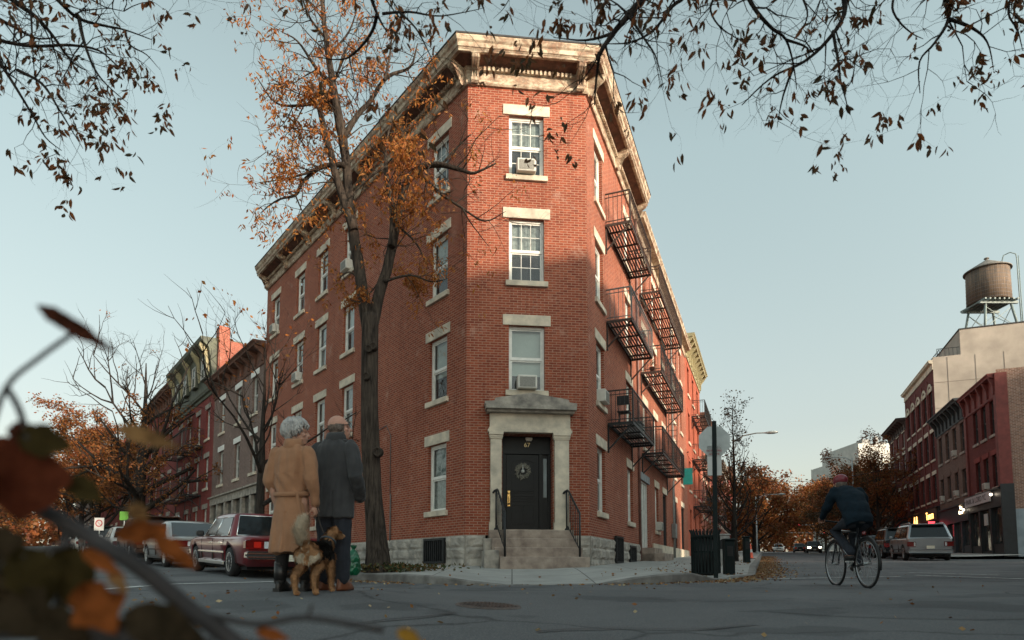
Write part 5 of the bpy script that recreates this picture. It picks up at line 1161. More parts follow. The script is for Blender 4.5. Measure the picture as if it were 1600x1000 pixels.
signal(1322, 82, 821, 1236, 'mast arm traffic light with a lit red lamp beyond the cyclist', ((.22, 0), (.85, 0))); signal(1332, 130, 833, 1225, 'second traffic light mast at the far crossing', ((.4, 0),))
sgp = px(1228, 836, 90); 
# hanging cable across the street
c0, c1 = px(1120, 745, 60), px(1420, 726, 52); pts = [c0.lerp(c1, t / 12) - Vector((0, 0, .9 * math.sin(math.pi * t / 12))) for t in range(13)]
cb = MB(); cb.tube(pts, .018, 5); tag(cb.build('overhead_cable', m_trim, None, tuple(c0)), 'thin dark cable sagging across the right-hand street', 'cable')
# banner and flowers on iron balconies
sb_n = s_at(FR, 1078, .55); zb_n = px(1078, 757, FR.P(sb_n, .55, 0).y).z; tb = MB(FR); tb.box(sb_n, sb_n + .03, .30, .78, zb_n, zb_n + .85); tb.bar((sb_n + .015, 0, zb_n + .87), (sb_n + .015, .8, zb_n + .87), .02); tag(tb.build('banner', M('teal_cloth', (.0, .17, .16), .8, .2), None, FR.P(sb_n, .6, zb_n)), 'teal cloth banner hanging from the orange house', 'banner')
def potplant(T, s, o, z, label, col, n=60, r=.25):
    p = T.P(s, o, z); rt = empty('potted_plant', p, label, 'potted plant'); m = MB(T); m.lathe((s, o, z), [(.10, 0), (.14, .2), (.15, .22), (.12, .22)], 12); m.build('pot', M('clay_pot', (.18, .08, .05), .8, .2), rt)
    f = MB(T); q = random.Random(int(s * 7))
    for i in range(n):
        a, e, rr_ = q.uniform(0, 6.28), q.uniform(-.3, 1.5), q.uniform(.05, r); c = (s + rr_ * math.cos(a) * math.cos(e), o + rr_ * math.sin(a) * math.cos(e), z + .3 + rr_ * math.sin(e)); d = [q.uniform(-.05, .05) for _ in range(6)]
        f.poly([c, (c[0] + d[0], c[1] + d[1], c[2] + .05), (c[0] + d[2], c[1] + d[3], c[2] + d[4] * .5)])
    f.build('leaves', col, rt)
m_leafg = leaf_mat('pot_leaves', [(.03, .06, .02), (.07, .10, .03)]); m_pink = leaf_mat('pink_flowers', [(.45, .03, .08), (.55, .10, .14), (.05, .08, .03)])
potplant(FR, 26.6, .5, 3.9, 'pink flowering plant on the lowest iron balcony of the orange house', m_pink); potplant(FR, 28.6, .6, 6.9, 'green plant trailing on the middle balcony of the orange house', m_leafg, 120, .4); potplant(FR, 7.95, .45, 7.31, 'small dark plant on the middle wide iron balcony of the tenement', m_leafg, 40, .2)
potplant(FL, 29.5, .5, 4.26, 'red and white flowers on the lower balcony of the mansard house', m_pink)
# folding chair on the lowest corner balcony
def chair(T, s, o, z, label):
    rt = empty('folding_chair', T.P(s, o, z), label, 'chair'); m = MB(T); m.box(s - .19, s + .19, o - .18, o + .18, z + .42, z + .445); m.build('seat', m_iron, rt)
    m = MB(T); m.box(s - .19, s - .16, o - .18, o + .18, z + .62, z + .90); m.build('backrest', m_iron, rt)
    for sy in (-.17, .17):
        for a, b in (((s - .17, z + .9), (s + .17, z)), ((s + .17, z + .43), (s - .17, z))):
            m = MB(T); m.bar((a[0], o + sy, a[1]), (b[0], o + sy, b[1]), .022); m.build('leg', m_iron, rt)
chair(FR, 2.75, .38, 4.19, 'dark folding chair standing on the lowest iron balcony of the corner building')
tbx = MB(FR); tbx.bbox(4.1, 4.7, .2, .6, 4.19, 4.6, .02); tbx.box(4.05, 4.75, .16, .64, 4.602, 4.63); tag(tbx.build('storage_crate', M('grey_crate_plastic', (.18, .19, .19), .6, .2), None, FR.P(4.4, .4, 4.19)), 'grey lidded storage crate beside the folding chair on the balcony', 'crate')
# manhole cover
def manhole():
    p = px(763, 947, 1); Y = None
    for i in range(4000):
        y = 3 + i * .002; q = px(763, 947, y)
        if q.z <= gz(q.x, q.y) + .002: Y = y; break
    q = px(763, 947, Y); z = gz(q.x, q.y); x, y = q.x, q.y; r = 50. / 1000 * Y
    sx = (gz(x + .3, y) - gz(x - .3, y)) / .6; sy = (gz(x, y + .3) - gz(x, y - .3)) / .6
    rt = empty('manhole_cover', (x, y, z), 'round cast iron manhole cover set in the asphalt in front of the steps', 'manhole cover')
    T = Frame((0, 0), (1, 0), (0, 1)); T.P = lambda s, o, h: Vector((x + s, y + o, z + h + sx * s + sy * o))
    mi = M('rusty_cast_iron', (.075, .045, .035), .75, .5, 8., .5, 60, col2=(.035, .028, .025)); m = MB(T); m.lathe((0, 0, 0), [(r * .86, -.01), (r * .86, .012), (r * .8, .016), (0, .016)], 40); cv = m.build('lid', mi, rt)
    k = MB(T)
    for i in range(-6, 7):
        for j in range(-6, 7):
            if math.hypot(i, j) < 6.3: k.box(i * r * .12 - r * .035, i * r * .12 + r * .035, j * r * .12 - r * .035, j * r * .12 + r * .035, .0165, .022)
    k.build('tread_pattern', mi, cv)
    m = MB(T); m.lathe((0, 0, 0), [(r * .9, .006), (r * .9, .014), (r, .014), (r * 1.03, .002)], 40, caps=False); m.build('ring_frame', M('worn_iron', (.10, .075, .065), .6, .4, 9.), rt)
manhole()
# road paint
def road_strip(pts, wd, name='lane_marking', mat=None):
    m = MB(); L = []; 
    fine = []
    for a, b in zip(pts, pts[1:]):
        n = max(1, int((Vector(b) - Vector(a)).length / .4)); fine += [Vector(a).lerp(Vector(b), i / n) for i in range(n)]
    fine.append(Vector(pts[-1]))
    for i, p in enumerate(fine):
        d = (fine[min(i + 1, len(fine) - 1)] - fine[max(0, i - 1)]).normalized(); nn = Vector((-d.y, d.x)) * wd / 2
        L.append([m.pt(p.x + nn.x, p.y + nn.y, gz(*(p + nn)) + .012), m.pt(p.x - nn.x, p.y - nn.y, gz(*(p - nn)) + .012)])
    for a, b in zip(L, L[1:]): m.face((a[0], a[1], b[1], b[0]))
    return tag(m.build(name, mat), None, None, None, 'structure')
def roadpaint():
    m, nt, out = new_mat('worn_road_paint'); b = N(nt, 'BsdfPrincipled', Roughness=.8); v = coord(nt); t = N(nt, 'BsdfTransparent')
    b.inputs['Base Color'].default_value = (.56, .56, .54, 1); mx = N(nt, 'MixShader'); nt.links.new(ramp(nt, nz(nt, v, 7, 8, .75), [(.36, 0.), (.50, .9)]), mx.inputs[0]); nt.links.new(t.outputs[0], mx.inputs[1]); nt.links.new(b.outputs[0], mx.inputs[2]); nt.links.new(mx.outputs[0], out.inputs[0]); return m
m_line = roadpaint()
def on_road(xx, yy):
    for i in range(60000):
        y = 2 + i * .002 * (1 + i / 4000); q = px(xx, yy, y)
        if q.z <= gz(q.x, q.y) + .004: return q.to_2d()
    return q.to_2d()
road_strip([on_road(150, 922), on_road(270, 913), on_road(440, 909)], .16, mat=m_line)
road_strip([on_road(1200, 905), on_road(1300, 903), on_road(1410, 901)], .14, mat=m_line); road_strip([on_road(1430, 899), on_road(1600, 905)], .14, mat=m_line); road_strip([on_road(1420, 895), on_road(1560, 899)], .12, mat=m_line)
m_tar = M('tar_seam', (.022, .023, .025), .6, .2)
for pl in ([(1195, 955), (1300, 962), (1420, 966), (1530, 968), (1640, 965)], [(540, 977), (600, 970), (660, 965), (720, 958)], [(840, 990), (960, 982), (1080, 985), (1200, 976)], [(1010, 935), (1130, 940), (1260, 937)]):
    w2 = [on_road(*t) for t in pl]; w3 = []
    for a, b in zip(w2, w2[1:]):
        for k in range(8): t = a.lerp(b, k / 8); w3.append(Vector((t.x, t.y + .10 * noise.noise((t.x * 1.7, t.y * 2, 3)))))
    road_strip(w3, .028, 'tar_seam', m_tar)
# parking sign by the left street
def wallsign(label, x, y, Y, wd, ht, mat, pole=True, red=False):
    p = px(x, y, Y); z = gz(p.x, p.y); o = empty('street_sign', (p.x, p.y, z), label, 'sign'); m = MB(); m.bbox(p.x - wd / 2, p.x + wd / 2, p.y - .02, p.y, p.z - ht / 2, p.z + ht / 2, .005); s = m.build('sign_plate', mat, o)
    if pole: m = MB(); m.tube([(p.x, p.y + .04, z), (p.x, p.y + .04, p.z + ht / 2)], .03, 6); m.build('post', m_galv, o)
    if red:
        m = MB(); n = 20
        for k in range(n):
            a, b = 2 * math.pi * k / n, 2 * math.pi * (k + 1) / n; m.prism([(p.x + .20 * math.cos(a), p.z + .05 + .20 * math.sin(a)), (p.x + .20 * math.cos(b), p.z + .05 + .20 * math.sin(b)), (p.x + .15 * math.cos(b), p.z + .05 + .15 * math.sin(b)), (p.x + .15 * math.cos(a), p.z + .05 + .15 * math.sin(a))], p.y - .03, p.y - .022, 'sz')
        m.bar((p.x - .12, p.y - .026, p.z + .17), (p.x + .12, p.y - .026, p.z - .07), .04, .008); m.build('prohibition_mark', m_signred, s)
wallsign('white no-entry style sign with a red ring, beyond the brown wagon', 155, 819, 36, .55, .72, m_signwhite, True, True); wallsign('bright green sign plate above the brown wagon', 194, 806, 33, .45, .45, M('green_sign', (.10, .28, .04), .6, .1))
# ================================================================ people, dog, cyclist
def ell(m, c, r, n=14, k=9, rot=None):
    rings = []
    for i in range(k + 1):
        th = math.pi * i / k; ring = []
        for j in range(n):
            ph = 2 * math.pi * j / n; v = Vector((r[0] * max(.02, math.sin(th)) * math.cos(ph), r[1] * max(.02, math.sin(th)) * math.sin(ph), r[2] * math.cos(th)))
            if rot: v = rot @ v
            ring.append((c[0] + v.x, c[1] + v.y, c[2] + v.z))
        rings.append(ring)
    m.loft(rings, True, True, True)
def limb(m, pts, rad, n=12):
    """tapering limb with round ends; radii may be (a,b) pairs: a across (s), b deep (o)"""
    P = [Vector(p) for p in pts]; m.tube(P, rad, n)
    for p, r in ((P[0], rad[0]), (P[-1], rad[-1])): ell(m, p, (r, r, r), 10, 6)
def stack(m, rows, n=24):
    """rows of (cs, co, z, half width, half depth)"""
    m.loft([[(cs + a * math.cos(2 * math.pi * k / n), co + b * math.sin(2 * math.pi * k / n), z) for k in range(n)] for cs, co, z, a, b in rows], True, True, True)
def fuse(m, name, mats, parent, vox=.012, smooth=6, disp=None, facemat=None):
    o = m.build(name, mats, parent, uv=False, recalc=True)
    a = o.modifiers.new('r', 'REMESH'); a.mode = 'VOXEL'; a.voxel_size = vox; a.use_smooth_shade = True
    s = o.modifiers.new('s', 'SMOOTH'); s.iterations = smooth; s.factor = .5
    bpy.context.view_layer.update(); dg = bpy.context.evaluated_depsgraph_get(); me = bpy.data.meshes.new_from_object(o.evaluated_get(dg)); old = o.data; o.modifiers.clear(); o.data = me; bpy.data.meshes.remove(old); me.name = name
    if disp:
        nrm = [v.normal.copy() for v in me.vertices]
        for v, nn in zip(me.vertices, nrm): v.co += nn * disp(v.co)
    if facemat:
        for p in me.polygons: p.material_index = facemat(p.center)
    me.polygons.foreach_set('use_smooth', [True] * len(me.polygons)); me.update(); return o
m_skin = M('skin', (.42, .235, .17), .55, .12, 25., .1, 120); m_skin2 = M('ruddy_skin', (.45, .24, .175), .5, .14, 25., .1, 120)
def wool(name, c, c2): return M(name, c, .95, .12, 12., .2, 350, col2=c2, sheen=.08)
m_camel = wool('camel_wool', (.30, .155, .085), (.26, .132, .070)); m_charcoal = wool('charcoal_wool', (.042, .043, .046), (.032, .033, .036)); m_navy = M('dark_denim', (.016, .020, .030), .9, .3, 20., .3, 300); m_blackcloth = M('black_cloth', (.012, .012, .013), .9, .3, 20., .2, 200)
m_boot = M('black_leather', (.012, .011, .011), .45, .2, 15.); m_brownshoe = M('brown_leather', (.16, .055, .025), .45, .25, 15.)
m_greyhair = M('silver_hair', (.40, .40, .39), .6, .25, 18., col2=(.24, .24, .24)); m_darkhair = M('dark_grey_hair', (.15, .115, .095), .8, .3, 60., col2=(.07, .055, .048))
def head(m, c, yaw, pitch=0., sc=1.):
    """head + neck volumes; face towards local +o turned by yaw (right positive)"""
    Rm = Matrix.Rotation(-yaw, 3, 'Z') @ Matrix.Rotation(pitch, 3, 'X'); c = Vector(c)
    def e(p, r, rot=None): ell(m, c + Rm @ (Vector(p) * sc), [x * sc for x in r], 16, 10, Rm if rot is None else Rm @ rot)
    e((0, -.012, .025), (.076, .098, .098)); e((0, .02, -.055), (.058, .072, .068)); e((0, .05, -.095), (.035, .035, .028)); e((0, .072, .028), (.055, .022, .02))
    m.tube([c + Rm @ (Vector(p) * sc) for p in ((0, .082, .02), (0, .098, -.012), (0, .112, -.036), (0, .09, -.045))], [.010 * sc, .012 * sc, .016 * sc, .012 * sc], 8); e((0, .084, -.068), (.026, .014, .009)); e((0, .08, -.079), (.022, .013, .008))
    for s in (-1, 1):
        e((s * .076, -.012, -.012), (.010, .022, .034), Matrix.Rotation(s * .35, 3, 'Z')); e((s * .032, .076, .008), (.015, .012, .010)); e((s * .045, .055, -.03), (.022, .022, .02))
    return Rm
def strands(m, c, Rm, sc, n, seed, keep, rad=.010, up=.0, ln=.16, lift=.012):
    q = random.Random(seed)
    for i in range(n):
        a = q.uniform(0, 2 * math.pi); t = q.uniform(0, 1.45)
        if not keep(a, t): continue
        pts = []; da = q.uniform(-.25, .25); tl = ln * q.uniform(.7, 1.2)
        for k in range(6):
            tt = t + tl / .1 * k / 5 * .55; aa = a + da * k / 5; h = lift * (1 + .6 * math.sin(k * 1.1 + i)) + (.012 if k in (2, 3) else 0)
            v = Vector(((.078 + h) * math.sin(tt) * math.cos(aa), (.100 + h) * math.sin(tt) * math.sin(aa) - .012, (.102 + h) * math.cos(tt) + .025)); pts.append(Vector(c) + Rm @ (v * sc))
        m.tube(pts, [rad * .5 * sc, rad * sc, rad * sc, rad * .9 * sc, rad * .7 * sc, rad * .15 * sc], 5)
def hand(m, wrist, down, palmdir, curl=.9, sc=1.):
    """palm + five bent fingers; down = along fingers, palmdir = where the palm faces"""
    w_, d, p = Vector(wrist), Vector(down).normalized(), Vector(palmdir).normalized(); p = (p - d * p.dot(d)).normalized(); x = d.cross(p)
    ell(m, w_ + d * .045 * sc, (.022 * sc,) * 3, 10, 6)
    for i, (off, l) in enumerate(((-.030, .068), (-.010, .078), (.010, .074), (.029, .058))):
        b = w_ + d * .03 * sc + x * off * .7 * sc; k = w_ + d * (.088 - abs(off) * .15) * sc + x * off * sc; m.tube([b, k], [.013 * sc, .011 * sc], 8)
        a1, a2, a3 = curl * .6, curl * 1.5, curl * 2.2; pts = [k]
        for a, f in ((a1, .45), (a2, .32), (a3, .25)): pts.append(pts[-1] + (d * math.cos(a) + p * math.sin(a)) * l * f * sc)
        m.tube(pts, [.0105 * sc, .0095 * sc, .0085 * sc, .006 * sc], 8); ell(m, pts[-1], (.006 * sc,) * 3, 8, 5)
    t0 = w_ + d * .02 * sc - x * .022 * sc; pts = [t0, t0 + (d * .6 - x * .7 + p * .3) * .035 * sc, t0 + (d * .95 - x * .55 + p * .7) * .055 * sc, t0 + (d * 1.25 - x * .2 + p * 1.0) * .062 * sc]; m.tube(pts, [.014 * sc, .012 * sc, .010 * sc, .006 * sc], 8); ell(m, pts[-1], (.006 * sc,) * 3, 8, 5)
def folds(amp, kz, seed, zl=None):
    def f(co):
        a = noise.noise((co.x * 7 + seed, co.y * 7, co.z * kz)); b = noise.noise((co.x * 16 + seed, co.y * 16, co.z * kz * 2 + 5)); return amp * (a + .45 * b)
    return f
def person(name_label, pos, fwd):
    f = Vector((fwd[0], fwd[1])).normalized(); T = Frame(pos, Vector((f.y, -f.x)), f, gz(*pos)); return T, T.P(0, 0, 0)

# ---- woman in the camel coat
T, o = person('', (-2.135, 6.17), (.22, .975)); m = MB(T)
hc = (.02, .03, 1.54); hRm = head(m, hc, .95, .12, 1.02); limb(m, [(0, -.01, 1.30), (.005, .0, 1.40), (.015, .02, 1.50)], [.06, .052, .052])
stack(m, [(0, 0, .75, .14, .10), (0, 0, .95, .13, .095), (0, .0, 1.15, .15, .10), (0, 0, 1.32, .15, .09), (0, -.005, 1.38, .08, .07)])
for s in (-1, 1):
    limb(m, [(s * .085, 0, .85), (s * .085, .01, .48), (s * .088 + (.02 if s > 0 else -.01), .0 + (.1 if s > 0 else 0), .10)], [.085, .06, .042])
    limb(m, [(s * .17, -.01, 1.33), (s * .215, -.02, 1.06), (s * .225 if s > 0 else -.19, .05, .84)], [.052, .043, .032])
hand(m, (.228, .05, .83), (.08, .15, -1), (-1, .25, 0), 1.15); hand(m, (-.185, .07, .86), (.05, .2, -1), (1, .2, 0), 1.2)
woman = fuse(m, 'person', m_skin, None, .0085, 3); tag(woman, 'grey-haired woman in a long belted camel coat seen from behind, holding the dog lead', 'person', 'couple standing in the street')
def reroot(ob, p):
    p = Vector(p); ob.data.transform(Matrix.Translation(-p)); ob.location = p
reroot(woman, o)
m = MB(T)
stack(m, [(-.01, .0, .365, .205, .165), (-.01, .0, .40, .206, .166), (-.008, 0, .60, .190, .15), (0, 0, .80, .172, .138), (0, 0, .93, .152, .122), (0, 0, 1.0, .155, .124), (0, -.004, 1.15, .172, .128), (0, -.008, 1.27, .182, .12), (0, -.012, 1.345, .168, .10), (0, -.012, 1.395, .115, .078), (.004, -.006, 1.43, .07, .066)], 32)
limb(m, [(.16, -.012, 1.335), (.205, -.02, 1.20), (.225, -.03, 1.06), (.232, .015, .94), (.230, .045, .845)], [.072, .070, .066, .058, .054]); limb(m, [(-.16, -.012, 1.335), (-.205, -.015, 1.2), (-.222, -.015, 1.07), (-.21, .05, .96), (-.19, .075, .88)], [.072, .070, .066, .058, .052])
def cf(co):
    z = co.z; d = .016 * noise.noise((co.x * 9, co.y * 9, z * 2.2)) + .011 * noise.noise((co.x * 22, co.y * 22, z * 5 + 3))
    if z < .93: d += .008 * math.sin(math.atan2(co.y, co.x) * 7 + 1.3 * math.sin(z * 5)) * (1 - z / .93) * 1.6 - (.012 * math.exp(-((co.x + .01) / .012) ** 2) if co.y < 0 and z < .75 else 0)
    if abs(z - 1.02) < .1 and abs(co.x) < .17: d += .006 * math.sin(co.x * 55 + z * 40)
    return d
coat = fuse(m, 'coat', m_camel, woman, .0095, 4, cf)
m = MB(T); n = 40
m.loft([[((.170 + e) * math.cos(2 * math.pi * k / n), (.137 + e) * math.sin(2 * math.pi * k / n) - .002, .932 + dz + .012 * math.sin(2 * math.pi * k / n * 1)) for k in range(n)] for dz, e in ((-.022, -.004), (-.018, .006), (.018, .006), (.022, -.004))], True, False, True); m.loft([[(.130 + .012 * i + a, -.125 + .012 * i + b, .94 - .1 * i) for a, b in ((-.016, -.004), (.016, -.004), (.016, .004), (-.016, .004))] for i in range(5)], True, True, False); m.build('belt', m_camel, coat)
m = MB(T); m.loft([[((.068 + r) * math.cos(2 * math.pi * k / 24) + .004, (.064 + r) * math.sin(2 * math.pi * k / 24) - .004, z + .02 * math.sin(2 * math.pi * k / 24)) for k in range(24)] for z, r in ((1.43, -.006), (1.475, -.004), (1.49, .004), (1.46, .018), (1.40, .034), (1.385, .022))], True, False, True); m.build('collar', m_camel, coat)
m = MB(T); ell(m, Vector(hc) + hRm @ Vector((0, -.022, .034)), (.086, .098, .098), 18, 10, hRm)
ell(m, Vector(hc) + hRm @ Vector((0, -.075, -.03)), (.07, .045, .07), 14, 8, hRm)
strands(m, hc, hRm, 1.04, 520, 4, lambda a, t: not (math.sin(a) > .35 and t > .75), .011, ln=.15); hair = m.build('hair', m_greyhair, woman, uv=False)
m = MB(T)
for s in (-1, 1):
    limb(m, [(s * .07, 0, .80), (s * .08, .012, .48), (s * .088 + (.02 if s > 0 else -.01), (.1 if s > 0 else 0), .14)], [.07, .07, .058])
m.build('trousers', m_blackcloth, woman)
for s, fx, fo in ((-1, -.098, .0), (1, .108, .10)):
    m = MB(T); limb(m, [(fx, fo, .26), (fx, fo - .005, .10)], [.062, .058]); m.loft([[(fx + a * math.cos(2 * math.pi * k / 14), fo + c + b * math.sin(2 * math.pi * k / 14), z) for k in range(14)] for z, a, b, c in ((.0, .046, .125, .06), (.025, .048, .13, .06), (.06, .044, .11, .045), (.10, .042, .07, .01))], True, True, True); m.box(fx - .035, fx + .035, fo - .07, fo - .0, -.01, .03); m.build('boot', m_boot, woman)
um = MB(T); um.tube([(-.205, .07, .86), (-.212, .06, .60), (-.215, .05, .42)], [.020, .026, .010], 8); um.tube([(-.2, .07, .84), (-.185, .075, 1.0)], .016, 7); uo = um.build('umbrella', M('dark_brown_umbrella', (.025, .014, .012), .7, .3), None, T.P(-.2, .06, .45)); tag(uo, 'slim dark furled umbrella hanging from the woman\'s left hand', 'umbrella')

# ---- man in the charcoal coat
T, o = person('', (-1.815, 6.5), (.30, .95)); m = MB(T)
hc = (.03, .02, 1.665); hR2 = head(m, hc, .85, .16, 1.05); limb(m, [(0, -.015, 1.42), (.01, 0, 1.53), (.02, .015, 1.62)], [.07, .062, .06])
stack(m, [(0, 0, .86, .16, .11), (0, 0, 1.05, .155, .11), (0, 0, 1.25, .18, .115), (0, 0, 1.42, .18, .1), (0, -.01, 1.49, .09, .075)])
for s in (-1, 1):
    limb(m, [(s * .095, 0, .92), (s * .10, .01, .50), (s * .105, 0, .10)], [.095, .066, .046]); limb(m, [(s * .21, -.01, 1.43), (s * .265, -.06, 1.15), (s * .225, .10, .98), (s * .19, .15, .93)], [.058, .048, .04, .04])
man = fuse(m, 'person', m_skin2, None, .0085, 3); tag(man, 'balding man with glasses in a dark grey coat, hands in pockets', 'person', 'couple standing in the street'); reroot(man, o)
m = MB(T)
stack(m, [(0, .0, .725, .222, .152), (0, 0, .76, .223, .153), (0, 0, .95, .212, .145), (0, 0, 1.10, .205, .14), (0, -.004, 1.28, .215, .138), (0, -.01, 1.40, .222, .128), (0, -.014, 1.465, .20, .11), (0, -.014, 1.52, .135, .088), (.008, -.006, 1.555, .085, .078)], 32)
limb(m, [(.195, -.014, 1.44), (.255, -.04, 1.30), (.285, -.07, 1.14), (.265, .04, 1.02), (.215, .13, .96)], [.082, .080, .074, .066, .06]); limb(m, [(-.195, -.014, 1.44), (-.25, -.04, 1.30), (-.28, -.07, 1.14), (-.26, .04, 1.02), (-.21, .13, .96)], [.082, .080, .074, .066, .06])
def mf(co):
    z = co.z; d = .015 * noise.noise((co.x * 8 + 9, co.y * 8, z * 2.6)) + .012 * noise.noise((co.x * 20, co.y * 20, z * 6 + 3))
    if co.y < 0 and z < 1.0: d -= .014 * math.exp(-((co.x - .02) / .010) ** 2)
    if abs(co.x) > .2: d += .003 * math.sin(z * 34 + co.y * 20)
    return d
coat2 = fuse(m, 'coat', m_charcoal, man, .0095, 4, mf)
m = MB(T); m.loft([[((.082 + r) * math.cos(2 * math.pi * k / 24) + .008, (.078 + r) * math.sin(2 * math.pi * k / 24) - .004, z + .015 * math.sin(2 * math.pi * k / 24)) for k in range(24)] for z, r in ((1.54, -.004), (1.60, -.002), (1.615, .005), (1.59, .016), (1.53, .026), (1.515, .016))], True, False, True); m.build('collar', m_charcoal, coat2)
for s in (-1, 1):
    m = MB(T); m.bbox(s * .13 - .045, s * .13 + .045, -.05, .02, 1.50, 1.515, .005) if False else m.tube([(s * .10, -.02, 1.525), (s * .195, -.03, 1.50)], [.014, .018], 6); m.build('epaulette', m_charcoal, coat2)
hw_ = T.P(*hc); hinv = (Matrix(((T.d.x, T.n.x, 0), (T.d.y, T.n.y, 0), (0, 0, 1))) @ hR2).inverted(); m = MB(); me = man.data; nv = {}
for pl in me.polygons:
    c = man.location + pl.center; l = hinv @ (c - hw_); lim = .030 + .012 * noise.noise(l * 30) - .25 * max(0, l.y)
    if -.13 < l.z < lim and l.y < .035 and abs(l.x) < .1 and l.length < .16 and not (l.z < -.06 and l.y > -.02):
        ix = []
        for vi in pl.vertices:
            if vi not in nv: v = me.vertices[vi]; nv[vi] = m.pt(*(man.location + v.co + v.normal * (.005 + .004 * noise.noise(v.co * 60))))
            ix.append(nv[vi])
        m.face(ix, True)
m.build('hair', m_darkhair, man, uv=False)
m = MB(T); gp_ = lambda p: Vector(hc) + hR2 @ (Vector(p) * 1.05)
for s in (-1, 1):
    m.tube([gp_((s * .079, -.01, .012)), gp_((s * .072, .085, .016)), gp_((s * .055, .094, .016))], .0032, 5); m.tube([gp_((s * .033 + .02 * math.cos(k * math.pi / 6), .098, .008 + .017 * math.sin(k * math.pi / 6))) for k in range(13)], .0022, 4)
m.build('glasses', m_trim, man)
m = MB(T)
for s in (-1, 1): limb(m, [(s * .085, 0, .85), (s * .098, .012, .50), (s * .108, 0, .12)], [.108, .09, .078])
fuse(m, 'trousers', m_navy, man, .012, 3, folds(.012, 6, 3))
for s in (-1, 1):
    fx = s * .108; m = MB(T); m.loft([[(fx + a * math.cos(2 * math.pi * k / 14), c + b * math.sin(2 * math.pi * k / 14), z) for k in range(14)] for z, a, b, c in ((.0, .052, .145, .065), (.028, .054, .15, .065), (.065, .05, .12, .045), (.12, .048, .07, .0))], True, True, True); m.build('shoe', m_brownshoe, man)

# ---- dog
T, o = person('', (-1.81, 5.95), (.08, .997)); dz = gz(-1.81, 5.95)
fw = Vector((.08, .997)).normalized()
def lz(s, o_): p = T.P(s, o_, 0); return gz(p.x, p.y) - dz
m = MB(T)
stackp = [(0, -.27, .385, .085, .10), (0, -.20, .395, .105, .115), (0, -.08, .385, .10, .115), (0, .06, .375, .105, .13), (0, .16, .385, .10, .125), (0, .23, .41, .075, .09)]
m.loft([[(a * math.cos(2 * math.pi * k / 18), oo, z + b * math.sin(2 * math.pi * k / 18)) for k in range(18)] for s_, oo, z, a, b in stackp], True, True, True)
limb(m, [(0, .18, .42), (.01, .255, .52), (.02, .30, .575)], [.085, .068, .062])
hd_ = Vector((.03, .335, .61)); ell(m, hd_, (.062, .072, .06)); Rm = Matrix.Rotation(-.75, 3, 'Z'); mu = hd_ + Rm @ Vector((0, .075, -.018)); limb(m, [hd_ + Rm @ Vector((0, .03, -.01)), mu, mu + Rm @ Vector((0, .045, -.006))], [.045, .036, .026])
for s in (-1, 1):
    e0 = hd_ + Rm @ Vector((s * .05, -.012, .042)); m.tube([e0, e0 + Rm @ Vector((s * .025, .008, .012)), e0 + Rm @ Vector((s * .042, .026, -.03))], [.020, .022, .008], 8)
for s, ho, fo in ((-1, -.30, -.0), (1, -.20, .0)):                     # hind legs: thigh, knee forward, hock back
    g = lz(s * .07, ho - .04); limb(m, [(s * .06, -.22, .37), (s * .075, -.15 + (ho + .25) * .5, .27), (s * .075, ho - .05, .175), (s * .075, ho - .03, .06), (s * .075, ho - .01, g + .03)], [.078, .055, .030, .024, .028]); ell(m, (s * .075, ho + .015, g + .022), (.03, .045, .024))
for s, ho in ((-1, .14), (1, .235)):
    g = lz(s * .06, ho); limb(m, [(s * .065, .17, .36), (s * .068, (.15 + ho) / 2, .25), (s * .066, ho, .15), (s * .066, ho + .005, g + .03)], [.06, .038, .028, .024]); ell(m, (s * .066, ho + .025, g + .022), (.03, .042, .022))
limb(m, [(0, -.27, .43), (-.02, -.34, .50), (-.035, -.355, .60), (-.02, -.32, .68), (.0, -.27, .71)], [.036, .036, .042, .040, .018])
m_tan = M('tan_fur', (.40, .22, .105), .9, .4, 25., .5, 90, col2=(.25, .13, .06)); m_blk = M('black_fur', (.018, .016, .015), .85, .4, 30., .5, 90); m_wht = M('cream_fur', (.52, .44, .33), .9, .3, 25., .5, 90)
def dogmat(c):
    w = c; s, oo = w.x * T.d.x + w.y * T.d.y, w.x * T.n.x + w.y * T.n.y
    # c is world before reroot
    q = Vector((c.x, c.y, 0)) - Vector((T.o.x, T.o.y, 0)); s, oo, z = q.dot(T.d), q.dot(T.n), c.z - T.o.z
    nn = .05 * noise.noise((s * 14, oo * 14, z * 14)) + .035 * noise.noise((s * 40, oo * 40, z * 40))
    if oo < -.28 and z > .46 + nn: return 2
    if -.20 + nn < oo < .20 + nn and z > .345 + nn * 1.2 - abs(oo) * .1: return 1
    if oo < -.27 + nn and .30 + nn < z < .385 + nn: return 2
    if oo > .30 and z > .60 + nn and s < .02: return 1
    return 0
dog = fuse(m, 'dog', [m_tan, m_blk, m_wht], None, .008, 3, lambda co: .004 * noise.noise(co * 45), dogmat)
tag(dog, 'scruffy tan dog with a black saddle and raised pale tail, standing on its lead', 'dog')
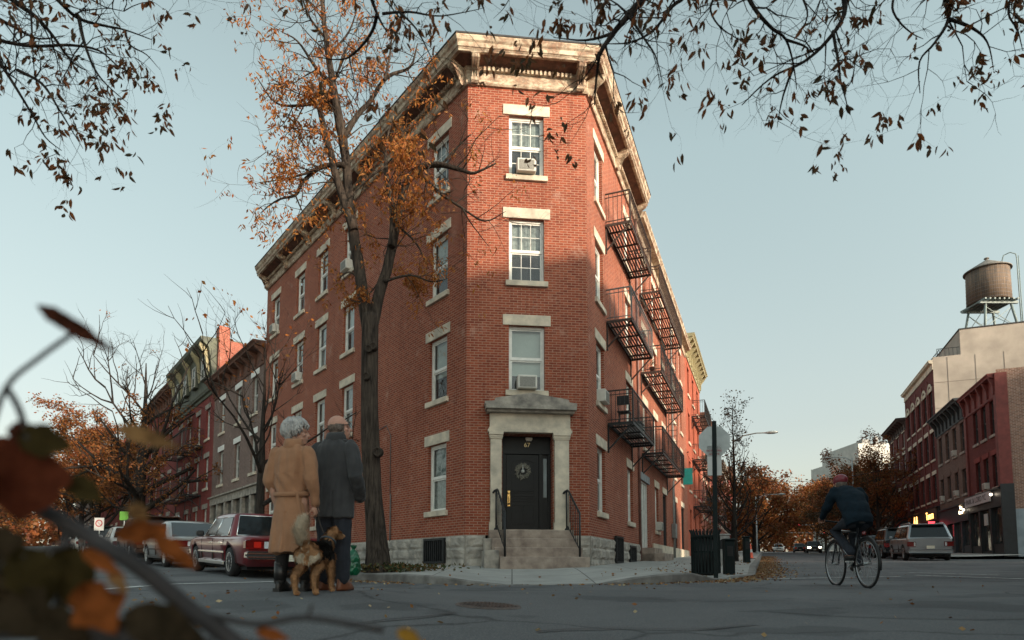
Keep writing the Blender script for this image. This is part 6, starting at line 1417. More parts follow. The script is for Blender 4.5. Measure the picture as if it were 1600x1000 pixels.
# fur tufts, part of the coat
def fur(ob, name, n, ln, seed):
    me = ob.data; q = random.Random(seed); mb = MB(); polys = me.polygons
    for i in range(n):
        p = polys[q.randrange(len(polys))]; c = p.center; nn = p.normal; qv = Vector((c.x, c.y, 0)) - Vector((T.o.x, T.o.y, 0)); oo, z = qv.dot(T.n), c.z - T.o.z
        if z < .06 or (oo > .40): continue
        flow = Vector((0, 0, -.8)) - T.n * .55 if oo > -.28 or z < .45 else Vector((0, 0, .6))
        t = (flow - nn * flow.dot(nn)); t = (t.normalized() if t.length > .01 else Vector((0, 0, -1))) * .8 + nn * .45 + Vector((q.uniform(-.3, .3), q.uniform(-.3, .3), q.uniform(-.3, .3))); L = ln * q.uniform(.5, 1.3) * (2.6 if oo < -.28 and z > .46 else 1.5 if p.material_index == 2 else 1); w = t.cross(nn).normalized() * .0042
        mb.cur = p.material_index; mb.poly([c - w, c + w, c + t * L])
    return mb.build(name, [m_tan, m_blk, m_wht], ob, uv=False)
dloc = Vector(o); fur(dog, 'fur', 30000, .026, 5); reroot(dog, dloc)
for ch in dog.children: ch.data.transform(Matrix.Translation(-dloc))
dog.scale = (.93, .93, .93)
m = MB(T); n = 20; ctr = Vector((.012, .262, .525)); ax = Vector((.1, .62, .78)).normalized(); u = ax.orthogonal().normalized(); v = ax.cross(u)
m.tube([ctr + (u * math.cos(2 * math.pi * k / n) + v * math.sin(2 * math.pi * k / n)) * .076 for k in range(n + 1)], .011, 6); m.build('collar', M('blue_grey_collar', (.05, .07, .09), .6, .2), dog)
m = MB(); Tw, _ = person('', (-2.135, 6.17), (.22, .975)); h0 = Tw.P(.236, .07, .765); h1 = T.P(.011, .205, .558)
m.tube([h0 + Vector((0, 0, .03)), h0, h0.lerp(h1, .3) - Vector((0, 0, .05)), h0.lerp(h1, .65) - Vector((0, 0, .06)), h1], .006, 5); m.tube([h0 + Vector((.0, -.02, .05)), h0 + Vector((.03, -.03, -.03)), h0 + Vector((.01, -.03, -.12)), h0 + Vector((-.02, -.01, -.04)), h0], .006, 5)
tag(m.build('dog_lead', M('leather_lead', (.03, .022, .018), .6, .2), None, tuple(h0)), 'thin dark dog lead running from the woman\'s hand to the dog collar', 'lead')
# ---- bag at the kerb
bp = px(549, 886, 12.15); bz = sidewalk_height(bp.x, bp.y); TB = Frame((bp.x, bp.y), (1, 0), (0, 1), bz); m = MB(TB)
stack(m, [(0, 0, -.02, .13, .10), (0, 0, .03, .165, .13), (0, 0, .16, .175, .14), (.01, 0, .30, .15, .12), (.02, 0, .40, .09, .07), (.03, 0, .46, .035, .03), (.04, 0, .54, .06, .05)], 24)
bag = fuse(m, 'plastic_bag', M('green_plastic', (.0, .085, .035), .28, .4, 8., spec=.6), None, .012, 2, lambda co: .018 * noise.noise(co * 14) + .008 * noise.noise(co * 34)); reroot(bag, (bp.x, bp.y, bz)); tag(bag, 'knotted green plastic bag standing on the kerb beside the street tree', 'bag')
bp2 = px(541, 886, 12.5); bz2 = sidewalk_height(bp2.x, bp2.y); TB = Frame((bp2.x, bp2.y), (1, 0), (0, 1), bz2); m = MB(TB); stack(m, [(0, 0, -.02, .16, .12), (0, 0, .05, .2, .15), (0, 0, .2, .19, .14), (0, 0, .3, .1, .08), (0, 0, .36, .04, .03)], 20)
bag2 = fuse(m, 'rubbish_bag', M('dark_blue_plastic', (.012, .018, .028), .3, .3, 8., spec=.6), None, .015, 2, lambda co: .02 * noise.noise(co * 12)); reroot(bag2, (bp2.x, bp2.y, bz2)); tag(bag2, 'dark rubbish bag slumped behind the green plastic bag', 'bag')

# ---- cyclist
bx = Vector((5.12, 9.7)); fwd = Vector((.06, .998)).normalized(); zc = gz(*bx)
T = Frame(bx, Vector((fwd.y, -fwd.x)), fwd, zc); bike = empty('bicycle', tuple(T.P(0, 0, 0)), 'dark bicycle ridden away from the camera by the helmeted cyclist', 'bicycle')
rw2 = .345; xr, xf = -.50, .52
for oo, nm in ((xr, 'wheel'), (xf, 'wheel')):
    m = MB(T); n = 36; m.tube([(0, oo + rw2 * math.cos(2 * math.pi * k / n), rw2 + rw2 * math.sin(2 * math.pi * k / n)) for k in range(n + 1)], .017, 7, caps=False); w_ = m.build(nm, m_rubber, bike)
    m = MB(T); m.tube([(0, oo + (rw2 - .025) * math.cos(2 * math.pi * k / n), rw2 + (rw2 - .025) * math.sin(2 * math.pi * k / n)) for k in range(n + 1)], .010, 6, caps=False); m.build('rim', m_alloy, w_)
    m = MB(T)
    for k in range(24):
        a = 2 * math.pi * k / 24; m.tube([(.03 * (-1) ** k, oo + .02 * math.cos(a + .8), rw2 + .02 * math.sin(a + .8)), (0, oo + (rw2 - .03) * math.cos(a), rw2 + (rw2 - .03) * math.sin(a))], .0016, 3)
    m.tube([(-.05, oo, rw2), (.05, oo, rw2)], .018, 8); m.build('spokes', m_alu, w_)
    m = MB(T); m.tube([(0, oo + (rw2 + .035) * math.cos(R(a)), rw2 + (rw2 + .035) * math.sin(R(a))) for a in ((40, 60, 80, 100, 120, 140, 160, 180, 195) if oo == xr else (30, 50, 70, 90, 110, 130))], .018, 6); m.build('mudguard', m_iron, bike)
bb, st_, hd2, cr = (0, -.08, .29), (0, -.25, .80), (0, .36, .86), (0, .40, .68)
m = MB(T)
for a, b, r in ((bb, st_, .016), (st_, hd2, .016), (bb, cr, .019), (hd2, cr, .020)): m.tube([a, b], r, 8)
for s in (-1, 1): m.tube([(s * .01, -.08, .29), (s * .055, xr, rw2)], .011, 6); m.tube([(s * .012, -.25, .79), (s * .055, xr, rw2)], .009, 6); m.tube([(s * .03, .41, .68), (s * .05, xf, rw2)], .012, 6)
m.tube([st_, (0, -.29, .93)], .014, 6); m.build('frame', M('dark_bike_paint', (.015, .018, .024), .35, .2, coat=.5), bike)
m = MB(T); m.loft([[(a * math.cos(2 * math.pi * k / 12), oo, .95 + b * math.sin(2 * math.pi * k / 12)) for k in range(12)] for oo, a, b in ((-.43, .04, .02), (-.38, .075, .03), (-.28, .06, .025), (-.16, .02, .018))], True, True, True); m.build('saddle', m_trim, bike)
m = MB(T); m.tube([hd2, (0, .38, .99)], .014, 6); m.tube([(-.30, .28, 1.03), (-.26, .36, 1.03), (0, .40, 1.0), (.26, .36, 1.03), (.30, .28, 1.03)], .013, 7); m.build('handlebar', m_iron, bike)
m = MB(T); m.lathe((.045, -.08, .29), [(.09, -.004), (.09, .004), (.02, .006)], 20, axis='x'); 
for s, a in ((1, -.5), (-1, math.pi - .5)):
    p = Vector((s * .07, -.08 + .17 * math.cos(a), .29 + .17 * math.sin(a))); m.bar((s * .07, -.08, .29), p, .02); m.bbox(p.x - .05 + s * .05, p.x + .05 + s * .05, p.y - .035, p.y + .035, p.z - .012, p.z + .012, .005)
m.build('crank', m_alu, bike); m = MB(T); m.bbox(-.04, .04, -.93 + .06, -.86 + .05, .66, .72, .01) if False else m.lathe((0, -.44, .78), [(.03, 0), (.03, -.02), (.0, -.025)], 10, axis='y'); m.build('rear_reflector', m_tail, bike)
# rider
m = MB(T); foot = {1: Vector((.11, -.08 + .17 * math.cos(-.5), .29 + .17 * math.sin(-.5) + .06)), -1: Vector((-.11, -.08 + .17 * math.cos(math.pi - .5), .29 + .17 * math.sin(math.pi - .5) + .06))}
hipz = 1.0
hc = (0, .24, 1.60); hR3 = head(m, hc, -.1, -.15, 1.0); limb(m, [(0, .10, 1.42), (0, .2, 1.53)], [.06, .055])
m.loft([[(a * math.cos(2 * math.pi * k / 18), oo + b * math.sin(2 * math.pi * k / 18) * .9, z + b * .35 * -math.sin(2 * math.pi * k / 18)) for k in range(18)] for oo, z, a, b in ((-.30, .95, .15, .11), (-.26, 1.05, .165, .12), (-.16, 1.2, .17, .115), (-.02, 1.36, .185, .11), (.06, 1.44, .15, .09), (.10, 1.47, .07, .06))], True, True, True)
for s in (-1, 1):
    k = Vector((s * .12, .16 + (.06 if s < 0 else -.04), (foot[s].z + hipz) / 2 + .14)); limb(m, [(s * .09, -.27, hipz), k, foot[s] + Vector((0, -.04, .04))], [.09, .06, .04]); ell(m, foot[s] + Vector((0, .03, 0)), (.04, .11, .035)); limb(m, [(s * .18, .03, 1.42), (s * .27, .10, 1.20), (s * .29, .27, 1.06)], [.055, .045, .035]); hand(m, (s * .29, .26, 1.065), (-s * .1, .8, -.25), (0, -.3, -1), 1.0)
rider = fuse(m, 'person', m_skin2, None, .0095, 3); rl_ = tuple(T.P(0, -.2, 0)); reroot(rider, rl_); tag(rider, 'cyclist in a dark blue jacket and red helmet riding away across the street', 'person')
m = MB(T); m.loft([[(a * math.cos(2 * math.pi * k / 22), oo + b * math.sin(2 * math.pi * k / 22) * .95, z + b * .4 * -math.sin(2 * math.pi * k / 22)) for k in range(22)] for oo, z, a, b in ((-.33, .90, .19, .14), (-.31, .96, .20, .15), (-.25, 1.08, .205, .155), (-.15, 1.22, .21, .15), (-.02, 1.38, .22, .14), (.05, 1.46, .18, .11), (.12, 1.51, .085, .08))], True, True, True)
for s in (-1, 1): limb(m, [(s * .18, .03, 1.43), (s * .245, .05, 1.31), (s * .285, .10, 1.19), (s * .29, .25, 1.08)], [.085, .078, .068, .052])
m_jack = M('dark_blue_nylon', (.006, .015, .024), .85, .3, 15., .3, 60, spec=.2); m_jack2 = M('blue_nylon_band', (.015, .05, .075), .8, .2, 15., spec=.2)
fuse(m, 'jacket', [m_jack, m_jack2], rider, .012, 4, lambda co: .010 * noise.noise(co * 11) + .006 * math.sin(co.z * 38), lambda c: 1 if c.z - (T.o.z - 0) + 0 < 1.06 and c.z - T.o.z > .99 and abs(Vector((c.x - T.o.x, c.y - T.o.y)).dot(T.n.to_2d())) < .6 and Vector((c.x - T.o.x, c.y - T.o.y)).dot(T.n.to_2d()) < -.2 else 0)
for ch in rider.children:
    if ch.name.startswith('jacket'): pass
m = MB(T)
for s in (-1, 1):
    k = Vector((s * .12, .16 + (.06 if s < 0 else -.04), (foot[s].z + hipz) / 2 + .14)); limb(m, [(s * .09, -.27, hipz - .02), k, foot[s] + Vector((0, -.04, .08))], [.125, .085, .06])
fuse(m, 'trousers', m_navy, rider, .012, 3, folds(.008, 6, 7))
for s in (-1, 1):
    m = MB(T); ell(m, foot[s] + Vector((0, .03, .0)), (.052, .14, .05)); m.build('shoe', m_boot, rider)
m = MB(T); c = Vector(hc) + Vector((0, -.005, .045)); ell(m, c, (.098, .135, .095), 20, 12, hR3); hl_ = m.build('helmet', M('red_helmet', (.22, .03, .045), .4, .3, 15.), rider)
m = MB(T); ell(m, Vector(hc) + Vector((0, -.04, -.02)), (.083, .085, .085), 16, 9); m.build('hair', m_darkhair, rider)
# ================================================================ trees
def bark(name, c1, c2, sc=1.):
    m, nt, out = new_mat(name); b = N(nt, 'BsdfPrincipled', Roughness=.95); b.inputs['Specular IOR Level'].default_value = .15; v = coord(nt); mp = N(nt, 'Mapping'); nt.links.new(v, mp.inputs[0]); mp.inputs['Scale'].default_value = (14 * sc, 14 * sc, 1.6 * sc)
    n1 = nz(nt, mp.outputs[0], 1.3, 6, .65, .6); c = mixc(nt, ramp(nt, n1, [(.38, 0.), (.62, 1.)]), L4(c2), L4(c1)); c = mixc(nt, ramp(nt, nz(nt, v, 2.2, 5, .6), [(.5, 0.), (.75, .5)]), c, L4(c1, 1.35))
    nt.links.new(c, b.inputs['Base Color']); nt.links.new(bump(nt, n1, .9, .05), b.inputs['Normal']); nt.links.new(b.outputs[0], out.inputs[0]); return m
m_bark = bark('grey_brown_bark', (.075, .058, .046), (.020, .016, .014)); m_barkd = bark('dark_bark', (.045, .037, .032), (.016, .014, .013))
m_lo = leaf_mat('orange_leaves', [(.30, .09, .02), (.42, .15, .03), (.22, .055, .015), (.46, .20, .05), (.26, .12, .03)], .4)
m_lg = leaf_mat('golden_leaves', [(.36, .16, .03), (.28, .13, .03), (.42, .20, .04), (.20, .12, .03)], .4)
m_lr = leaf_mat('rust_leaves', [(.20, .055, .02), (.28, .09, .025), (.14, .04, .018), (.24, .10, .03), (.10, .07, .025)], .35)
m_lr2 = leaf_mat('russet_orange_leaves', [(.22, .07, .02), (.32, .11, .025), (.12, .045, .018), (.28, .12, .03), (.16, .06, .02)], .35)
m_ld = leaf_mat('dark_autumn_leaves', [(.05, .045, .018), (.10, .05, .02), (.035, .04, .018), (.16, .06, .02), (.07, .035, .015)], .3)
def leaf(m, p, d, L, W, q):
    """one pointed leaf hanging from p along d, slightly folded"""
    d = d.normalized(); s = d.cross(Vector((q.uniform(-1, 1), q.uniform(-1, 1), q.uniform(-.3, .3))))
    if s.length < .05: s = d.orthogonal()
    s.normalize(); n = d.cross(s) * W * .25
    a, b, c = p + d * L * .3, p + d * L * .65, p + d * L
    i = [m.pt(*x) for x in (p, a + s * W * .5 + n, b + s * W * .42 + n, c, b - s * W * .42 + n, a - s * W * .5 + n, a, b)]
    m.face((i[0], i[6], i[1])); m.face((i[6], i[7], i[2], i[1])); m.face((i[7], i[3], i[2])); m.face((i[0], i[5], i[6])); m.face((i[6], i[5], i[4], i[7])); m.face((i[7], i[4], i[3]))
def leaf2(m, p, d, L, W, q):
    d = d.normalized(); s = d.cross(Vector((q.uniform(-1, 1), q.uniform(-1, 1), q.uniform(-1, 1))))
    if s.length < .05: s = d.orthogonal()
    s.normalize(); m.poly([p, p + d * L * .45 + s * W * .5, p + d * L, p + d * L * .5 - s * W * .5])
def twig(wood, lv, p, d, L, r, lvl, q, P):
    """recursive twig; P: leaf probability, size, droop, nodes ..."""
    n = 4; pts = [p]; dd = d.normalized()
    for k in range(n):
        dd = (dd + Vector((q.uniform(-1, 1), q.uniform(-1, 1), q.uniform(-1, 1))) * P.get('wig', .28) + Vector((0, 0, P.get('lift', .08)))).normalized(); pts.append(pts[-1] + dd * L / n)
    wood.tube(pts, [r * (1 - .7 * k / n) for k in range(n + 1)], 4 if r < .03 else 6, caps=False)
    if lvl > 0:
        for k in range(P.get('kids', 3)):
            i = q.randint(1, n); base = pts[i]; ax = (pts[i] - pts[i - 1]).normalized(); sd = ax.cross(Vector((q.uniform(-1, 1), q.uniform(-1, 1), q.uniform(-1, 1)))).normalized()
            twig(wood, lv, base, ax * .75 + sd * P.get('spread', .8), L * q.uniform(.45, .75), r * .5, lvl - 1, q, P)
    if lv is not None and lvl <= P.get('leaflvl', 0):
        pr = P['leafp'](pts[-1]) if callable(P['leafp']) else P['leafp']
        for i in range(1, n + 1):
            if q.random() > pr: continue
            for k in range(P.get('clump', 4)):
                a = Vector((q.uniform(-1, 1), q.uniform(-1, 1), q.uniform(-.6, .6) - P.get('droop', .5))); o_f = Vector((q.uniform(-1, 1), q.uniform(-1, 1), q.uniform(-1, .6))) * P.get('fuzz', .06)
                sz = q.uniform(.7, 1.25) * P['size']; (leaf if P.get('fine') else leaf2)(lv, pts[i] + o_f, a, sz, sz * P.get('ar', .36), q)
def smooth_path(pts, rad, k=4):
    P = [Vector(p) for p in pts]; out, ro = [], []
    for i in range(len(P) - 1):
        p0, p1, p2, p3 = P[max(i - 1, 0)], P[i], P[i + 1], P[min(i + 2, len(P) - 1)]
        for j in range(k):
            t = j / k; out.append(.5 * (2 * p1 + (p2 - p0) * t + (2 * p0 - 5 * p1 + 4 * p2 - p3) * t * t + (3 * p1 - p0 - 3 * p2 + p3) * t ** 3)); ro.append(rad[i] + (rad[i + 1] - rad[i]) * t)
    out.append(P[-1]); ro.append(rad[-1]); return out, ro
def limb_from(wood, lv, pts, rad, q, P, every=.35, start=.15, tl=(.5, 1.2), lvl=2, n=10):
    pp, rr_ = smooth_path(pts, rad); wood.tube([p + Vector((noise.noise(p * 3), noise.noise(p * 3 + Vector((5, 0, 0))), 0)) * .02 for p in pp], rr_, n, smooth=True)
    acc = 0; tot = sum((b - a).length for a, b in zip(pp, pp[1:])); run = 0
    for a, b, r in zip(pp, pp[1:], rr_):
        L = (b - a).length; run += L; acc += L
        while acc > every and run > start * tot:
            acc -= every; ax = (b - a).normalized(); sd = ax.cross(Vector((q.uniform(-1, 1), q.uniform(-1, 1), q.uniform(-1, 1)))).normalized()
            twig(wood, lv, a.lerp(b, q.random()), ax * .5 + sd, q.uniform(*tl), min(r * .45, P.get('rmax', .02)), lvl, q, P)
        if run <= start * tot: acc = 0

# ---- the big street tree in front of the shaded wall
q = random.Random(21); Zt = 13.6
def tp_(x, y, dz=0): return px(x, y, Zt + dz)
b0 = px(590, 886, Zt); bz = sidewalk_height(b0.x, b0.y); base = Vector((b0.x, b0.y, bz)); tree = empty('street_tree', tuple(base), 'tall forked street tree with sparse orange leaves in front of the shaded brick wall', 'tree')
wood, lv, lv2 = MB(), MB(), MB()
def dens(p):
    # leaf density follows the clumps of the real tree
    x = p.x / p.y * 1000 + 800; y = 886 - p.z / p.y * 1000; d = .12
    for cx, cy, sx, sy, a in ((455, 130, 60, 60, .9), (430, 240, 40, 40, .8), (450, 320, 50, 30, .6), (525, 60, 60, 60, .4), (615, 215, 40, 45, 1.), (590, 265, 50, 40, .7), (640, 430, 60, 40, 1.), (560, 455, 40, 25, .7), (600, 380, 40, 40, .5), (500, 200, 60, 60, .35), (650, 300, 40, 40, .5), (500, 330, 40, 20, .7)):
        d = max(d, a * math.exp(-((x - cx) / sx) ** 2 - ((y - cy) / sy) ** 2))
    if x > 690: d *= .25
    return d
PT = dict(leafp=dens, size=.115, ar=.32, droop=.75, clump=6, kids=3, fuzz=.10, rmax=.016, wig=.30, lift=.03, spread=.9, leaflvl=1)
trunk = [base + Vector((0, 0, -.2)), base + Vector((0, 0, .12)), px(588, 840, Zt), px(582, 760, Zt), px(578, 680, Zt), px(577, 600, Zt), px(578, 540, Zt), px(579, 492, Zt)]
pp, rr_ = smooth_path(trunk, [.36, .28, .215, .195, .185, .18, .185, .18], 6)
n = 20; rings = []
for p, r in zip(pp, rr_): rings.append([(p.x + (r * (1 + .09 * noise.noise((math.cos(a) * 2, math.sin(a) * 2, p.z * .9)) + .10 * max(0, .7 - (p.z - bz)) * math.sin(5 * a + 1))) * math.cos(a), p.y + r * (1 + .09 * noise.noise((math.cos(a) * 2 + 7, math.sin(a) * 2, p.z * .9))) * math.sin(a), p.z) for a in [2 * math.pi * k / n for k in range(n)]])
wood.loft(rings, True, True, True)
for x, y in ((590, 706), (572, 588), (576, 545), (583, 541)):                 # old pruning scars
    c = px(x, y, Zt - .24); R0 = .075 if y > 600 else .06; wood.tube([c + Vector((0, .10, 0)), c + Vector((0, -.01, 0))], [R0 * 1.5, R0 * 1.2], 12); pr = [c + Vector((R0 * math.cos(2 * math.pi * k / 12), -.015, R0 * 1.15 * math.sin(2 * math.pi * k / 12))) for k in range(13)]; wood.tube(pr, R0 * .33, 6, caps=False)
F0 = px(577, 520, Zt)
limb_from(wood, lv, [F0, tp_(566, 450), tp_(554, 375, .1), tp_(546, 310, .1), tp_(541, 255, .1), tp_(533, 200), tp_(523, 150, -.1), tp_(512, 80, -.1), tp_(504, 15, 0), tp_(502, -60, .2)], [.155, .125, .118, .108, .098, .105, .085, .065, .045, .02], q, PT, .22, .40, (.6, 1.5))
limb_from(wood, lv, [px(579, 520, Zt), tp_(594, 455, .1), tp_(606, 415, .15), tp_(616, 365, .2), tp_(625, 320, .2), tp_(637, 284, .1), tp_(662, 260, -.1), tp_(692, 258, -.3), tp_(722, 266, -.4), tp_(742, 270, -.5), tp_(775, 255, -.6)], [.14, .12, .112, .10, .088, .075, .075, .06, .045, .03, .012], q, PT, .20, .25, (.6, 1.5))
for pts, rad in (([(553, 360), (528, 285), (514, 230), (504, 190), (503, 165), (520, 130), (545, 70)], [.10, .085, .075, .065, .05, .03, .015]),
                 ([(540, 258), (515, 258), (495, 266), (472, 285), (462, 305), (435, 312), (408, 332)], [.07, .055, .045, .04, .033, .02, .01]), ([(490, 268), (465, 275), (435, 282), (405, 285)], [.03, .022, .015, .008]), ([(462, 305), (470, 325), (480, 345)], [.02, .014, .008]),
                 ([(537, 215), (555, 185), (580, 155), (605, 120), (640, 105), (652, 68)], [.07, .06, .05, .04, .028, .012]), ([(600, 125), (610, 80), (616, 30)], [.03, .022, .01]),
                 ([(525, 160), (500, 160), (465, 165), (430, 160), (400, 120)], [.05, .04, .03, .02, .008]), ([(520, 140), (490, 100), (465, 65), (440, 50)], [.045, .035, .02, .008]), ([(512, 90), (545, 50), (560, 10)], [.03, .02, .01]), ([(508, 60), (480, 20), (470, -20)], [.03, .02, .01]),
                 ([(612, 385), (613, 330), (603, 270), (604, 225), (612, 185)], [.08, .06, .05, .035, .012]), ([(604, 260), (575, 280), (545, 310)], [.03, .02, .008]), ([(635, 285), (655, 275), (685, 300), (722, 325), (758, 345), (790, 330)], [.05, .042, .035, .026, .016, .006]), ([(722, 325), (740, 355), (765, 385)], [.02, .012, .005]),
                 ([(690, 258), (715, 230), (735, 210)], [.03, .02, .008]), ([(600, 440), (640, 430), (675, 440), (700, 435)], [.035, .025, .015, .006]), ([(565, 440), (545, 425), (525, 440)], [.03, .02, .008]), ([(600, 430), (565, 470), (540, 465)], [.02, .014, .006]), ([(618, 350), (650, 380), (670, 420)], [.03, .02, .008])):
    dz0 = q.uniform(-.2, .2); k = q.uniform(-.9, .7); limb_from(wood, lv, [tp_(x, y, dz0 * 0 + k * i / len(pts)) for i, (x, y) in enumerate(pts)], rad, q, PT, .22, .15, (.45, 1.25), 2, 8)
wood.build('trunk', m_bark, tree, uv=False); lv.build('crown', m_lo, tree, uv=False)['kind'] = 'thing'
# ---- random trees
def rtree(label, pos, h, spread, seed, leafm, barkm=m_barkd, clear=.25, leafp=.8, size=.16, r=.2, limbs=9, lean=(0, 0), lvl=3, clump=5, name='street_tree', group=None, top=.15, lift=.10, fine_r=.02, ar=.6, bare_above=None, z=None, kids=3):
    q = random.Random(seed); z = (sidewalk_height(*pos) if z is None else z); rt = empty(name, (pos[0], pos[1], z), label, 'tree', group); wood, lv = MB(), MB(); hh = h
    axis_ = [Vector((pos[0] + lean[0] * t + .25 * noise.noise((seed, t * 2, 0)) * t, pos[1] + lean[1] * t + .25 * noise.noise((seed, t * 2, 9)) * t, z - .2 * (t == 0) + hh * .8 * t)) for t in (0, .15, .3, .45, .6, .8, 1.)]
    pp, rr_ = smooth_path(axis_, [r * 1.25, r, r * .9, r * .75, r * .5, r * .28, r * .08], 3); wood.tube(pp, rr_, 9)
    lp = leafp if bare_above is None else (lambda p: leafp if p.z < z + bare_above else leafp * .01)
    P = dict(leafp=lp, size=size, ar=ar, droop=.4, clump=clump, kids=kids, fuzz=size * 1.6, wig=.24, lift=lift, spread=.75, leaflvl=1)
    for i in range(limbs):
        t = clear + (.95 - clear) * (i + .5) / limbs; k = int(t * (len(pp) - 1)); b = pp[k]; a = i * 2.4 + q.uniform(-.4, .4); out = Vector((math.cos(a), math.sin(a), .35 + 1.1 * t * t + q.uniform(-.1, .25))); L = spread * (1.05 - .55 * t) * q.uniform(.75, 1.1)
        twig(wood, lv, b, out, L, max(fine_r, rr_[k] * .55), lvl, q, P)
    wood.build('trunk', barkm, rt, uv=False)
    if leafp > 0: lv.build('crown', leafm, rt, uv=False)
    return rt
def on(T, pxx, o): p = at_px(T, pxx, o); return (p.x, p.y)
def on_s(T, s, o): p = T.P(s, o, 0); return (p.x, p.y)
rtree('big spreading autumn tree with a bare top, over the parked cars of the left street', on(FL, 214, 2.7), 14.5, 6.4, 4, m_lr2, leafp=.8, size=.15, r=.36, limbs=16, clear=.2, lvl=3, clump=11, bare_above=8.8, lift=.07, fine_r=.03, ar=.5)
rtree('leafless young street tree with spreading limbs in front of the grey-brown brick house', on(FL, 404, 2.8), 8.6, 4.2, 9, m_lo, leafp=.05, size=.14, r=.15, limbs=9, clear=.28, lvl=3, clump=2, lift=.16)
for i, (s, o, h, sp, mt, sd_, lab) in enumerate(((52, 2.7, 11.5, 6., m_lr, 12, 'rust coloured street tree behind the big autumn tree'), (66, 2.7, 11, 6., m_lo, 17, 'orange tree in the middle of the left street row'), (82, 3., 12, 6.5, m_lr, 23, 'rust tree near the far end of the left street row'), (58, 15.5, 11, 6., m_ld, 31, 'dark tree on the far pavement of the left street'), (76, 15.5, 12, 6.5, m_lr, 37, 'rust tree on the far pavement deep in the left street'), (104, 12, 13, 7.5, m_ld, 41, 'dark tree closing the far end of the left street'))):
    p = on_s(FL, s, o); rtree(lab, p, h, sp, sd_, mt, leafp=.9, size=.24, r=.28, limbs=12, clear=.16, lvl=3, clump=10, z=gz(*p), ar=.5)
# right-hand street
p = on(FR, 1151, 3.2); rtree('slender young street tree with dark thinning leaves behind the stop sign', p, (886 - 575) / 1000 * p[1], 1.9, 51, m_ld, leafp=.45, size=.085, r=.075, limbs=20, clear=.16, lvl=2, clump=3, lift=.35, fine_r=.012)
p = on_s(FR, FR.inv(p)[0] + 2.5, 3.0); rtree('low bushy rust-leaved tree behind the litter bin', p, 4.0, 2.0, 53, m_lr, leafp=.8, size=.11, r=.08, limbs=9, clear=.3, lvl=2, clump=6)
p = on(FR, 1196, 3.2); rtree('thin leaning street tree with light sparse foliage by the black wagon', p, (886 - 718) / 1000 * p[1], 3.6, 57, m_lr, leafp=.35, size=.16, r=.13, limbs=9, clear=.42, lvl=3, clump=4, lean=(.8, 0))
for s, o, h, sp, mt, sd_, lab in ((68, 3., 9.5, 5.5, m_lr, 61, 'round rust tree far down our side of the right-hand street'), (84, 3.2, 9.5, 6., m_lo, 63, 'orange tree farther down our side of the street'), (100, 3.2, 11, 6., m_lr, 65, 'rust tree near the vanishing end of our pavement')):
    p = on_s(FR, s, o); rtree(lab, p, h, sp, sd_, mt, leafp=.95, size=.34, r=.26, limbs=11, clear=.18, lvl=3, clump=6)
for s, o, h, sp, mt, sd_, lab, lp in ((21.5, 2.7, 8.6, 4.6, m_lr, 71, 'rust and olive street tree in front of the arched-window building, beside the lit tavern sign', .75), (29, 2.6, 8.4, 4.6, m_ld, 73, 'dark leafy street tree right of the cyclist, before the black-corniced house', .95), (37, 2.6, 8.6, 4.8, m_ld, 75, 'dark leafy street tree behind the cyclist', .95), (47, 2.6, 8.5, 5., m_lr, 77, 'rust street tree seen just left of the cyclist', .95), (59, 2.6, 9.5, 5.5, m_lo, 79, 'bright orange street tree far on the right side', .95), (74, 2.6, 10.5, 6., m_lr, 81, 'rust tree far on the right side under the signals', .95), (92, 2.6, 11, 6., m_lo, 83, 'orange tree at the far right end of the street', .95)):
    p = on_s(FO, s, o); rtree(lab, p, h, sp, sd_, mt, leafp=lp, size=.19 if s < 40 else .28, r=.2, limbs=12, clear=.2, lvl=3, clump=9, ar=.5, z=gz(*p) + .1)
# far end of the street: masses of trees
def farwood(label, c, w_, h, mt, seed):
    q = random.Random(seed); m = MB(); z = gz(*c)
    for i in range(7000):
        a, r_ = q.uniform(0, 6.28), w_ * math.sqrt(q.random()); zz = z + h * (q.random() ** .8) * (1 - .5 * (r_ / w_) ** 2) * (.8 + .3 * noise.noise((c[0] + r_ * math.cos(a) * .2, seed, 0))); p = Vector((c[0] + r_ * math.cos(a), c[1] + r_ * math.sin(a) * .5, zz)); leaf2(m, p, Vector((q.uniform(-1, 1), q.uniform(-1, 1), q.uniform(-1, .5))), .9, .7, q)
    return tag(m.build('distant_trees', mt, None, (c[0], c[1], z), uv=False), label, 'trees', None, 'stuff')
farwood('distant autumn trees closing the end of the right-hand street', on_s(FR, 150, 8), 22, 12, m_lr, 5); farwood('distant autumn trees closing the end of the left street', on_s(FL, 150, 8), 24, 12, m_lr, 6)
# ---- near trees whose branches hang into the top of the picture
def overhang(label, root_xy, trunk_pts, trunk_rad, limbs_, seed, leafp, Zd, off=0., size=.085):
    q = random.Random(seed); z = gz(*root_xy); rt = empty('overhanging_tree', (*root_xy, z), label, 'tree'); wood, lv = MB(), MB(); pp, rr_ = smooth_path(trunk_pts, trunk_rad, 4); wood.tube(pp, rr_, 10)
    P = dict(leafp=leafp, size=size, ar=.36, droop=1.0, clump=3, kids=3, fuzz=.03, wig=.38, lift=-.03, spread=.9, leaflvl=0, fine=True, rmax=.008)
    for pts, r0 in limbs_:
        P3 = [px(x, y, Zd + d_) for x, y, d_ in pts]
        near = min(pp, key=lambda v: (v - P3[0]).length)
        if pts[0][1] < 0: P3 = [near] + P3
        rad = [r0 * (1 - .85 * i / (len(P3) - 1)) for i in range(len(P3))]; limb_from(wood, lv, P3, rad, q, P, .10, .12, (.14, .50), 2, 7)
    wood.build('branches', m_barkd, rt, uv=False); lv.build('leaves', m_ld2, rt, uv=False); return rt
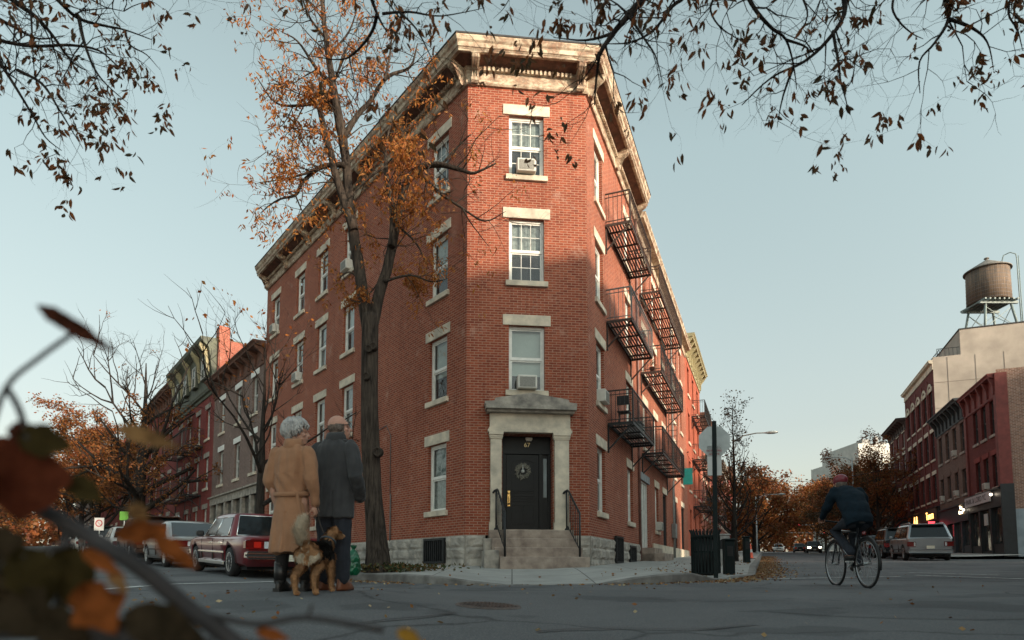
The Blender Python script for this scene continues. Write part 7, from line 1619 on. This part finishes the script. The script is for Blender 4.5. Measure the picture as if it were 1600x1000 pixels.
m_ld2 = leaf_mat('hanging_leaves', [(.06, .045, .022), (.20, .07, .025), (.09, .055, .025), (.30, .10, .03), (.05, .045, .022), (.15, .06, .025)], .4)
zr0 = gz(5.6, 2.4)
overhang('dark overhanging tree whose leafy branches fill the top right of the sky', (5.6, 2.4), [(5.6, 2.4, zr0 - .2), (5.55, 2.5, 1.2), (5.3, 2.7, 2.8), (4.4, 3.2, 3.9), (3.0, 3.7, 4.25), (1.4, 3.9, 4.3), (.2, 4.0, 4.2), (-.75, 4.0, 4.0)], [.22, .17, .15, .12, .085, .065, .045, .03],
    [([(1010, -25, 0), (985, 18, 0), (957, 52, 0), (937, 82, 0), (932, 115, .1), (928, 165, .2)], .030), ([(957, 52, 0), (915, 62, .1), (865, 58, .2)], .012), ([(1075, -20, .2), (1050, 10, .2), (1020, 48, .2), (985, 66, .3), (945, 66, .4)], .018), ([(975, 20, 0), (1005, 60, -.1), (1025, 95, -.2), (1035, 140, -.2)], .010),
     ([(1165, -25, -.1), (1180, 12, -.1), (1205, 45, 0), (1228, 62, .1), (1240, 100, .2), (1245, 140, .3)], .018), ([(1228, 62, .1), (1262, 75, .1), (1262, 100, .2)], .010), ([(1320, -25, .2), (1317, 25, .2), (1290, 66, .2), (1255, 97, .2), (1205, 122, .2), (1160, 165, .3)], .022), ([(1300, 50, .2), (1310, 100, .1), (1318, 140, .0), (1322, 178, 0)], .012), ([(1240, 105, .2), (1222, 150, .3), (1215, 200, .4)], .011),
     ([(1120, -20, .3), (1110, 15, .3), (1130, 45, .3), (1170, 70, .4)], .013), ([(1475, -25, .1), (1480, 30, .1), (1462, 66, .1), (1440, 95, .2), (1438, 145, .3)], .018), ([(1480, 30, .1), (1520, 42, .1), (1543, 65, .2), (1553, 110, .2)], .013), ([(1590, -20, .3), (1575, 20, .3), (1590, 50, .3), (1598, 80, .3)], .013), ([(1400, -20, 0), (1395, 20, 0), (1425, 50, .1), (1445, 60, .1)], .012), ([(1250, -20, 0), (1262, 25, 0), (1245, 55, .1)], .012),
     ([(583, -25, 0), (590, 18, 0), (606, 50, .05)], .022), ([(590, 22, 0), (582, 48, .1), (562, 75, .2), (535, 92, .3), (480, 88, .4)], .014), ([(600, 20, 0), (640, 18, .1), (690, 25, .1), (755, 12, .2)], .010), ([(625, 18, .05), (650, 45, 0), (672, 85, 0), (690, 130, .1)], .008), ([(545, 85, .3), (553, 130, .3), (562, 165, .3)], .006), ([(800, -20, .2), (790, 10, .2), (770, 30, .2)], .006)], 77, lambda p: .03 + .22 * sstep(.05, .35, noise.noise(p * 2.1)), 4.0, size=.068)
zl0 = gz(-5.2, 1.8)
overhang('dark overhanging tree whose drooping branches enter the top left corner', (-5.2, 1.8), [(-5.2, 1.8, zl0 - .2), (-5.2, 2.0, 1.2), (-5.0, 2.5, 2.8), (-4.4, 3.4, 3.9), (-3.4, 4.1, 4.3), (-2.3, 4.6, 4.5)], [.2, .16, .14, .11, .08, .03],
    [([(10, -20, 0), (22, 2, 0), (56, 27, 0), (84, 59, .1), (112, 95, .2), (135, 110, .2)], .024), ([(75, -20, .1), (92, 2, .1), (123, 28, .2), (168, 40, .3), (196, 46, .3), (240, 62, .3)], .020), ([(123, 28, .2), (131, 65, .2), (148, 106, .2), (166, 132, .2), (200, 160, .2)], .014), ([(-40, -20, 0), (-30, 40, 0), (0, 95, 0), (28, 138, 0), (50, 180, .1), (70, 215, .2), (95, 235, .3)], .018), ([(30, 110, 0), (68, 132, 0), (92, 168, 0), (112, 201, .1), (130, 232, .2)], .012),
     ([(-30, -20, .2), (-20, 50, .2), (40, 70, .2), (110, 70, .2), (154, 78, .2), (188, 106, .3), (215, 114, .3)], .018), ([(45, -20, -.1), (48, 20, -.1), (52, 80, -.1), (60, 130, 0)], .012), ([(-20, 20, -.1), (20, 40, -.1), (60, 60, 0), (100, 55, 0)], .014), ([(150, -20, .2), (160, 25, .2)], .008), ([(185, -20, .2), (176, 15, .2), (200, 40, .3)], .008), ([(290, -25, .4), (295, 10, .4)], .006), ([(196, 46, .3), (205, 70, .3), (232, 85, .3), (252, 108, .3)], .009)], 78, lambda p: .05 + .27 * sstep(-.05, .3, noise.noise(p * 2.1)), 4.2, size=.064)
# ---- sapling right in front of the lens, lower left
q = random.Random(5); sr = Vector((-.10, .62)); zs = gz(*sr); sap = empty('sapling', (sr.x, sr.y, zs), 'out of focus twig with broad autumn leaves close to the camera, lower left', 'plant'); m = MB()
def pz(x, y, d_): return px(x, y, d_)
main = [Vector((sr.x, sr.y, zs)), pz(470, 1090, .62), pz(372, 1008, .62), pz(300, 955, .61), pz(215, 885, .60), pz(110, 822, .6), pz(0, 762, .6), pz(-80, 720, .6)]
pp, rr_ = smooth_path(main, [.012, .0095, .0085, .0082, .008, .0075, .007, .006], 5); m.tube(pp, rr_, 9)
for pts, r0 in (([(-60, 770, .58), (-20, 690, .56), (10, 605, .55), (60, 560, .55), (118, 518, .55)], .0022), ([(10, 605, .55), (30, 640, .55), (45, 690, .55)], .0028), ([(118, 518, .55), (100, 500, .55), (72, 486, .55)], .001), ([(215, 885, .6), (205, 850, .6), (200, 815, .6)], .0018), ([(110, 822, .6), (95, 880, .59), (90, 950, .58), (60, 1010, .58)], .004), ([(300, 955, .61), (400, 975, .62), (480, 965, .63), (600, 985, .64)], .0035), ([(90, 880, .59), (140, 920, .59), (160, 940, .6)], .002), ([(-30, 900, .56), (40, 870, .56), (110, 850, .57)], .003), ([(-40, 990, .55), (60, 985, .55), (200, 995, .56), (330, 1010, .57)], .008), ([(480, 965, .63), (488, 945, .63)], .002)):
    p3 = [pz(*t) for t in pts]; a_, b_ = smooth_path(p3, [r0] * len(p3), 4); m.tube(a_, b_, 6)
m.build('stem', M('dark_twig_bark', (.030, .028, .030), .8, .3, 30.), sap, uv=False)
def big_leaf(a, b, wpx, d0, d1, col, bend=.12, lobed=False):
    A_, B_ = pz(a[0], a[1], d0), pz(b[0], b[1], d1); ax = B_ - A_; L = ax.length; ax.normalize(); v = (A_ + B_) * .5; s = ax.cross(v.normalized()).normalized(); nrm = ax.cross(s); W = wpx / 1000 * d0; k = MB(); n = 12; rows = []
    for i in range(n + 1):
        t = i / n; w_ = W * .5 * (math.sin(math.pi * min(1, t * 1.02)) ** .75) * (1 - .25 * t) * (1 + (.25 * math.sin(t * 14) if lobed else .10 * math.sin(t * 17 + a[0]) + .07 * math.sin(t * 31 + a[1]))); c = A_ + ax * L * t + nrm * bend * L * math.sin(math.pi * t)
        rows.append([k.pt(*(c + s * w_ * e + nrm * (abs(e) * .18 * W))) for e in (-1, -.5, 0, .5, 1)])
    for i in range(n):
        for j in range(4): k.face((rows[i][j], rows[i][j + 1], rows[i + 1][j + 1], rows[i + 1][j]), True)
    k.build('leaf', col, sap, uv=False)
def bl(name, c, c2): 
    m_, nt, out = new_mat(name); v = coord(nt); k = mixc(nt, ramp(nt, nz(nt, v, 22, 5, .7), [(.35, 0.), (.7, 1.)]), L4(c, .45), L4(c2, 1.35)); k = mixc(nt, ramp(nt, nz(nt, v, 60, 4, .7), [(.58, 0.), (.7, .8)]), k, L4(c, .2))
    d = N(nt, 'BsdfDiffuse'); t = N(nt, 'BsdfTranslucent'); nt.links.new(k, d.inputs[0]); nt.links.new(k, t.inputs[0]); mx = N(nt, 'MixShader'); mx.inputs[0].default_value = .45; nt.links.new(d.outputs[0], mx.inputs[1]); nt.links.new(t.outputs[0], mx.inputs[2]); nt.links.new(mx.outputs[0], out.inputs[0]); return m_
Lred, Lor, Ltan, Lol, Ldk, Lbr = bl('russet_leaf', (.13, .035, .02), (.12, .035, .018)), bl('bright_orange_leaf', (.28, .085, .025), (.30, .09, .025)), bl('tan_leaf', (.36, .20, .09), (.34, .19, .08)), bl('olive_leaf', (.06, .045, .018), (.06, .045, .018)), bl('dark_leaf', (.06, .045, .028), (.055, .04, .025)), bl('brown_leaf', (.09, .035, .02), (.09, .03, .02))
for a in (((60, 478), (190, 556), 30, .55, .55, Lbr), ((45, 690), (30, 815), 130, .56, .56, Lred, .05), ((-40, 700), (40, 800), 130, .58, .57, Lred, .05), ((30, 680), (120, 700), 60, .55, .56, Lol), ((20, 690), (38, 655), 30, .55, .55, Lbr), ((185, 668), (290, 702), 30, .56, .55, Ltan), ((270, 826), (180, 836), 42, .56, .56, Lor), ((240, 836), (312, 892), 34, .55, .55, Lor), ((232, 795), (205, 810), 26, .56, .56, Ltan), ((205, 790), (235, 820), 30, .57, .56, Ltan), ((130, 860), (200, 905), 26, .56, .55, Lor), ((170, 890), (200, 930), 22, .55, .55, Ltan), ((130, 918), (185, 995), 78, .56, .55, Lor, .05, True), ((100, 850), (125, 960), 70, .58, .58, Lol), ((30, 860), (80, 950), 80, .56, .56, Lol), ((-20, 830), (40, 900), 70, .57, .57, Ldk), ((0, 930), (90, 1000), 90, .55, .55, Ldk), ((60, 960), (150, 1015), 70, .55, .55, Ldk), ((110, 750), (170, 790), 44, .59, .58, Lol), ((200, 960), (330, 1010), 80, .56, .56, Ldk), ((400, 985), (455, 1000), 22, .62, .62, Lor), ((620, 985), (660, 1005), 26, .63, .63, bl('yellow_leaf', (.45, .25, .04), (.42, .22, .04))), ((90, 740), (60, 765), 30, .58, .58, Ltan), ((-30, 860), (10, 960), 80, .57, .57, Ldk), ((150, 1000), (260, 985), 60, .57, .57, Ldk)): big_leaf(*a)
# ---- weeds in the tree pit, fallen leaves
wd = MB(); q = random.Random(9)
for i in range(900):
    x, y = base.x + q.gauss(.25, .55), base.y + q.gauss(-.05, .22); z = sidewalk_height(x, y) if i % 6 == 0 else z; p = Vector((x, y, z + q.uniform(0, .13))); leaf2(wd, p, Vector((q.uniform(-1, 1), q.uniform(-1, 1), q.uniform(-.1, 1))), q.uniform(.06, .13), .05, q)
tag(wd.build('ground_cover', leaf_mat('pit_weeds', [(.035, .055, .02), (.06, .075, .025), (.14, .07, .02), (.02, .035, .015)], .2), None, tuple(base), uv=False), 'low green weeds round the foot of the street tree', 'weeds', None, 'stuff')
fl = MB(); q = random.Random(13)
def fallen(x, y, z, s=.07):
    p = Vector((x, y, z + .008)); d = Vector((q.uniform(-1, 1), q.uniform(-1, 1), q.uniform(.0, .12))); leaf2(fl, p, d, q.uniform(.5, 1.2) * s, s * .55, q)
for i in range(len(outer) - 1):
    a, b = outer[i], outer[i + 1]; L = (b - a).length; mid_ = (a + b) / 2
    if mid_.length > 60: continue
    dens_ = 60 if mid_.y < 20 else 90
    if mid_.x > 3.2: dens_ = 150
    if -1.8 < mid_.x < 1.6 and mid_.y < 12: dens_ = 12
    nrm_ = (inner[i] - outer[i]).normalized()
    for k in range(int(L * dens_)):
        p = a.lerp(b, q.random()) - nrm_ * abs(q.gauss(0, .28 if dens_ < 100 else .4)); fallen(p.x, p.y, gz(p.x, p.y))
        if q.random() < .12: p = a.lerp(b, q.random()) + nrm_ * q.uniform(.2, 2.5); fallen(p.x, p.y, sidewalk_height(p.x, p.y) + .004) if mid_.y < 25 else None
for i in range(260): x, y = q.uniform(-9, 9), q.uniform(2.5, 16); fallen(x, y, gz(x, y) + .004, .055) if not (y > 10.6 and -2.5 < x < 6) else None
for i in range(160): x, y = -3 + q.gauss(0, 1.0), 4.6 + q.gauss(0, .7); fallen(x, y, gz(x, y) + .004, .05)
tag(fl.build('fallen_leaves', leaf_mat('fallen_leaves', [(.22, .08, .03), (.34, .17, .06), (.15, .05, .025), (.40, .26, .12), (.12, .06, .03), (.45, .36, .22)], .1), None, None, uv=False), 'fallen autumn leaves gathered along the kerbs', 'leaves', None, 'stuff')
